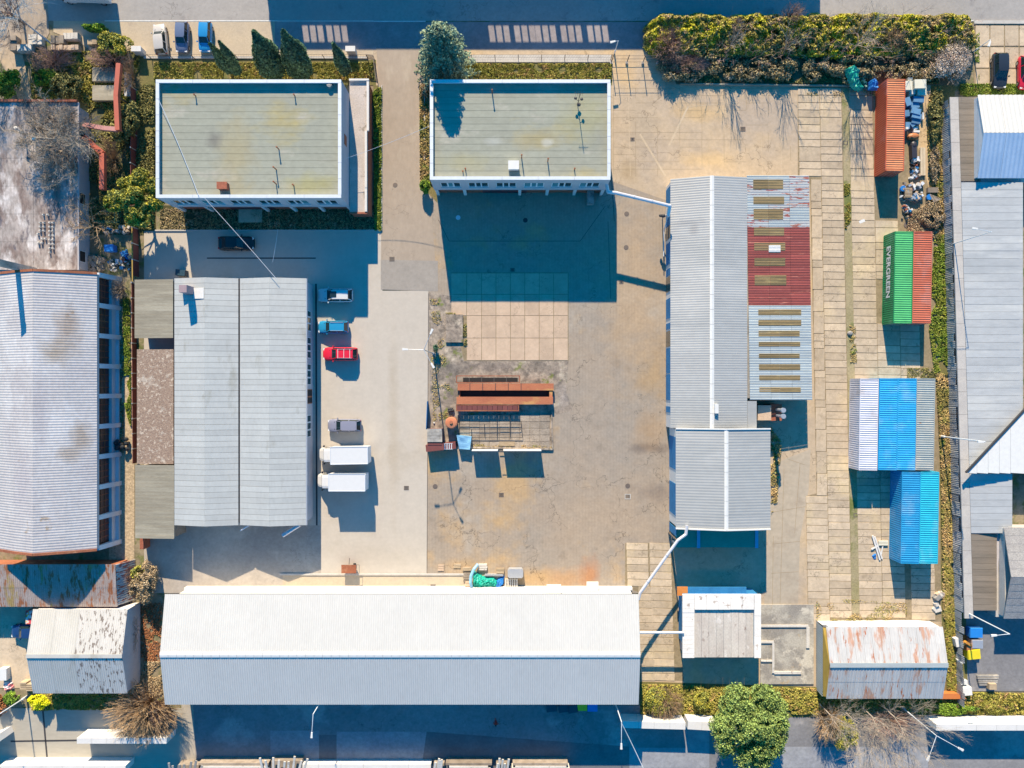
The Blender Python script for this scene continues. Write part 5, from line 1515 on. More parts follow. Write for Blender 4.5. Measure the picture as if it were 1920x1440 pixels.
# ---------------------------------------------------------------- containers
def container(label, cx, cy, m_roof, m_side, group, L_=12.19, W_=2.44, H_=2.9, angle=None, text=None, hf=None):
    c = P(cx, cy, H_)
    a = -math.radians(.95) if angle is None else angle
    t = thing("shipping_container", label, "container", (0, 0, 0), group)
    R_ = MB(); R_.corr((-W_ / 2 + .06, L_ / 2 - .12, H_ - .07), (-W_ / 2 + .06, -L_ / 2 + .12, H_ - .07), (W_ / 2 - .06, L_ / 2 - .12, H_ - .07), (W_ / 2 - .06, -L_ / 2 + .12, H_ - .07), .29, .045)
    R_.build("roof_panel", m_roof, t)
    for s_ in (-1, 1):
        x = s_ * (W_ / 2 - .03)
        S_ = MB(); S_.corr((x, L_ / 2 - .14, .18), (x, -L_ / 2 + .14, .18), (x, L_ / 2 - .14, H_ - .12), (x, -L_ / 2 + .14, H_ - .12), .29, .04 * 1)
        S_.build("side_panel", m_side, t)
        fb = MB(); fb.box(x - .05, -L_ / 2 + .15, H_ - .12, x + .05, L_ / 2 - .15, H_ - .01); fb.box(x - .06, -L_ / 2 + .15, .0, x + .06, L_ / 2 - .15, .16); fb.build("side_rail", m_side, t)
    for sx in (-1, 1):
        for sy in (-1, 1):
            x, y = sx * (W_ / 2 - .08), sy * (L_ / 2 - .07)
            pb = MB(); pb.box(x - .08, y - .07, 0, x + .08, y + .07, H_); pb.build("corner_post", m_side, t)
    for sy in (-1, 1):
        y = sy * (L_ / 2 - .05)
        pb = MB(); pb.box(-W_ / 2 + .163, y - .05, H_ - .14, W_ / 2 - .163, y + .05, H_ - .005); pb.build("header", m_roof, t)
    w = MB(); w.corr((-W_ / 2 + .17, L_ / 2 - .05, .1), (W_ / 2 - .17, L_ / 2 - .05, .1), (-W_ / 2 + .17, L_ / 2 - .05, H_ - .15), (W_ / 2 - .17, L_ / 2 - .05, H_ - .15), .3, .03); w.build("end_wall", m_side, t)
    for s_ in (-1, 1):
        x0_, x1_ = (-W_ / 2 + .17, -.02) if s_ < 0 else (.02, W_ / 2 - .17)
        d = MB(); d.box(x0_, -L_ / 2 + .02, .1, x1_, -L_ / 2 + .07, H_ - .15); do = d.build("door", m_side, t)
        for u in (.3, .75):
            xx = x0_ + (x1_ - x0_) * u
            lb = MB(); lb.tube((xx, -L_ / 2 - .01, .15), (xx, -L_ / 2 - .01, H_ - .2), .022, .022, 6); lb.build("locking_bar", M['steel'], do)
    if text:
        cu = bpy.data.curves.new("lettering", 'FONT'); cu.body = text; cu.size = 1.32; cu.extrude = .004; cu.offset = .035; cu.align_x = 'CENTER'; cu.align_y = 'CENTER'; cu.space_character = 1.0
        tmp = bpy.data.objects.new("lettering_src", cu); COL.objects.link(tmp)
        bpy.context.view_layer.update()
        me = bpy.data.meshes.new_from_object(tmp.evaluated_get(bpy.context.evaluated_depsgraph_get()))
        bpy.data.objects.remove(tmp)
        me.name = "lettering"; me.materials.clear(); me.materials.append(M['white'])
        o = bpy.data.objects.new("lettering", me); COL.objects.link(o); o.parent = t
        # reads from the left side, upright on the panel
        o.rotation_euler = (math.pi / 2, 0, -math.pi / 2)
        o.location = (-W_ / 2 - .065, .9, H_ * .5)
    t.location = (c.x, c.y, 0); t.rotation_euler.z = a
    return t
def cmat(name, c, c2=None, st=None):
    return mat(name, c, c2 or tuple(x * .85 for x in c), ns=.5, fine=.06, rough=.5, coords='P', mid=.06, stains=[(st or tuple(min(1, x * .8 + .10) for x in c), .35, .52, .72), ((.26, .14, .08), 1.5, .68, .73)])
CO = cmat("orange_container_paint", (.60, .215, .10), (.53, .18, .085), (.66, .28, .13))
CR = cmat("red_orange_container_paint", (.50, .14, .08), (.45, .12, .07))
CG = cmat("green_container_paint", (.09, .44, .16), (.08, .39, .14), (.12, .52, .18))
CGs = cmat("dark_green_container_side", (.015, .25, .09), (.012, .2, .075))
CW = cmat("white_container_paint", (.60, .61, .68), (.52, .54, .62), (.45, .42, .42))
CB = cmat("blue_container_paint", (.03, .36, .68), (.025, .32, .62))
CB2 = cmat("deep_blue_container_paint", (.02, .28, .55), (.018, .25, .50))
CT = cmat("teal_container_paint", (.02, .42, .58), (.02, .38, .53))
CY = cmat("grey_container_paint", (.33, .37, .37), (.28, .32, .32), (.42, .40, .36))
gC = "shipping containers along the eastern fence"
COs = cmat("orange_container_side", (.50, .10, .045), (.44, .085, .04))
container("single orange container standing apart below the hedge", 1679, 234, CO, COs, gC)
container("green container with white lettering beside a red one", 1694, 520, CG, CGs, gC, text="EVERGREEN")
container("red orange container touching the green one", 1729.5, 520, CR, CR, gC)
container("white container at the left of the upper row of four", 1629, 796, CW, CW, gC)
container("bright blue container next to the white one in the row of four", 1665.5, 795.5, CB, CB, gC)
container("bright blue container next to the grey one in the row of four", 1700.3, 795.5, CB, CB, gC)
container("weathered grey container at the right of the row of four", 1735, 795.5, CY, CY, gC)
container("deep blue container left of the teal one in the lower pair", 1707.5, 971, CB2, CB2, gC)
container("teal container beside the deep blue one in the lower pair", 1742.5, 971, CT, CT, gC)

# ---------------------------------------------------------------- vehicles
tyre_m = plain("tyre_rubber", (.02, .02, .02), rough=.9)
rim_m = plain("wheel_rim", (.4, .4, .42), rough=.35, metal=.7)
glass_m = plain("car_glass", (.015, .03, .035), rough=.05, spec=.9)
lamp_m = plain("lamp_lens", (.75, .77, .78), rough=.2)
tail_m = plain("tail_lamp", (.45, .02, .02), rough=.3)
trim_m = plain("black_trim", (.025, .025, .03), rough=.5)
def paint(name, c):
    m = mat(name, c, tuple(x * .96 for x in c), ns=2, fine=.02, rough=.28, spec=.6, coords='O')
    return m
def car(label, px, py, heading, color, L_=4.6, W_=1.82, H_=1.5, kind='estate', roof=None, sunroof=False, rails=False, racks=0, group=None, name="parked_car", cat="car"):
    """built nose toward +x, then turned; heading in degrees"""
    t = thing(name, label, cat, (0, 0, 0), group)
    hw = W_ / 2
    # body: cross sections along x
    st = [(-.5, .70, .50, .62), (-.488, .86, .34, .80), (-.45, .95, .28, .93), (-.36, 1.0, .24, .98), (-.15, 1.0, .22, .96), (.10, 1.0, .22, .95), (.24, .99, .22, .93), (.34, .97, .24, .86), (.42, .93, .27, .79), (.47, .82, .33, .70), (.495, .62, .42, .58)]
    b = MB(); vs, n = [], 12
    for (u, w_, zb, zt) in st:
        x = u * L_
        y = hw * w_
        zt = zt * H_ / 1.5
        ring = [(-y * .86, zb), (-y, zb + .12), (-y * 1.0, zb + (zt - zb) * .6), (-y * .95, zt - .06), (-y * .82, zt), (-y * .35, zt + .035), (y * .35, zt + .035), (y * .82, zt), (y * .95, zt - .06), (y, zb + (zt - zb) * .6), (y, zb + .12), (y * .86, zb)]
        vs += [(x, a_, z) for a_, z in ring]
    fs = []
    for i in range(len(st) - 1):
        for j in range(n):
            fs.append((i * n + j, i * n + (j + 1) % n, (i + 1) * n + (j + 1) % n, (i + 1) * n + j))
    fs.append(tuple(range(n))[::-1]); fs.append(tuple(range((len(st) - 1) * n, len(st) * n)))
    b.add(vs, fs)
    body = b.build("body", color, t, smooth=True)
    # greenhouse
    if kind == 'estate': u0, u1, u2, u3 = -.485, -.40, .08, .235
    elif kind == 'sedan': u0, u1, u2, u3 = -.40, -.24, .06, .22
    else: u0, u1, u2, u3 = -.47, -.37, .10, .27
    zb = .93 * H_ / 1.5; zt = H_ - .03
    def ring(u, w_, z): return (u * L_, w_ * hw, z)
    bel = [ring(u0, .80, zb), ring(u0 + .06, .90, zb), ring(u3 - .06, .90, zb), ring(u3, .74, zb)]
    top = [ring(u1, .66, zt - .03), ring(u1 + .05, .71, zt), ring(u2 - .05, .71, zt), ring(u2, .62, zt - .04)]
    c_ = MB(); vs = bel + top + [(x, -y, z) for x, y, z in bel + top]
    fs = [(0, 1, 5, 4), (1, 2, 6, 5), (2, 3, 7, 6), (8, 12, 13, 9), (9, 13, 14, 10), (10, 14, 15, 11), (3, 11, 15, 7), (8, 0, 4, 12), (4, 5, 13, 12), (5, 6, 14, 13), (6, 7, 15, 14)]
    fs = [f[::-1] for f in fs]
    c_.add(vs, fs); c_.build("cabin", glass_m, t)
    # roof skin and pillars
    r = MB()
    rx = [u1 + .004, u1 + .05, (u1 + u2) / 2, u2 - .05, u2 - .002]
    rw = [.64, .715, .73, .715, .60]
    rz = [zt - .015, zt + .012, zt + .03, zt + .012, zt - .03]
    vs = []
    for u, w_, z in zip(rx, rw, rz):
        for k_ in (-1, -.6, 0, .6, 1): vs.append((u * L_, k_ * w_ * hw, z + .02 * (1 - k_ * k_)))
    fs = [(i * 5 + j, (i + 1) * 5 + j, (i + 1) * 5 + j + 1, i * 5 + j + 1) for i in range(4) for j in range(4)]
    r.add(vs, fs)
    ro = r.build("roof", roof or color, t, smooth=True)
    for s_ in (-1, 1):
        pl = MB()
        pl.bar((u3 * L_, s_ * .745 * hw, zb), (u2 * L_, s_ * .625 * hw, zt - .03), .07, .05)
        pl.bar((u0 * L_, s_ * .80 * hw, zb), (u1 * L_, s_ * .665 * hw, zt - .02), .12, .05)
        mx = (u1 + u2) / 2
        pl.bar((mx * L_, s_ * .905 * hw, zb), (mx * L_, s_ * .715 * hw, zt), .08, .04)
        pl.build("pillars", color, t)
        mr = MB(); mr.obox(((u3 - .05) * L_, s_ * (hw + .09)), .16, .2, zb - .02, zb + .14, taper=.8); mr.build("wing_mirror", color, t)
        hl = MB(); hl.obox((.455 * L_, s_ * .66 * hw), .22, .30, .58 * H_ / 1.5, .735 * H_ / 1.5, -s_ * .35); hl.build("headlight", lamp_m, t)
        tl = MB(); tl.obox((-.475 * L_, s_ * .72 * hw), .16, .26, .66 * H_ / 1.5, .90 * H_ / 1.5, s_ * .15); tl.build("tail_light", tail_m, t)
        if rails:
            rb = MB(); rb.bar(((u1 + .03) * L_, s_ * .66 * hw, zt + .07), ((u2 - .04) * L_, s_ * .64 * hw, zt + .07), .05, .05); rb.build("roof_rail", M['steel'], t)
    for i in range(racks):
        xx = (u1 + .08 + (u2 - u1 - .14) * i / max(1, racks - 1)) * L_
        rb = MB(); rb.bar((xx, -.66 * hw, zt + .1), (xx, .66 * hw, zt + .1), .06, .04); rb.build("roof_bar", M['white'], t)
    if sunroof:
        sr = MB(); sr.box(-.02 * L_ - .25, -.4, zt + .05, -.02 * L_ + .6, .4, zt + .062); sr.build("sunroof", glass_m, t)
    wp = MB(); wp.box(.36 * L_ * .8, -.55, zb - .06, u3 * L_ + .02, .55, zb + .0); wp.build("cowl", trim_m, t)
    for sx in (-.31, .32):
        for s_ in (-1, 1):
            w = MB(); y = s_ * (hw - .1)
            w.tube((sx * L_, y - .1, .32), (sx * L_, y + .1, .32), .32, .32, 18); wo = w.build("wheel", tyre_m, t)
            w = MB(); w.tube((sx * L_, y + s_ * .1, .32), (sx * L_, y + s_ * .112, .32), .2, .2, 14); w.build("rim", rim_m, wo)
    p = P(px, py, H_ * .6)
    t.location = (p.x, p.y, 0); t.rotation_euler.z = math.radians(heading)
    return t
car("white estate car with a dark roof window in the blue shade beside the pale hall", 628, 553, 180, paint("white_paint_car", (.62, .63, .64)), 4.75, 1.88, 1.55, 'estate', sunroof=True, rails=True)
car("blue boxy estate car between the white and the red car", 624, 613, 180, paint("blue_car_paint", (.02, .26, .48)), 4.15, 1.72, 1.62, 'estate', rails=True)
car("red estate car with white roof bars beside the pale hall", 637, 663.5, 180, paint("red_car_paint", (.68, .02, .05)), 4.75, 1.82, 1.5, 'estate', rails=True, racks=3)
car("grey estate car parked above the two white trucks", 645, 798, 180, paint("grey_blue_car_paint", (.24, .25, .33)), 4.6, 1.78, 1.48, 'estate')
car("black saloon in the shadow south of the left office", 442, 455.5, 0, paint("black_car_paint", (.012, .016, .022)), 4.9, 1.88, 1.45, 'sedan')
car("silver white hatchback at the left of the three cars by the street", 299, 72, 96, paint("silver_car_paint", (.50, .47, .43)), 4.2, 1.75, 1.5, 'estate')
car("slate blue hatchback in the middle of the three cars by the street", 340, 68.5, -92, paint("slate_car_paint", (.13, .17, .27)), 4.1, 1.75, 1.5, 'estate')
car("bright blue hatchback at the right of the three cars by the street", 383.5, 68, -92, paint("bright_blue_car_paint", (.02, .25, .55)), 4.1, 1.72, 1.5, 'estate')
car("black estate car on the slab parking in the upper right corner", 1877, 131, -90, paint("charcoal_car_paint", (.025, .032, .045)), 4.8, 1.9, 1.55, 'estate')
car("red car cut off by the right edge on the slab parking", 1925, 135, -90, paint("scarlet_car_paint", (.60, .02, .05)), 4.5, 1.8, 1.5, 'estate')
car("dark blue car half hidden by the white corrugated shed", 50, 1185, 180, paint("navy_car_paint", (.015, .05, .16)), 4.6, 1.8, 1.5, 'estate')

def truck(label, px, py, heading, group=None, L_=7.0):
    t = thing("box_truck", label, "truck", (0, 0, 0), group)
    wp_ = paint("truck_white", (.67, .67, .66)) if "truck_white" not in bpy.data.materials else bpy.data.materials["truck_white"]
    x1 = L_ / 2
    # cab loft
    st = [(x1 - 2.0, 1.0, .4, 2.25), (x1 - 1.35, 1.0, .4, 2.3), (x1 - .95, .98, .4, 2.2), (x1 - .75, .97, .4, 1.55), (x1 - .3, .90, .4, 1.15), (x1 - .06, .72, .45, .95), (x1, .55, .5, .8)]
    vs, n = [], 8
    for x, w_, zb, zt in st:
        y = w_ * .99; vs += [(x, -y, zb), (x, -y, (zb + zt) * .5), (x, -y * .9, zt - .05), (x, -y * .6, zt + .02), (x, y * .6, zt + .02), (x, y * .9, zt - .05), (x, y, (zb + zt) * .5), (x, y, zb)]
    fs = [(i * n + j, i * n + (j + 1) % n, (i + 1) * n + (j + 1) % n, (i + 1) * n + j) for i in range(len(st) - 1) for j in range(n)]
    fs += [tuple(range(n))[::-1], tuple(range((len(st) - 1) * n, len(st) * n))]
    b = MB(); b.add(vs, fs); b.build("cab", wp_, t, smooth=False)
    g_ = MB(); g_.sheet((x1 - .96, -.80, 2.215), (x1 - .96, .80, 2.215), (x1 - .70, .86, 1.52), (x1 - .70, -.86, 1.52), .03); g_.build("windscreen", glass_m, t)
    for s_ in (-1, 1):
        g_ = MB(); g_.box(x1 - 1.9, s_ * .992, 1.4, x1 - 1.0, s_ * 1.0, 2.0); g_.build("side_window", glass_m, t)
        m_ = MB(); m_.obox((x1 - .85, s_ * 1.15), .15, .25, 1.4, 1.8); m_.build("wing_mirror", trim_m, t)
        h_ = MB(); h_.obox((x1 - .2, s_ * .62), .2, .3, .75, .93); h_.build("headlight", lamp_m, t)
        for xx in (x1 - 1.1, -x1 + 1.3):
            w = MB(); w.tube((xx, s_ * .85 - .12, .38), (xx, s_ * .85 + .12, .38), .38, .38, 18); wo = w.build("wheel", tyre_m, t)
            w = MB(); w.tube((xx, s_ * .98, .38), (xx, s_ * .985, .38), .22, .22, 12); w.build("rim", rim_m, wo)
    b = MB(); b.box(-x1, -1.12, .85, x1 - 2.05, 1.12, 3.05); b.build("cargo_box", wp_, t)
    b = MB()
    for s_ in (-1, 1): b.box(-x1 - .02, s_ * 1.14 - .035, 3.02, x1 - 2.03, s_ * 1.14 + .035, 3.09)
    b.box(-x1 - .03, -1.1, 3.02, -x1 + .06, 1.1, 3.09); b.box(x1 - 2.1, -1.1, 3.02, x1 - 2.02, 1.1, 3.09); b.build("roof_edge", M['trim'], t)
    b = MB(); b.box(-x1 + .05, -.4, .45, x1 - 1.9, .4, .84); b.build("chassis", trim_m, t)
    b = MB(); b.box(-x1 - .03, -1.05, .9, -x1 - .003, -.01, 2.95); b.box(-x1 - .03, .01, .9, -x1 - .003, 1.05, 2.95); b.build("rear_door", M['trim'], t)
    p = P(px, py, 2.4)
    t.location = (p.x, p.y, 0); t.rotation_euler.z = math.radians(heading)
    return t
truck("upper white box truck with its cab toward the pale hall", 642, 853.5, 181, "white box trucks beside the pale hall")
truck("lower white box truck with its cab toward the pale hall", 638, 903.5, 180, "white box trucks beside the pale hall", 6.9)
truck("white truck passing out of the top edge on the street", 148, -22, 178)

# ---------------------------------------------------------------- rusty works in the centre of the yard
def simple(name, label, cat, mb, m, group=None, **kw):
    return tag(mb.build(name, m, **kw), label, cat, group)
M['rust_r'] = mat("red_rusty_beam", (.46, .17, .085), (.38, .13, .07), ns=.8, fine=.12, rough=.75, stretch=(.5, 1, 1), stains=[((.50, .26, .10), .5, .56, .66)])
t = thing("steel_trough", "pair of long rusty beams forming a raised trough in the middle of the yard", "trough", (*P(948, 740)[:2], 0))
for (y0, y1, x0, x1, lab) in ((719, 732, 858, 1038, 0), (744, 758, 856, 1037, 1)):
    h = .9
    a, b_ = P(x0, y0, h), P(x1, y1, h)
    w = MB(); w.box(a.x, b_.y, h - .35, b_.x, a.y, h); o = w.build("beam", M['rust_r'], t)
    if lab == 0:
        for px in (881, 905, 929, 953, 977):
            p = P(px, 726, h); w = MB(); w.box(p.x - .04, b_.y - .02, h + .003, p.x + .04, a.y + .02, h + .03); w.build("beam_seam", M['iron_d'], o)
a, b_ = P(860, 732, .5), P(1037, 744, .5)
w = MB(); w.box(a.x, b_.y - .1, .05, b_.x, a.y + .1, .12); w.build("trough_floor", M['dark'], t)
for px in (862, 1033):
    a = P(px, 752, 0); b_ = P(px, 724, 0)
    w = MB(); w.bar((a.x, a.y, .3), (b_.x, b_.y, .3), .15, .5); w.build("cross_frame", M['rust'], t)
a, b_ = P(1030, 733, .8), P(1036, 744, .8)
w = MB(); w.box(a.x, b_.y, .5, b_.x, a.y, .8); w.build("end_plate", M['rust_r'], t)
for (x0, y0, x1, y1, lab, m) in ((855, 704, 975, 718, "open rusty grating frame north of the long beams", 'rust'), (855, 758.5, 973, 771, "dark maroon plate deck south of the long beams", 'maroon')):
    t2 = thing("steel_grating", lab, "grating", (*P((x0 + x1) / 2, (y0 + y1) / 2)[:2], 0))
    h = .85
    a, b_ = P(x0, y0, h), P(x1, y1, h)
    w = MB(); w.box(a.x, a.y - .12, h - .12, b_.x, a.y, h); w.box(a.x, b_.y, h - .12, b_.x, b_.y + .12, h); w.box(a.x, b_.y + .123, h - .12, a.x + .12, a.y - .123, h); w.box(b_.x - .12, b_.y + .123, h - .12, b_.x, a.y - .123, h); w.build("frame", M['rust'], t2)
    n = 5 if lab[0] == 'o' else 12
    for i in range(n):
        xa, xb = a.x + .14 + (b_.x - a.x - .28) * i / n, a.x + .14 + (b_.x - a.x - .28) * (i + 1) / n - .05
        if n == 5:
            w = MB(); w.box(xb, b_.y + .13, h - .1, xb + .05, a.y - .13, h - .01); w.build("crossbar", M['iron'], t2)
        else:
            w = MB(); w.box(xa, b_.y + .13, h - .08, xb, a.y - .13, h - .02); w.build("deck_plate", M['maroon'], t2)
    if n == 5:
        w = MB(); w.box(a.x + .9, b_.y + .2, .02, b_.x - .3, a.y - .3, .04); w.build("pit_floor", M['dark'], t2)
# slabs of the old platform
t3 = thing("old_platform", "cracked slab platform with thin pipe rails south of the beams", "platform", (*P(935, 800)[:2], 0))
for i in range(9):
    for j_ in range(5):
        x0, x1 = 862 + i * 18.8, 862 + (i + 1) * 18.8
        y0, y1 = 778 + j_ * 12.6, 778 + (j_ + 1) * 12.6
        a, b_ = P(x0, y0, .1), P(x1, y1, .1)
        w = MB(); w.box(a.x, b_.y + .04, 0, b_.x - .04, a.y, .09 + random.uniform(-.02, .03)); w.build("slab", mat("platform_slab", (.34, .29, .235), (.25, .21, .17), ns=.8, fine=.25, fs=5, bump=.5, var=.18) if (i, j_) == (0, 0) else bpy.data.materials["platform_slab"], t3)
for (a_, b_) in (((860, 795), (977, 795)), ((860, 805), (977, 805)), ((884, 820), (980, 820)), ((977, 790), (980, 820)), ((861, 782), (861, 812)), ((884, 805), (884, 820)), ((908, 795), (909, 818)), ((932, 778), (932, 818)), ((957, 778), (957, 818))):
    p, q = P(*a_, .35), P(*b_, .35)
    w = MB(); w.tube(p, q, .035, .035, 6)
    for e in (p, q): w.tube((e.x, e.y, .05), e, .03, .03, 5)
    w.build("pipe_rail", M['iron_d'], t3)
w = MB(); p, q = P(860, 838), P(1036, 842); w.bar(p + Vector((0, 0, .1)), q + Vector((0, 0, .1)), .22, .3); w.build("platform_edge", M['worn'], t3)
w = MB(); p, q = P(1034, 778), P(1036, 842); w.bar(p + Vector((0, 0, .1)), q + Vector((0, 0, .1)), .2, .3); w.build("platform_edge", M['worn'], t3)
w = MB(); a, b_ = P(936, 828, .2), P(965, 836, .2); w.box(a.x, b_.y, .13, b_.x, a.y, .2); w.build("pale_board", M['wood'], t3)
# the tank
c = P(846, 793, 1.5)
t4 = thing("steel_tank", "round orange rusty tank with a domed lid and hatch", "tank", (c.x, c.y, 0))
w = MB(); w.tube((c.x, c.y, 0), (c.x, c.y, 1.35), .78, .78, 24); w.build("tank_body", M['rust'], t4)
w = MB(); w.tube((c.x, c.y, 1.353), (c.x, c.y, 1.5), .82, .8, 24); w.ball((c.x, c.y, 1.5), (.79, .79, .16), 20, 6); w.build("tank_lid", mat("orange_lid", (.56, .22, .12), (.50, .18, .09), ns=1, fine=.08), t4)
w = MB(); w.tube((c.x, c.y + .1, 1.6), (c.x, c.y + .1, 1.78), .22, .22, 14); w.build("hatch", M['rust_r'], t4)
# sheds and boards at the south edge of the works
a, b_ = P(801, 804, 1.7), P(829, 829, 1.7)
t5 = thing("tool_shed", "small grey lidded shed with a maroon front at the corner of the works", "shed", ((a.x + b_.x) / 2, (a.y + b_.y) / 2, 0))
w = MB(); w.box(a.x + .05, b_.y - .4, 0, b_.x - .05, a.y - .05, 1.6); w.build("wall", M['maroon'], t5)
for i in range(4):
    w = MB(); ya = a.y + (b_.y - a.y) * i / 4; yb = a.y + (b_.y - a.y) * (i + 1) / 4; w.box(a.x, yb + .02, 1.603, b_.x, ya, 1.7); w.build("roof_board", M['concrete_grey'], t5)
w = MB(); p, q = P(801, 835, 0), P(856, 833, 0); w.bar(p + Vector((0, -.3, .8)), q + Vector((0, 0, .8)), .9, 1.5); w.build("front_bin", M['maroon'], t5)
w = MB(); p = P(841, 837, 1.6)
for i in range(4): w.box(p.x - .55 + i * .3, p.y - .35, 1.553, p.x - .45 + i * .3, p.y + .35, 1.6)
w.box(p.x - .6, p.y - .4, 1.553, p.x + .55, p.y - .352, 1.6); w.box(p.x - .6, p.y + .352, 1.553, p.x + .55, p.y + .4, 1.6); w.build("wire_rack", M['trim'], t5)
w = MB(); p, q = P(793, 765), P(800, 838); p, q = P(803, 752, 0), P(801, 804, 0)
simple("sheet_wall", "upright blue sheet along the pale paving edge north of the tool shed", "wall", MB().bar(p + Vector((0, 0, .65)), q + Vector((0, 0, .65)), .06, 1.3), M['blue_paint'])
q4 = [P(856, 816, 1.2), P(884, 819, 1.0), P(881, 843, .9), P(861, 842, 1.0)]
w = MB()
N_ = 8
vs = []
for i in range(N_ + 1):
    for j_ in range(N_ + 1):
        v = q4[0].lerp(q4[1], i / N_).lerp(q4[3].lerp(q4[2], i / N_), j_ / N_)
        vs.append((v.x, v.y, v.z + .1 * mnoise.noise(v * 1.6)))
w.add(vs, [(i * (N_ + 1) + j_, i * (N_ + 1) + j_ + 1, (i + 1) * (N_ + 1) + j_ + 1, (i + 1) * (N_ + 1) + j_) for i in range(N_) for j_ in range(N_)])
w.add([(v.x, v.y, 0) for v in q4] + [(v.x, v.y, v.z - .12) for v in q4], [(0, 1, 5, 4), (1, 2, 6, 5), (2, 3, 7, 6), (3, 0, 4, 7)])
simple("covered_box", "box covered with a pale blue sheet beside the maroon bin", "box", w, M['tarp_lb'])
for (x0, x1, lab) in ((886, 934, "left one of the two upright boards casting square shadows"), (944, 1014, "right and wider one of the two upright boards casting square shadows")):
    p, q = P(x0, 842.5), P(x1, 842.5)
    w = MB(); w.bar(p + Vector((0, 0, 1.0)), q + Vector((0, 0, 1.0)), .1, 1.95)
    tag(w.build("upright_board", M['white_wall']), lab, "board")
p, q = P(936, 844), P(944, 844)
w = MB(); w.tube(p + Vector((0, 0, .45)), q + Vector((0, 0, .45)), .05, .05, 6); w.tube(p + Vector((0, 0, 1.75)), q + Vector((0, 0, 1.75)), .04, .04, 6)
simple("gate_bar", "thin bars closing the gap between the two upright boards", "bars", w, M['iron'])
for (px, py, s, z, m, lab) in ((845, 770, .5, .5, 'iron_d', "dark iron valve lump above the round tank"), (814, 793, .16, .2, 'white', "small white cap beside the round tank")):
    p = P(px, py); w = MB()
    for i in range(5): w.ball((p.x + random.uniform(-.3, .3) * s * 2, p.y + random.uniform(-.3, .3) * s * 2, z * .4), (s * .5, s * .4, z * .5), 7, 5)
    simple("scrap_iron", lab, "scrap", w, M[m])
# mound frame north of the works: an overgrown plinth
p, q = P(836, 590), P(868, 642)
w = MB(); w.box(p.x, q.y, 0, q.x, p.y, .28); simple("concrete_plinth", "overgrown square concrete plinth beside the pale slabs", "plinth", w, M['worn'])

# skip-like rusty trolley and the pallet heap by the long hall
p, q = P(640, 1059, 1.0), P(668, 1075, 1.0)
t = thing("tipping_trolley", "rusty brown tipping trolley standing at the ramp edge", "trolley", ((p.x + q.x) / 2, (p.y + q.y) / 2, 0))
w = MB(); w.hexa([(p.x + .3, q.y + .2, .4), (q.x - .2, q.y + .2, .4), (q.x - .2, p.y - .2, .4), (p.x + .3, p.y - .2, .4)], [(p.x, q.y, 1.0), (q.x, q.y, 1.0), (q.x, p.y, 1.0), (p.x, p.y, 1.0)]); w.build("tub", M['rust'], t)
for s_ in (-1, 1):
    w = MB(); cy = (p.y + q.y) / 2 + s_ * .5; w.tube((q.x - .4, cy - .06, .2), (q.x - .4, cy + .06, .2), .2, .2, 12); w.build("wheel", tyre_m, t)
w = MB(); w.path([(q.x, p.y, 1.0), (q.x + .4, p.y, 1.0), (q.x + .4, q.y, 1.0), (q.x, q.y, 1.0)], .03, 6); w.tube((p.x + 1, p.y, .8), (p.x + 1.1, p.y + .9, .9), .04, .04, 6); w.build("handle", M['iron'], t)

def crumple(pts, h, seed, amp=.35, z0=0.0):
    """a heap of folded sheet over the pixel polygon"""
    mb = MB()
    wp_ = [P(*p) for p in pts]
    x0, x1 = min(p.x for p in wp_), max(p.x for p in wp_); y0, y1 = min(p.y for p in wp_), max(p.y for p in wp_)
    s = .16
    nx, ny = int((x1 - x0) / s) + 1, int((y1 - y0) / s) + 1
    idx = {}
    for i in range(nx + 1):
        for j_ in range(ny + 1):
            x, y = x0 + i * s, y0 + j_ * s
            if in_poly(x, y, wp_):
                v = Vector((x * 1.7 + seed, y * 1.7, 3.1))
                z = h * (.55 + .45 * mnoise.noise(v * .5)) + amp * abs(mnoise.noise(v * 1.7)) + .12 * mnoise.noise(v * 5)
                idx[(i, j_)] = len(mb.v); mb.v.append((x + .05 * mnoise.noise(v * 4), y + .05 * mnoise.noise(v * 4.3), max(.05, z) + z0))
    border = set()
    for (i, j_) in list(idx):
        q = [(i, j_), (i + 1, j_), (i + 1, j_ + 1), (i, j_ + 1)]
        if all(k in idx for k in q):
            mb.f.append(tuple(idx[k] for k in q)); mb.m.append(0)
        if not all((i + a, j_ + b) in idx for a in (-1, 0, 1) for b in (-1, 0, 1)):
            border.add(idx[(i, j_)])
    for k in border: mb.v[k] = (mb.v[k][0], mb.v[k][1], z0 + .01)
    return mb
w = crumple([(885, 1066), (893, 1070), (905, 1078), (930, 1082), (936, 1092), (930, 1108), (892, 1108), (884, 1102)], .9, 3.0, .6)
simple("tarpaulin_heap", "crumpled green tarpaulin heap in front of the long white hall", "tarpaulin", w, M['tarp_g'])
simple("tarpaulin_sheet", "blue tarpaulin fan at the right side of the green heap", "tarpaulin", crumple([(930, 1084), (946, 1078), (947, 1095), (930, 1110), (926, 1102)], .8, 8.0), M['tarp_b'])
simple("tarpaulin_strip", "light blue rolled strip curving along the left of the green heap", "tarpaulin", MB().path([P(896, 1058, .5), P(888, 1068, .9), (P(883, 1080, 1.1)), P(882, 1092, 1.1), P(884, 1100, .8)], .2, 8), M['tarp_lb'])
k_ = 0
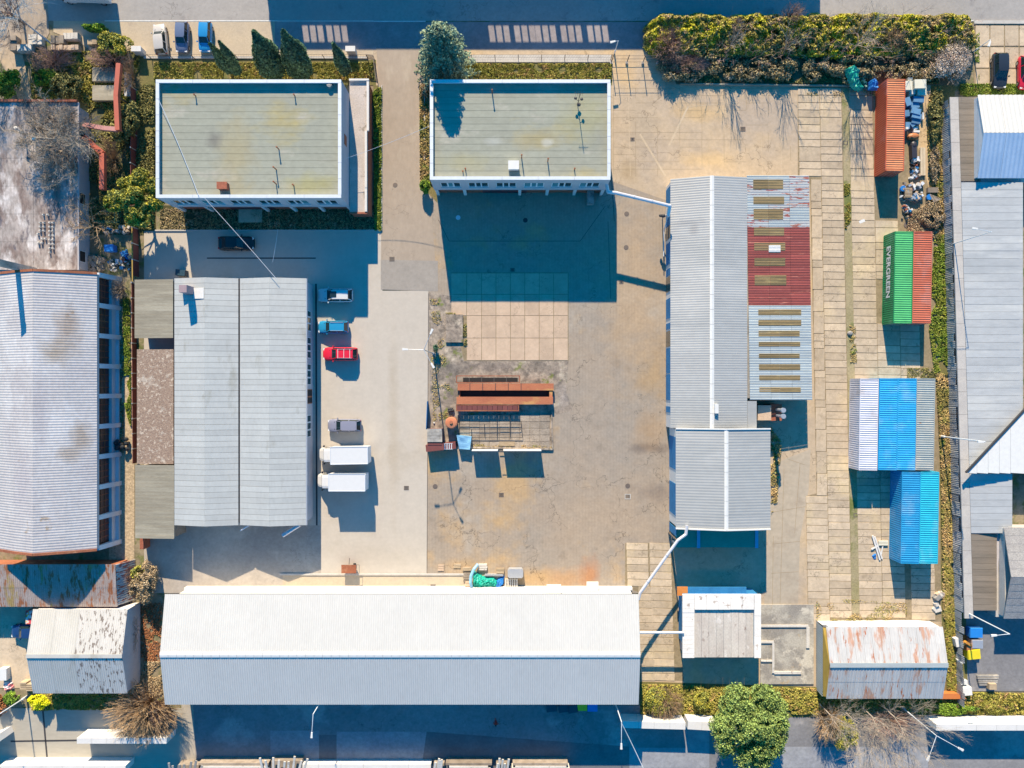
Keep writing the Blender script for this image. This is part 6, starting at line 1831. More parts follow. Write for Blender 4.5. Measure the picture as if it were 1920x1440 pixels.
for (x0, y0, x1, y1, a_, m, h, lab) in ((866, 1064, 884, 1071, 0, 'wood', .3, "short timber boards left of the tarpaulin heap"), (896, 1058, 914, 1070, 0, 'concrete_white', .4, "stack of pale kerb stones above the tarpaulin heap"),
                                       (908, 1077, 944, 1081, 0, 'steel', .5, "long grey channel lying across the tarpaulin heap"), (930, 1066, 946, 1076, 0, 'wood', .4, "yellowish plank bundle at the right of the heap"),
                                       (871, 1092, 886, 1108, 0, 'slab_b', .7, "pinkish boards leaning beside the heap at the hall"), (868, 1074, 882, 1092, 0, 'wood_g', .2, "flat grey timber frame left of the tarpaulin strip"),
                                       (820, 1059, 833, 1071, .1, 'slab_b', .12, "broken pale plates at the ramp edge"), (850, 1057, 865, 1066, .6, 'wood', .12, "splintered yellow plywood piece near the ramp edge")):
    p, q = P(x0, y0, h), P(x1, y1, h)
    t = thing("material_pile", lab, "pile", ((p.x + q.x) / 2, (p.y + q.y) / 2, 0))
    n = max(2, int(abs(p.y - q.y) / .28))
    for i in range(n):
        ya = p.y + (q.y - p.y) * i / n; yb = p.y + (q.y - p.y) * (i + 1) / n + .05
        w = MB(); w.box(p.x + random.uniform(0, .12), yb, 0, q.x - random.uniform(0, .12), ya, h * random.uniform(.7, 1)); w.build("board", M[m], t)
p, q = P(952, 1067, 1.1), P(981, 1084, 1.1)
t = thing("machine_box", "grey steel box with rounded corners standing right of the tarpaulin heap", "machine", ((p.x + q.x) / 2, (p.y + q.y) / 2, 0))
e = .2
w = MB(); w.prism([(p.x + e, q.y), (q.x - e, q.y), (q.x, q.y + e), (q.x, p.y - e), (q.x - e, p.y), (p.x + e, p.y), (p.x, p.y - e), (p.x, q.y + e)], .1, 1.1); w.build("casing", M['steel'], t)
w = MB(); w.box(p.x - .03, q.y - .05, 0, q.x + .03, q.y + .1, .25); w.build("skid", M['iron'], t)
p, q = P(947, 1086, .7), P(972, 1101, .6)
t = thing("pallet", "slatted pallet leaning below the grey machine box", "pallet", ((p.x + q.x) / 2, (p.y + q.y) / 2, 0))
for i in range(6):
    xa = p.x + (q.x - p.x) * i / 6
    w = MB(); w.box(xa, q.y, .42, xa + .2, p.y, .5); w.build("slat", M['concrete_white'], t)
for u in (.1, .5, .9):
    yy = q.y + (p.y - q.y) * u
    w = MB(); w.box(p.x, yy - .05, 0, q.x - .1, yy + .05, .417); w.build("bearer", M['wood'], t)

# ---- clutter between the orange container and the fence
def boxpile(name, label, cat, items, m, piece="box"):
    c0 = P(items[0][0], items[0][1])
    t = thing(name, label, cat, (c0.x, c0.y, 0))
    for (cx, cy, sx, sy, z0, z1, a_) in items:
        p = P(cx, cy, z1)
        w = MB(); w.obox((p.x, p.y), sx / SC, sy / SC, z0, z1, a_, taper=.97); w.build(piece, m, t)
    return t
cream = plain("cream_panel", (.68, .66, .54), rough=.6)
boxpile("insulation_stack", "cream insulation boards piled right beside the top of the orange container", "boards",
        [(1703, 160, 16, 17, 0, 1.4, 0), (1726, 157, 22, 17, 0, 1.6, .02), (1729, 171, 17, 14, 0, 1.2, 0), (1707, 148, 9, 6, 0, 1.0, 0), (1710, 177, 10, 5, 0, .8, .1)], cream, "panel")
boxpile("open_crate", "open crate with rubbish among the cream boards", "crate", [(1711, 172, 11, 9, 0, 1.1, 0)], M['concrete_white'], "crate_side")
bluem = plain("steel_blue_plastic", (.11, .24, .40), rough=.45, var=.2)
boxpile("plastic_tank_heap", "heap of steel blue plastic tubs and lids beside the orange container", "tubs",
        [(1703, 190, 11, 16, 0, 1.1, .35), (1723, 186, 20, 11, 0, 1.0, -.08), (1715, 197, 18, 12, 0, .8, .2), (1718, 208, 18, 11, 0, 1.0, -.25), (1719, 217, 18, 9, 0, .9, -.2), (1718, 226, 17, 11, 0, .7, -.15),
         (1701, 212, 9, 12, 0, .9, .1), (1702, 235, 8, 13, 0, .8, 0), (1712, 232, 10, 10, 0, .6, .7)], bluem, "tub")
boxpile("board_pieces", "small white offcuts scattered around the blue tubs", "offcuts", [(1731, 217, 3, 13, 0, .5, 0), (1717, 240, 9, 5, 0, .4, .3), (1719, 246, 12, 4, 0, .5, 0), (1701, 240, 5, 4, 0, .9, 0), (1712, 131, 7, 6, 0, .3, .5)], M['white'], "offcut")
w = MB(); c = P(1716, 254, .8); w.ball((c.x, c.y, .3), (.85, .5, .45), 12, 6); simple("orange_cover", "orange brown curved cover lying below the white offcuts", "cover", w, plain("orange_brown_shell", (.45, .17, .06)))
w = MB(); c = P(1714, 280, .6); w.ball((c.x, c.y + .6, .4), (.42, .6, .4), 10, 6); w.obox((c.x, c.y - .3), .8, 2.0, 0, .7, .05, taper=.85); simple("seat_shell", "black upholstered seat dumped beside the orange container", "seat", w, plain("black_vinyl", (.03, .03, .045)))
t = thing("timber_beams", "two long pale timber beams lying along the verge", "beams", (*P(1728, 300)[:2], 0))
for px in (1727, 1732):
    w = MB(); w.bar(P(px, 277, .2), P(px + .5, 329, .2), .32, .22); w.build("beam", mat("pale_timber", (.60, .50, .36), (.52, .43, .3), ns=1) if px == 1727 else bpy.data.materials["pale_timber"], t)
def rubble(label, x0, y0, x1, y1, n, ms, s=(.25, .6), name="rubbish_heap", cat="rubbish"):
    c = P((x0 + x1) / 2, (y0 + y1) / 2)
    t = thing(name, label, cat, (c.x, c.y, 0))
    for i in range(n):
        p = P(random.uniform(x0, x1), random.uniform(y0, y1))
        w = MB(); sx, sy = random.uniform(*s), random.uniform(*s)
        w.obox((p.x, p.y), sx, sy, 0, random.uniform(.15, .6), random.uniform(0, 3), taper=random.uniform(.6, 1)); w.build("rubble_piece", M[random.choice(ms)], t)
    return t
mix_ = ['concrete_white', 'white', 'wood_g', 'steel', 'brick', 'slab_b', 'concrete_grey', 'blue_paint', 'iron_d', 'wood', 'trim', 'dark']
rubble("mixed rubbish heap under the lower end of the timber beams", 1706, 296, 1722, 335, 34, mix_)
rubble("wide heap of sacks and scrap below the orange container shadow", 1690, 345, 1726, 378, 60, mix_)
rubble("small heap of scrap at the bottom of the rubbish row", 1690, 385, 1708, 412, 26, mix_, (.15, .5))
t = thing("pallet", "wooden pallet buried in the middle of the scrap heap", "pallet", (*P(1704, 362)[:2], 0))
for i in range(7):
    a_ = P(1697, 353 + i * 2.7, .7); b__ = P(1710, 353 + i * 2.7, .7)
    w = MB(); w.bar(a_, b__, .12, .04); w.build("slat", M['wood'], t)
w = MB(); a_ = P(1697, 352, .6); b__ = P(1697, 372, .6); w.bar(a_, b__, .1, .1); w.build("bearer", M['wood'], t)
t = thing("pallet", "grey weathered pallet leaning by the fence beside the scrap heap", "pallet", (*P(1754, 371)[:2], 0))
for i in range(6):
    w = MB(); w.bar(P(1744 + i * 2.6, 364 + i * 1.2, .5), P(1752 + i * 2.4, 380 - i * 1.2, .5), .16, .05); w.build("slat", M['wood_g'], t)
w = MB(); p = P(1750, 356, .5); w.obox((p.x, p.y), 1.4, .7, 0, .5, 0); simple("crate", "low grey crate above the weathered pallet by the fence", "crate", w, M['wood_g'])
for (px, py, m, lab) in ((1690, 355, 'tarp_b', "round turquoise bucket at the edge of the container shadow"), (1739, 371, 'tarp_b', "blue bucket lying beside the weathered pallet")):
    p = P(px, py); w = MB(); w.tube((p.x, p.y, 0), (p.x, p.y, .5), .3, .4, 14); simple("bucket", lab, "bucket", w, M[m])
simple("tarpaulin_heap", "turquoise tarpaulin trailing out of the hedge toward the orange container", "tarpaulin", crumple([(1574, 136), (1592, 128), (1604, 138), (1602, 152), (1616, 170), (1604, 180), (1588, 172)], .9, 15.0, .6, .9), M['tarp_g'])
simple("tarpaulin_heap", "bright blue tarpaulin bundle touching the orange container corner", "tarpaulin", crumple([(1620, 158), (1634, 150), (1642, 164), (1640, 174), (1622, 174)], 1.0, 22.0, .6, .7), M['tarp_b'])
simple("tarpaulin_heap", "dark teal tarpaulin between the turquoise and the blue one", "tarpaulin", crumple([(1600, 146), (1618, 150), (1624, 172), (1612, 174)], .7, 25.0, .5, .7), mat("dark_teal_tarpaulin", (.02, .12, .13), rough=.4))
# loose things on the slabs
w = MB()
t = thing("plank_bundle", "white battens and a pale foam board dropped on the slabs below the blue containers", "battens", (*P(1642, 1025)[:2], 0))
for (a_, b__, wd) in (((1636, 1004), (1650, 1050), .22), ((1640, 1006), (1654, 1048), .18), ((1634, 1030), (1648, 1022), .2), ((1652, 1040), (1655, 1024), .15)):
    w = MB(); w.bar(P(*a_, .15 + random.random() * .12), P(*b__, .15), wd, .08); w.build("batten", M['white'], t)
for k_ in range(2):
    w = MB(); w.bar(P(1647, 1015.5 + k_ * 5, .2), P(1665, 1015.5 + k_ * 5, .2), .3, .12); w.build("foam_board", cream, t)
simple("plastic_sheet", "crumpled bright blue plastic beside the white battens", "plastic", crumple([(1632, 1038), (1645, 1036), (1645, 1046), (1640, 1053), (1634, 1046)], .25, 33.0, .2), M['tarp_b'])
p = P(1700, 422); w = MB(); w.tube((p.x, p.y, 0), (p.x, p.y, .05), .4, .4, 16); simple("iron_disc", "dark oval plate lying above the green container", "plate", w, M['iron'])
w = MB(); p = P(1616, 415); w.obox((p.x, p.y), .8, .4, 0, .06, .4); simple("paper_scrap", "white scrap lying on the slabs left of the container shadow", "scrap", w, M['white'])
w = MB(); p = P(1593, 625); w.ball((p.x, p.y, .1), (.4, .35, .2), 8, 5); simple("stone_lump", "grey stone lump in the soil gutter left of the containers", "stone", w, M['concrete_grey'])
rubble("stacked stone slabs at the verge below the teal container", 1752, 1110, 1768, 1148, 16, ['concrete_white', 'concrete_grey', 'slab_b'], (.5, 1.0), "stone_stack", "stones")

# ---- service yard clutter in the lower right
def bin_(label, px, py, m, a_=0.0, s=1.0, group=None):
    p = P(px, py)
    t = thing("waste_bin", label, "waste bin", (p.x, p.y, 0), group)
    w = MB(); w.obox((p.x, p.y), 1.25 * s, .95 * s, .12, 1.1, a_, taper=1.08); w.build("bin_body", M[m], t)
    w = MB(); w.obox((p.x, p.y), 1.4 * s, 1.08 * s, 1.103, 1.25, a_, taper=.92); w.build("lid", M[m], t)
    w = MB(); w.tube((p.x - .6 * s, p.y + .56 * s, 1.1), (p.x + .6 * s, p.y + .56 * s, 1.1), .03, .03, 6); w.build("handle", M['iron_d'], t)
    for u in (-.45, .45):
        for v in (-.35, .35):
            w = MB(); w.tube((p.x + u * s, p.y + v * s - .03, .07), (p.x + u * s, p.y + v * s + .03, .07), .07, .07, 8); w.build("castor", M['iron_d'], t)
    return t
M['bin_y'] = plain("yellow_plastic", (.75, .62, .02), rough=.5)
M['bin_b'] = plain("blue_plastic", (.02, .22, .65), rough=.5)
M['bin_d'] = plain("dark_plastic", (.02, .06, .09), rough=.5)
bin_("yellow bin at the south wall of the long white hall", 1090, 1318, 'bin_y')
bin_("bright blue bin next to the yellow one by the long hall", 1109, 1319.5, 'bin_b')
bin_("leftmost dark bin of the three under the long hall eaves", 1033, 1320, 'bin_d', .1)
bin_("middle dark bin of the three under the long hall eaves", 1056, 1321, 'bin_d', .1)
bin_("dark bin directly left of the yellow bin", 1073, 1322, 'bin_d', .15)
bin_("blue container bin in the shaded service yard at the right", 1820, 1181, 'bin_b', 0, 1.25)
bin_("yellow container bin above the timber stack at the right", 1816, 1221, 'bin_y', .1, 1.25)
bin_("grey lidded bin between the blue and the yellow one", 1822, 1202, 'steel', .0, 1.1)
t = thing("loader_arm", "folded orange lifting arm beside the yellow bin in the service yard", "machine", (*P(1806, 1210)[:2], 0))
w = MB(); w.bar(P(1798, 1216, .6), P(1810, 1203, 1.3), .3, .35); w.build("lower_arm", plain("orange_machine_paint", (.60, .26, .04)), t)
w = MB(); w.bar(P(1810, 1203, 1.3), P(1820, 1210, 1.2), .3, .35); w.build("upper_arm", bpy.data.materials["orange_machine_paint"], t)
w = MB(); w.obox(tuple(P(1818, 1215, 1.2)[:2]), .9, .9, .3, 1.2, .05, taper=.8); w.build("bucket", plain("rust_orange_bucket", (.42, .17, .06)), t)
w = MB(); w.obox(tuple(P(1798, 1214, .5)[:2]), .9, 1.0, 0, .5, .3); w.build("base", M['iron_d'], t)
boxpile("timber_stack", "stack of long boards and pipes in the lower right service yard", "timber", [(1853, 1268 + i * 4, 42 - i * 2, 3, 0, .25 + .05 * (i % 2), 0) for i in range(5)], M['concrete_grey'], "long_board")
boxpile("crate", "pale wooden crate right of the long boards", "crate", [(1862, 1288, 14, 11, 0, .7, 0)], M['wood'], "crate_box")
boxpile("sack_pile", "white sack and boxes at the end of the sheet fence", "sacks", [(1813, 1297, 20, 15, 0, .8, .1), (1808, 1280, 13, 8, 0, .5, 0), (1797, 1205, 10, 16, 0, .9, .2), (1802, 1240, 12, 10, 0, .6, .3)], M['white'], "sack")
w = MB(); p, q = P(1754, 1300, .8), P(1808, 1310, .8); w.prism([(p.x, q.y), (q.x + .3, q.y), (q.x - 1.0, p.y), (p.x, p.y)], 0, .9); simple("orange_roof_strip", "orange sheet roof strip joining the rusty garage and the fence", "sheet", w, plain("orange_sheet_roof", (.55, .18, .05)))

# ---- clutter left side
rubble("firewood and scrap pile above the factory hall corner", 152, 482, 195, 512, 50, ['wood_g', 'concrete_grey', 'wood_g', 'moss'], (.3, .8), "scrap_pile", "scrap")
rubble("shaded scrap row under the green wire fence", 195, 425, 245, 438, 34, ['concrete_white', 'wood_g', 'slab_b', 'blue_paint'], (.2, .6), "scrap_pile", "scrap")
bin_("blue lidded tub standing in the scrap west of the maroon fence", 213, 468, 'bin_b', .05, .9)
simple("tarpaulin_heap", "small blue tarpaulin beside the maroon board fence", "tarpaulin", crumple([(222, 472), (240, 466), (245, 488), (232, 490)], .4, 41.0, .4), M['tarp_b'])
rubble("scrap under the blue tarpaulin by the maroon fence", 205, 480, 246, 508, 30, mix_, (.2, .6), "scrap_pile", "scrap")
w = MB(); p = P(232, 832)
for i in range(14): w.ball((p.x + random.uniform(-.8, .7), p.y + random.uniform(-.7, .7), .4 + random.random() * .5), (.35, .3, .28), 7, 5)
simple("sack_pile", "heap of black rubbish bags against the maroon fence on the gravel path", "bags", w, plain("black_bag", (.03, .035, .04), rough=.3))
w = MB(); p = P(344, 513); w.obox((p.x + .0, p.y), 1.3, .8, 0, 1.0, -.1); simple("storage_box", "dark box against the north gable of the pale hall", "box", w, M['bin_d'])
w = MB(); p, q = P(251, 1006, 1.6), P(270, 1030, 1.6); w.box(p.x + .8, q.y, 0, q.x, p.y, 1.6); simple("brick_annex", "small pinkish brick annex below the last mossy lean-to", "annex", w, M['brick'])
# colourful boards and pallets by the white shed
t = thing("painted_board", "board painted with red, white and yellow patches beside the white shed", "board", (*P(58, 1155)[:2], 0))
p, q = P(48, 1145, 1.5), P(72, 1170, 1.5)
w = MB(); w.box(p.x, q.y, 1.4, q.x, p.y, 1.5); w.build("board_face", mat("patchwork_print", (.60, .08, .10), (.70, .66, .62), ns=1.6, lo=.49, hi=.51, stains=[((.75, .42, .02), 1.2, .60, .61), ((.05, .06, .3), 1.4, .64, .65)], fine=0), t)
w = MB()
for u in (p.x + .1, q.x - .1):
    for v in (q.y + .1, p.y - .1): w.box(u - .05, v - .05, 0, u + .05, v + .05, 1.39)
w.build("board_legs", M['wood_g'], t)
for k_, (px, py) in enumerate(((43, 1281), (55, 1284))):
    boxpile("crate", ("slatted wooden crate next to the corner of the white shed" if k_ else "slatted wooden crate further left of the white shed corner"), "crate",
            [(px, py + j_ * 3.5, 12, 2.4, 0, 1.2, 0) for j_ in range(4)], M['wood'], "crate_slat")
w = crumple([(5, 1278), (26, 1276), (28, 1292), (8, 1296)], .5, 51.0, .3)
simple("patterned_cloth", "pink and white patterned cloth heap at the left edge above the green bush", "cloth", w, mat("pink_pattern", (.70, .25, .28), (.75, .70, .68), ns=2.5, lo=.48, hi=.52, fine=0))
w = MB(); p = P(5, 1265, .8); w.obox((p.x, p.y), 1.0, 1.6, 0, .8); simple("white_crate", "white crate at the left edge beside the patterned cloth", "crate", w, M['white'])
# pallets with stone in the northwest garden
for k_, (x0, y0, x1, y1, lab, m) in enumerate(((18, 67, 31, 95, "upright stack of pale timber at the far upper left", 'wood_g'), (31, 83, 60, 96, "wide pallet of pale stone slabs in the upper left garden", 'concrete_white'), (52, 64, 78, 83, "pallet of stone under the birch branches", 'concrete_white'),
                                               (95, 66, 120, 82, "double stack of pallets right of the birch", 'wood_g'), (118, 61, 146, 73, "row of grey boards beside the dark gap", 'concrete_white'), (96, 84, 148, 94, "long row of cream bricks on pallets", 'slab_b'), (164, 75, 183, 84, "yellowish brick pallet beside the green bush", 'wood'))):
    p, q = P(x0, y0, .9), P(x1, y1, .9)
    t = thing("material_stack", lab, "stack", ((p.x + q.x) / 2, (p.y + q.y) / 2, 0))
    nx = max(1, int((q.x - p.x) / .5)); ny = max(1, int((p.y - q.y) / .6))
    for i in range(nx):
        for j_ in range(ny):
            w = MB(); xa = p.x + (q.x - p.x) * i / nx; xb = p.x + (q.x - p.x) * (i + 1) / nx - .05; ya = p.y + (q.y - p.y) * j_ / ny; yb = p.y + (q.y - p.y) * (j_ + 1) / ny + .05
            w.box(xa, yb, .12, xb, ya, .9 + random.uniform(-.15, .15)); w.build("block", M[m], t)
    w = MB(); w.box(p.x, q.y, 0, q.x, p.y, .117); w.build("pallet_base", M['wood'], t)
for (x0, y0, x1, y1, lab) in ((173, 126, 220, 152, "upper mossy concrete deck under the salmon duct"), (173, 160, 219, 188, "lower overgrown concrete deck under the salmon duct")):
    p, q = P(x0, y0, .8), P(x1, y1, .8)
    w = MB(); w.box(p.x, q.y, 0, q.x, p.y, .8); simple("concrete_deck", lab, "deck", w, M['moss'])
w = MB(); p, q = P(229, 132, 1.2), P(242, 177, 1.2)
t = thing("pipe_bundle", "bundle of white corrugated sheets right of the salmon duct", "sheets", ((p.x + q.x) / 2, (p.y + q.y) / 2, 0))
for i in range(4):
    xa = p.x + (q.x - p.x) * i / 4; w = MB(); w.tube((xa + .12, q.y, .6), (xa + .12, p.y, .6), .13, .13, 8); w.build("white_tube", M['white'], t)
# the tops of stored goods at the bottom edge
def stack_edge(label, x0, x1, y0, y1, h, n, m, lean=0.0):
    p, q = P(x0, y0, h), P(x1, y1, h)
    t = thing("stored_bundle", label, "bundle", ((p.x + q.x) / 2, (p.y + q.y) / 2, 0))
    for i in range(n):
        xa = p.x + (q.x - p.x) * (i + .5) / n
        w = MB(); w.bar((xa - .3 + lean * (i / n - .5), q.y - 1, h * random.uniform(.7, .9)), (xa + random.uniform(-.1, .3) + lean * (i / n - .5) * 2, p.y + random.uniform(-.6, .2), h), .28, .12); w.build("cloth_fold", M[m], t)
    w = MB(); w.box(p.x, q.y - 1.5, 0, q.x, p.y - .9, h * .65); w.build("rack", M['wood_g'], t)
stack_edge("fan of pale folded sheets at the bottom edge left of the street lamp", 505, 562, 1420, 1450, 2.2, 9, 'concrete_white', 1.5)
stack_edge("fan of grey folded sheets at the bottom edge below the long hall corner", 328, 368, 1428, 1450, 2.2, 7, 'concrete_grey', 1.2)
stack_edge("small pale bundle at the bottom edge left of the white planks", 812, 832, 1424, 1450, 2.0, 4, 'concrete_white')
stack_edge("pale curled bundle at the bottom edge between the white plank rows", 930, 955, 1424, 1450, 2.0, 5, 'concrete_white')
for (x0, x1, lab) in ((370, 505, "white rail rack along the bottom edge below the long hall"), (834, 925, "white plank rack at the bottom edge left of the curled bundle"), (958, 1070, "white plank rack at the bottom edge right of the curled bundle")):
    p, q = P(x0, 1431, 1.6), P(x1, 1446, 1.6)
    t = thing("plank_rack", lab, "rack", ((p.x + q.x) / 2, (p.y + q.y) / 2, 0))
    for i in range(4):
        w = MB(); yy = p.y - .35 * i; w.box(p.x + random.uniform(0, .8), yy - .28, 0, q.x - random.uniform(0, .8), yy, 1.6 + .1 * (i % 2)); w.build("plank", M['concrete_white' if i else 'wood_g'], t)
c = P(930, 1349)
t = thing("person", "small person in a red top standing on the shaded street south of the hall", "person", (c.x, c.y, 0))
sk = bpy.data.meshes.new("person_body")
jt = [((0, 0, .95), .16), ((0, 0, 1.2), .17), ((0, 0, 1.42), .16), ((0, 0, 1.52), .06), ((0, .02, 1.68), .11), ((-.2, 0, 1.4), .07), ((-.3, .05, 1.15), .05), ((-.28, .2, .95), .04), ((.2, 0, 1.4), .07), ((.3, -.05, 1.15), .05), ((.3, .08, .92), .04),
      ((-.1, .1, .5), .075), ((-.1, .12, .08), .05), ((-.1, .26, .05), .045), ((.1, -.08, .5), .075), ((.1, -.2, .08), .05), ((.1, -.06, .05), .045)]
sk.from_pydata([j_[0] for j_ in jt], [(0, 1), (1, 2), (2, 3), (3, 4), (2, 5), (5, 6), (6, 7), (2, 8), (8, 9), (9, 10), (0, 11), (11, 12), (12, 13), (0, 14), (14, 15), (15, 16)], [])
po = bpy.data.objects.new("person_body", sk); COL.objects.link(po); po.parent = t; ORG[po] = ORG[t]
md = po.modifiers.new("skin", 'SKIN'); po.modifiers.new("sub", 'SUBSURF').levels = 1
for i, (_, r) in enumerate(jt): sk.skin_vertices[0].data[i].radius = (r, r)
sk.skin_vertices[0].data[0].use_root = True
sk.materials.append(plain("red_clothing", (.55, .05, .04), rough=.8))
w = MB(); w.ball((c.x, c.y + .0, 1.75), (.12, .13, .1), 10, 6); w.build("hair", plain("dark_hair", (.03, .02, .015), rough=.8), t)

# ---------------------------------------------------------------- vegetation
def in_pts(poly, n):
    xs = [p[0] for p in poly]; ys = [p[1] for p in poly]
    out = []
    while len(out) < n:
        x, y = random.uniform(min(xs), max(xs)), random.uniform(min(ys), max(ys))
        if in_poly(x, y, poly): out.append((x, y))
    return out
def grass(name, poly, n, m, size=.22, h=.12, clump=-.3):
    pts = []
    size *= .62; n = int(n * 1.9); clump -= .12
    for (x, y) in in_pts(poly, n):
        p = P(x, y)
        k_ = mnoise.noise(Vector((p.x * .5, p.y * .5, 3)))
        if k_ < clump or mnoise.noise(Vector((p.x * 2.3, p.y * 2.3, 9))) < -.3: continue
        pts.append((p.x, p.y, h * random.uniform(.3, 1.4) * (1 + k_)))
    o = leaves(name, pts, size, m, nrm=(0, .5, .9), aspect=1.8)
    return tag(o, kind="stuff")
grass("grass", [(290, 118), (700, 118), (700, 150), (290, 150)], 16000, M['grass'])
grass("grass", [(797, 120), (1146, 120), (1146, 150), (797, 150)], 12000, M['grass'])
grass("grass", [(700, 165), (716, 165), (716, 433), (703, 433)], 6000, M['grass_g'])
grass("grass", [(787, 160), (806, 160), (812, 345), (788, 345)], 6500, M['grass_d'])
grass("grass", [(300, 390), (715, 390), (715, 431), (300, 431)], 9000, M['lf_dark'], .16, .08)
grass("grass", [(1755, 165), (1776, 200), (1782, 430), (1760, 445), (1745, 400), (1738, 250), (1742, 180)], 9000, M['grass_d'])
grass("grass", [(1752, 440), (1778, 440), (1788, 680), (1752, 700), (1742, 620)], 9000, M['grass_g'])
grass("grass", [(1754, 700), (1782, 700), (1797, 1150), (1768, 1160), (1764, 880)], 13000, M['grass_d'])
grass("grass", [(1768, 1060), (1790, 1060), (1800, 1300), (1776, 1300)], 8000, M['grass'])
grass("grass", [(1202, 1282), (1930, 1300), (1930, 1338), (1202, 1338)], 26000, M['grass'], .26, .2)
grass("grass", [(1800, 158), (1930, 158), (1930, 178), (1800, 180)], 4500, M['grass_g'])
grass("grass", [(232, 560), (244, 560), (246, 800), (234, 760)], 5000, M['grass_g'])
grass("grass", [(204, 560), (232, 560), (232, 850), (208, 850)], 6500, M['lf_dark'], .2, .12)
grass("grass", [(62, 1300), (250, 1302), (250, 1330), (62, 1330)], 8000, M['grass'], .2, .2)
grass("grass", [(60, 95), (262, 100), (262, 260), (150, 190), (60, 190)], 17000, M['grass'], .26, .15, -.05)
grass("grass", [(150, 190), (262, 200), (290, 430), (150, 430)], 14000, M['lf_olive'], .24, .15, -.05)
grass("grass", [(262, 160), (290, 160), (290, 430), (262, 430)], 8000, M['lf_olive'], .24, .2)
grass("grass", [(1582, 345), (1593, 345), (1596, 430), (1584, 430)], 1600, M['grass'], .16, .06, .0)
grass("grass", [(1592, 600), (1604, 600), (1606, 680), (1594, 680)], 500, M['grass_d'], .16, .06, .0)
grass("grass", [(1700, 690), (1760, 690), (1760, 712), (1700, 712)], 900, M['lf_olive'], .16, .06, .05)
grass("grass", [(1828, 60), (1836, 60), (1836, 160), (1828, 160)], 700, M['grass_g'], .14, .05, .0)
grass("grass", [(836, 586), (874, 586), (876, 648), (862, 650), (866, 596), (836, 600)], 1100, M['lf_olive'], .15, .08, -.1)
grass("grass", [(806, 560), (822, 560), (850, 780), (812, 790)], 1700, M['grass_d'], .14, .06, .12)
grass("grass", [(862, 832), (1034, 835), (1034, 842), (862, 842)], 1500, M['grass_d'], .14, .08, -.1)
grass("grass", [(1445, 800), (1465, 830), (1455, 960), (1446, 960)], 1300, M['grass_d'], .2, .12, -.1)
grass("grass", [(1530, 1120), (1700, 1130), (1700, 1170), (1530, 1165)], 1900, M['grass_d'], .16, .06, .12)
grass("grass", [(1500, 175), (1700, 165), (1700, 178), (1500, 185)], 700, M['grass_d'], .16, .06, .1)
grass("grass", [(250, 1240), (300, 1240), (305, 1310), (262, 1310)], 3000, M['lf_dry'], .2, .08, -.1)
grass("ground_litter", [(258, 1130), (305, 1130), (300, 1240), (262, 1240)], 2500, mat("leaf_litter", (.38, .16, .07), (.30, .14, .07), ns=1, island=.4), .16, .04)

def shrub(name, label, cat, cx, cy, rx, ry, h, n, m, size=.26, group=None, stems=True, stem_m='bark', nb=6, gappy=.0):
    """cx, cy: foot in pixels; rx, ry in pixels"""
    p = P(cx, cy)
    t = thing(name, label, cat, (p.x, p.y, 0), group)
    rX, rY = rx / SC, ry / SC
    blobs = [((p.x, p.y, h * .5), (rX * .75, rY * .75, h * .5))]
    for i in range(nb):
        a = random.uniform(0, 6.28); k_ = random.uniform(.35, .7)
        blobs.append(((p.x + rX * k_ * math.cos(a), p.y + rY * k_ * math.sin(a), h * random.uniform(.4, .7)), (rX * random.uniform(.3, .5), rY * random.uniform(.3, .5), h * random.uniform(.25, .4))))
    pts, nr = crown_points(int(n * 1.8), blobs, .4)
    leaves("foliage", pts, size * .66, m, t, nrm=nr + np.array((0, .3, .2)), jitter=1.0)
    if stems:
        s = MB()
        for i in range(12):
            a = random.uniform(0, 6.28); k_ = random.uniform(.3, .9)
            s.tube((p.x, p.y, 0), (p.x + rX * k_ * math.cos(a), p.y + rY * k_ * math.sin(a), h * random.uniform(.6, .95)), .05, .015, 4)
        s.build("stems", M[stem_m], t)
    return t

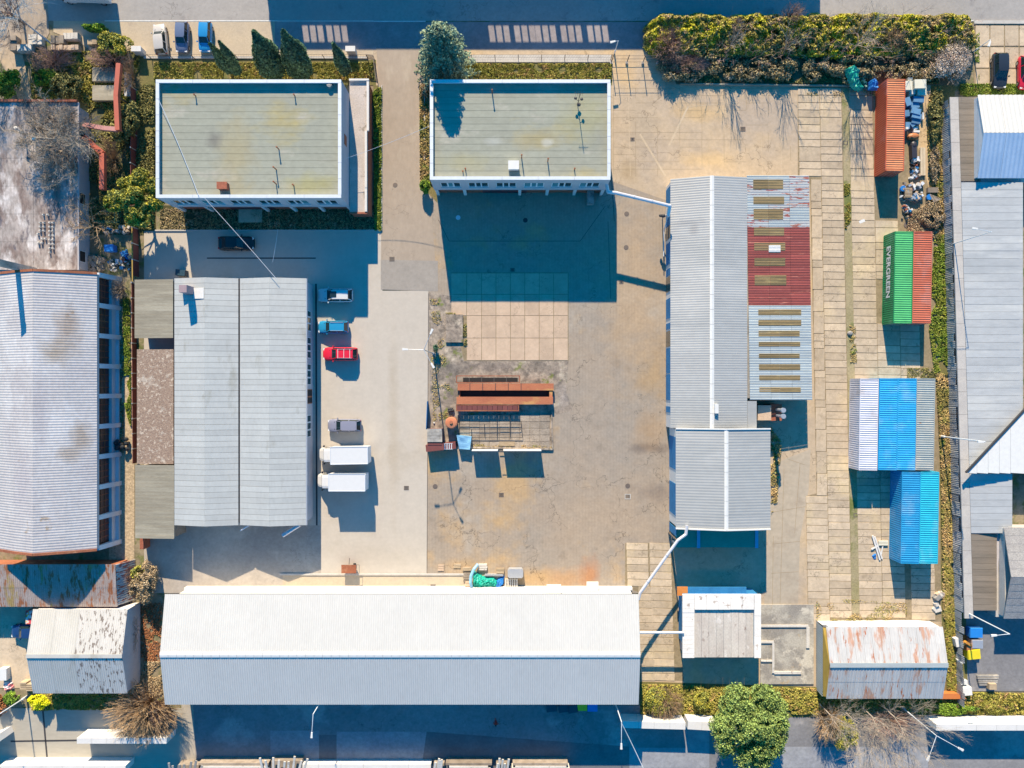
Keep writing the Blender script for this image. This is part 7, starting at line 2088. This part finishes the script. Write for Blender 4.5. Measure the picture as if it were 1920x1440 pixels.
# big mixed hedge in the north: a row of shrubs
hp = [(1222, 70, 26, 32), (1268, 62, 34, 34), (1325, 62, 38, 36), (1385, 62, 38, 38), (1445, 62, 38, 36), (1505, 64, 38, 38), (1565, 66, 38, 38), (1625, 66, 38, 40), (1685, 68, 38, 40), (1742, 70, 38, 40), (1792, 78, 36, 44)]
t = thing("hedge", "long yellow green hedge of merged shrubs along the top street", "hedge", (*P(1510, 80)[:2], 0))
blobs = []
for (cx, cy, rx, ry) in hp:
    for i in range(20):
        p = P(cx + random.uniform(-.85, .85) * rx, cy + random.uniform(-.75, .75) * ry)
        h = random.uniform(2.1, 2.9)
        blobs.append(((p.x, p.y, h * .55), (rx / SC * random.uniform(.28, .5), ry / SC * random.uniform(.25, .42), h * .48)))
pts, nr = [], []
hx0, hx1 = P(1205, 60).x, P(1822, 60).x
while len(pts) < 120000:
    x = random.uniform(hx0, hx1)
    yt = P(0, 33).y + .5 * mnoise.noise(Vector((x * .5, 1, 2))) ; yb = P(0, 112).y + .9 * mnoise.noise(Vector((x * .4, 7, 2)))
    y = random.uniform(yb, yt)
    yc = (yt + yb) / 2; w_ = abs(y - yc) / ((yt - yb) / 2)
    ex = 3.2 * (1 - math.sqrt(max(0, 1 - w_ ** 2.2))) + .7 * mnoise.noise(Vector((y, 3, x * .1)))
    e = min(1.0, (yt - y) / 1.0, (x - hx0 - ex) / 1.2, (hx1 - x - ex) / 1.2, .3 + (y - yb) / 4.5)
    if e <= 0: continue
    v = Vector((x, y, 0))
    hgt = (2.1 + .55 * mnoise.noise(v * .45) + .5 * mnoise.noise(v * 1.3) + .25 * mnoise.noise(v * 3.1)) * math.sqrt(e) + .15
    if mnoise.noise(v * .9 + Vector((5, 5, 5))) < -.38: hgt *= .5
    z = hgt - random.expovariate(3.2)
    if z < .1: continue
    pts.append((x, y, z)); nr.append((0, .25, .8))
leaves("foliage", pts, .15, M['lf_hedge'], t, nrm=np.array(nr) + np.array((0, .3, 0)), jitter=.75)
blobs2 = []
for i in range(150):
    p = P(random.uniform(1245, 1800), random.uniform(92, 150)); h = random.uniform(.7, 1.7)
    blobs2.append(((p.x, p.y, h * .45), (random.uniform(.6, 1.4), random.uniform(.5, 1.0), h * .5)))
pts, nr = crown_points(60000, blobs2, .3)
leaves("undergrowth", pts, .15, M['lf_dark'], t, nrm=nr + np.array((0, .5, .3)), jitter=.8)
tw = MB()
for i in range(150):
    p = P(random.uniform(1240, 1800), random.uniform(50, 130))
    branches(tw, (p.x, p.y, 1.6), (random.uniform(-.5, .5), random.uniform(-.5, .5), 1), random.uniform(.9, 1.6), .03, 2, .8, 2, .1, (2, 3), 3)
tw.build("bare_twigs", M['twig_p'], t)
grass("weeds", [(1275, 128), (1760, 128), (1760, 158), (1280, 156)], 9000, M['lf_olive'], .2, .12, -.05)

def bare(name, label, cat, cx, cy, h, m, trunk_r=.14, depth=4, first=6, spread=.7, lean=(0, 0), length=None, group=None, tm=None, kids=(2, 4), up=.15, z0=.0, shrink=.68):
    p = P(cx, cy)
    t = thing(name, label, cat, (p.x, p.y, 0), group)
    tr = MB()
    top = Vector((p.x + lean[0] * .4, p.y + lean[1] * .4, h * .35 + z0))
    tr.tube((p.x, p.y, 0), top, trunk_r, trunk_r * .8, 8)
    tr.build("trunk", M[tm or 'bark'], t)
    br = MB()
    for i in range(first):
        a = 6.28 * i / first + random.uniform(-.3, .3)
        d = Vector((math.cos(a) * spread + lean[0] / h, math.sin(a) * spread + lean[1] / h, random.uniform(.6, 1.1)))
        branches(br, top, d, (length or h * .42) * random.uniform(.8, 1.15), trunk_r * .55, depth, spread, 3, up, kids, 4, shrink)
    br.build("branches", M[m], t)
    return t
def brush(name, label, cx, cy, rx, ry, h, m, n=260, r=.02, group=None, kids=(3, 5)):
    """many-stemmed leafless shrub"""
    p = P(cx, cy)
    t = thing(name, label, "shrub", (p.x, p.y, 0), group)
    s = MB()
    for i in range(n):
        a = random.uniform(0, 6.28); k_ = math.sqrt(random.random())
        e = Vector((p.x + rx / SC * k_ * math.cos(a), p.y + ry / SC * k_ * math.sin(a), h * random.uniform(.75, 1.05) * (1 - .45 * k_ * k_)))
        b0 = Vector((p.x + .25 * (e.x - p.x) * random.random(), p.y + .25 * (e.y - p.y) * random.random(), 0))
        mid = b0.lerp(e, .5) + Vector((random.uniform(-.15, .15), random.uniform(-.15, .15), .25))
        s.tube(b0, mid, r * 1.5, r, 3, cap=False); s.tube(mid, e, r, r * .5, 3, cap=False)
        for k2 in range(random.randint(*kids)):
            u = random.uniform(.1, .95); q = mid.lerp(e, u)
            d = (e - mid).normalized() + Vector((random.uniform(-.8, .8), random.uniform(-.8, .8), random.uniform(-.2, .5)))
            s.tube(q, q + d.normalized() * random.uniform(.3, .8), r * .7, r * .35, 3, cap=False)
    s.build("stems", M[m], t)
    return t
brush("shrub", "pinkish bare shrub at the left end of the hedge", 1248, 92, 36, 38, 3.0, 'twig_p', 420, .022)
shrub("shrub", "white blossoming bush at the right end of the hedge", "shrub", 1774, 120, 38, 46, 3.0, 5200, M['lf_blossom'], .13, stem_m='twig')
brush("shrub", "pale leafless stems mixed into the blossoming bush", 1772, 122, 40, 48, 3.0, 'twig', 160, .02)
brush("shrub", "small pink bare shrub sticking up above the hedge", 1474, 42, 22, 20, 4.4, 'twig_p', 90, .02)
brush("shrub", "beige bare patch in the middle of the hedge", 1655, 82, 30, 24, 3.1, 'twig_o', 160, .02)
brush("shrub", "pale bare shrub near the left quarter of the hedge", 1372, 66, 20, 22, 3.3, 'twig', 120, .02)
brush("shrub", "brown bare shrub at the south foot of the hedge beside the gate", 1285, 126, 44, 16, 1.8, 'twig_p', 200, .02)
bare("bare_tree", "leafless tree inside the hedge casting a branching shadow on the yard", "tree", 1360, 100, 6.0, 'twig', .09, 3, 4, .35)
bare("bare_tree", "leafless tree near the right part of the hedge with a branching shadow", "tree", 1590, 100, 6.5, 'twig', .10, 4, 5, .4)
bare("bare_tree", "thin leafless tree standing in the hedge left of the tarpaulins", "tree", 1462, 105, 5.5, 'twig', .08, 3, 4, .35)
grass("weeds", [(1700, 400), (1745, 380), (1762, 400), (1762, 450), (1700, 440)], 2500, M['lf_dry'], .18, .15)
shrub("shrub", "dry reddish brush beside the scrap heap and fence", "shrub", 1745, 402, 26, 34, .9, 3000, M['lf_dry'], .16, stems=False)
shrub("shrub", "olive weeds right of the blue tubs beside the orange container", "shrub", 1748, 215, 14, 60, 1.4, 3000, M['lf_olive'], .2)
shrub("shrub", "dry stalks right of the timber beams along the fence", "shrub", 1748, 310, 12, 40, 1.0, 2200, M['lf_dry'], .18)

def spruce(label, cx, cy, h, r, n_whorl, m, name="spruce_tree"):
    p = P(cx, cy)
    t = thing(name, label, "tree", (p.x, p.y, 0))
    tr = MB(); tr.tube((p.x, p.y, 0), (p.x, p.y, h), .2, .03, 8); tr.build("trunk", M['bark'], t)
    pts, nr = [], []
    br = MB()
    for i in range(n_whorl):
        u = i / n_whorl
        z = .6 + (h - .7) * u
        R_ = r * (1 - u) ** .5 * random.uniform(.85, 1.1) + .2
        k_ = random.randint(7, 10)
        a0 = random.uniform(0, 6.28)
        for j_ in range(k_):
            a = a0 + 6.28 * j_ / k_ + random.uniform(-.2, .2)
            L_ = R_ * random.uniform(.75, 1.12)
            d = Vector((math.cos(a), math.sin(a), .12 - .25 * (1 - u)))
            tip = Vector((p.x, p.y, z)) + d * L_
            br.tube((p.x, p.y, z), tip, .035, .01, 4, cap=False)
            m_ = int(18 + 60 * L_ / r)
            for q in range(m_):
                s = random.uniform(.2, 1.04)
                side = random.gauss(0, .17) * L_ * (1.15 - s) + random.gauss(0, .07)
                v = Vector((p.x, p.y, z)) + d * L_ * s + Vector((-math.sin(a), math.cos(a), 0)) * side + Vector((0, 0, random.gauss(.02, .07)))
                pts.append(v); nr.append((d.x * .3, d.y * .3, 1.0))
    br.build("limbs", M['bark'], t)
    leaves("needles", [tuple(v) for v in pts], .17, m, t, nrm=np.array(nr), jitter=.6, aspect=2.0)
    return t
spruce("large blue green spruce beside the entrance road and right office", 838, 140, 12.4, 3.9, 46, M['lf_spruce'])
def cypress(label, cx, cy, h, r, n, group, lean=(0, 0)):
    p = P(cx, cy)
    t = thing("conifer", label, "tree", (p.x, p.y, 0), group)
    tr = MB(); tr.tube((p.x, p.y, 0), (p.x + lean[0] * .9, p.y + lean[1] * .9, h * .9), .15, .03, 8); tr.build("trunk", M['bark'], t)
    pts, nr = [], []
    while len(pts) < n:
        u = random.random() ** .8; z = .9 + (h - .9) * u
        R_ = r * min(1, (1 - u) * 1.6 + .08) * (1 - .25 * max(0, .3 - u) / .3)
        a = random.uniform(0, 6.28)
        R_ *= 1 + .25 * math.sin(a * 3 + z * 1.3) * .6 + .2 * mnoise.noise(Vector((math.cos(a) * 2, math.sin(a) * 2, z)))
        k_ = R_ * (random.random() ** .4)
        pts.append((p.x + lean[0] * u + k_ * math.cos(a), p.y + lean[1] * u + k_ * math.sin(a), z + random.gauss(0, .08))); nr.append((math.cos(a), math.sin(a), .7))
    leaves("needles", pts, .17, m_cyp, t, nrm=np.array(nr), jitter=.7, aspect=2.2)
    return t
m_cyp = M['lf_cyp']
gc = "conifers along the front lawn"
cypress("small slim conifer leftmost of the front row", 436, 138, 5.2, .75, 5000, gc, (-.9, 1.6))
cypress("small conifer directly right of the slimmest one in the front row", 450, 140, 5.6, .8, 5500, gc, (-.5, 1.8))
cypress("large dark conifer left of the tallest pair in the front row", 521, 142, 7.4, 1.75, 15000, gc, (-.6, 2.4))
cypress("large dark conifer right of the tallest pair in the front row", 571, 142, 7.5, 1.7, 15000, gc, (-.5, 2.4))
cypress("small conifer beside the white pillar near the gate", 652, 140, 5.6, .85, 5500, gc, (-.6, 1.6))
shrub("round_bush", "small round clipped bush at the left front corner of the right office", "bush", 799, 352, 13, 14, 1.9, 2200, M['lf_green'], .16)
shrub("shrub", "dry shrubs along the drive at the upper left corner of the right office", "shrub", 797, 172, 9, 16, 1.2, 900, M['lf_dry'], .16)

# broad leafy tree at the lower right
def broad(label, cx, cy, h, r, n, m, name="broadleaf_tree", size=.3, nb=16, squash=.42):
    p = P(cx, cy)
    t = thing(name, label, "tree", (p.x, p.y, 0))
    tr = MB(); tr.tube((p.x, p.y, 0), (p.x + .1, p.y, h * .45), .24, .18, 10)
    for i in range(7):
        a = 6.28 * i / 7 + random.uniform(-.3, .3)
        tr.tube((p.x + .1, p.y, h * random.uniform(.3, .45)), (p.x + r * .6 * math.cos(a), p.y + r * .6 * math.sin(a), h * random.uniform(.6, .8)), .1, .03, 6)
    tr.build("trunk", M['bark'], t)
    blobs = []
    for i in range(nb):
        a = random.uniform(0, 6.28); k_ = math.sqrt(random.random()) * .78
        blobs.append(((p.x + r * k_ * math.cos(a), p.y + r * k_ * math.sin(a), h * (.62 + .25 * (1 - k_) + random.uniform(-.08, .08))), (r * random.uniform(.17, .34),) * 2 + (h * squash * .5 * random.uniform(.5, .8),)))
    pts, nr = crown_points(int(n * 2), blobs, .45)
    leaves("crown", pts, size * .66, m, t, nrm=nr, jitter=1.0)
    return t
broad("round leafy green tree covering the street wall in the lower right", 1381, 1325, 8.2, 5.6, 36000, M['lf_tree'], nb=60, size=.24)
broad("yellow green tree between the flat building and the left office", 282, 388, 6.0, 4.3, 20000, M['lf_yg'], nb=22, size=.26)
shrub("shrub", "yellow green bush at the left end of the street parking", "shrub", 222, 92, 34, 26, 2.6, 6000, M['lf_yg'], .22)
shrub("shrub", "bright green low hedge strip beside the shadowed street at the upper left", "shrub", 186, 60, 22, 9, 1.8, 2600, M['lf_green'], .2)
shrub("shrub", "olive bush at the corner of the flat building beside the garden path", "shrub", 130, 165, 34, 30, 1.8, 4500, M['lf_olive'], .24)
shrub("evergreen_bush", "dark evergreen bush at the left edge above the flat building", "bush", 28, 165, 24, 30, 3.0, 5500, M['lf_green'], .22)
shrub("shrub", "green undergrowth in the shade below the stone pallets", "shrub", 90, 150, 26, 20, 1.2, 2600, M['lf_green'], .2)
shrub("shrub", "olive thicket between the maroon fence and the left office", "shrub", 246, 235, 26, 44, 2.6, 7000, M['lf_olive'], .24)
brush("shrub", "pinkish bare thicket at the top of the salmon duct", 218, 118, 44, 24, 2.8, 'twig_p', 260, .02)
brush("shrub", "bare brown thicket left of the maroon fence", 250, 150, 14, 44, 2.4, 'twig_o', 150, .02)
brush("shrub", "brown tangle under the birch in the upper left garden", 105, 118, 48, 26, 1.6, 'twig_p', 260, .02)
brush("shrub", "bare scrub between the two salmon ducts", 215, 300, 26, 44, 2.2, 'twig_o', 190, .02)
brush("shrub", "bare tangle at the corner of the factory hall beside the mossy lean-to", 230, 545, 20, 18, 1.8, 'twig', 130, .02)
bare("birch_tree", "white barked birch leaning over the upper left garden", "tree", 100, 85, 11.0, 'twig_w', .13, 5, 9, .8, (-4.5, 4.0), tm='twig_w', kids=(3, 4))
bare("bare_tree", "large leafless tree spreading over the flat building roof", "tree", 150, 285, 7.0, 'twig', .2, 5, 12, 1.0, (0, 0), up=-.05, kids=(3, 5), shrink=.66, length=3.2)
bare("bare_tree", "smaller leafless tree over the lower corner of the flat building", "tree", 190, 430, 5.0, 'twig_o', .12, 4, 7, .9, (0, 0), kids=(2, 4))
bare("bare_tree", "pink twigged tree in the uppermost left corner", "tree", 45, 45, 7.0, 'twig_p', .15, 5, 8, .8, kids=(3, 4))

# hedge strip between the sheds and the long hall
shrub("shrub", "tall dry bush at the top of the strip between shed and long hall", "shrub", 283, 1088, 24, 44, 2.8, 8000, M['lf_dry'], .18)
shrub("shrub", "yellow green tuft at the foot of the maroon annex", "shrub", 268, 1070, 16, 14, 2.2, 1800, M['lf_yg'], .2)
brush("shrub", "beige twiggy column beside the white shed gable", 258, 1180, 11, 44, 2.6, 'twig', 200, .018)
brush("bare_shrub", "huge bare tan shrub below the white shed and long hall corner", 282, 1322, 76, 62, 4.4, 'twig_o', 520, .032, kids=(4, 7))
brush("bare_shrub", "pinkish bare growth at the right of the huge tan shrub", 315, 1330, 26, 32, 3.0, 'twig_p', 260, .02)
shrub("forsythia_bush", "bright yellow blossoming bush at the corner of the white shed", "bush", 80, 1308, 19, 15, 1.9, 3600, M['lf_yellow'], .15)
shrub("shrub", "bright green bush left of the yellow blossoming one", "shrub", 30, 1303, 19, 15, 1.6, 2400, M['lf_green'], .2)
shrub("shrub", "rust red bush at the left edge beside the green one", "shrub", 6, 1318, 14, 20, 1.4, 2000, mat("red_shrub", (.36, .15, .06), (.28, .12, .05), island=.4), .18)
brush("shrub", "red brown bare patch along the rusty shed wall", 247, 1075, 7, 22, 1.6, 'twig_p', 90, .02)

# green strip in the south
shrub("shrub", "yellowish shrub mound right of the long hall corner", "shrub", 1232, 1310, 34, 30, 2.0, 6500, M['lf_yg'], .17)
brush("shrub", "tan bare twigs over the mound right of the long hall corner", 1245, 1310, 34, 32, 2.2, 'twig_o', 320, .016)
shrub("shrub", "small yellow green shrub between the mound and the round tree", "shrub", 1315, 1310, 18, 26, 1.6, 2600, M['lf_yg'], .18)
brush("shrub", "ochre leafless bush in front of the garage lower left corner", 1545, 1345, 28, 40, 2.8, 'twig_o', 300, .02)
shrub("shrub", "yellow leafed shrub among the bare trees in the lower right", "shrub", 1575, 1362, 30, 42, 2.2, 3400, M['lf_yg'], .17)
brush("shrub", "brown bare undergrowth left of the long white street wall", 1665, 1350, 60, 36, 2.0, 'twig_p', 340, .02)
gb = "leafless trees in front of the rusty garage"
for k_, (cx, cy, lab) in enumerate(((1535, 1318, "leafless tree before the lower left corner of the rusty garage"), (1575, 1325, "second leafless tree from the corner of the rusty garage"), (1612, 1322, "leafless tree in the middle of the row before the rusty garage"), (1652, 1322, "leafless tree closest to the twin arm street lamp"))):
    bare("bare_tree", lab, "tree", cx, cy, 8.5, 'twig', .08, 5, 4, .42, (.6, -.6), group=gb, tm='twig', kids=(3, 4))
shrub("shrub", "green low growth under the orange roof strip", "shrub", 1770, 1325, 50, 14, .9, 3200, M['lf_green'], .18)
shrub("shrub", "ochre weeds at the lower right edge beside the sacks", "shrub", 1870, 1320, 50, 14, .8, 3000, M['grass'], .18)
shrub("climber", "leafy weed beside the yard lamp foot", "plant", 818, 655, 6, 10, 1.4, 500, M['lf_cyp'], .13)
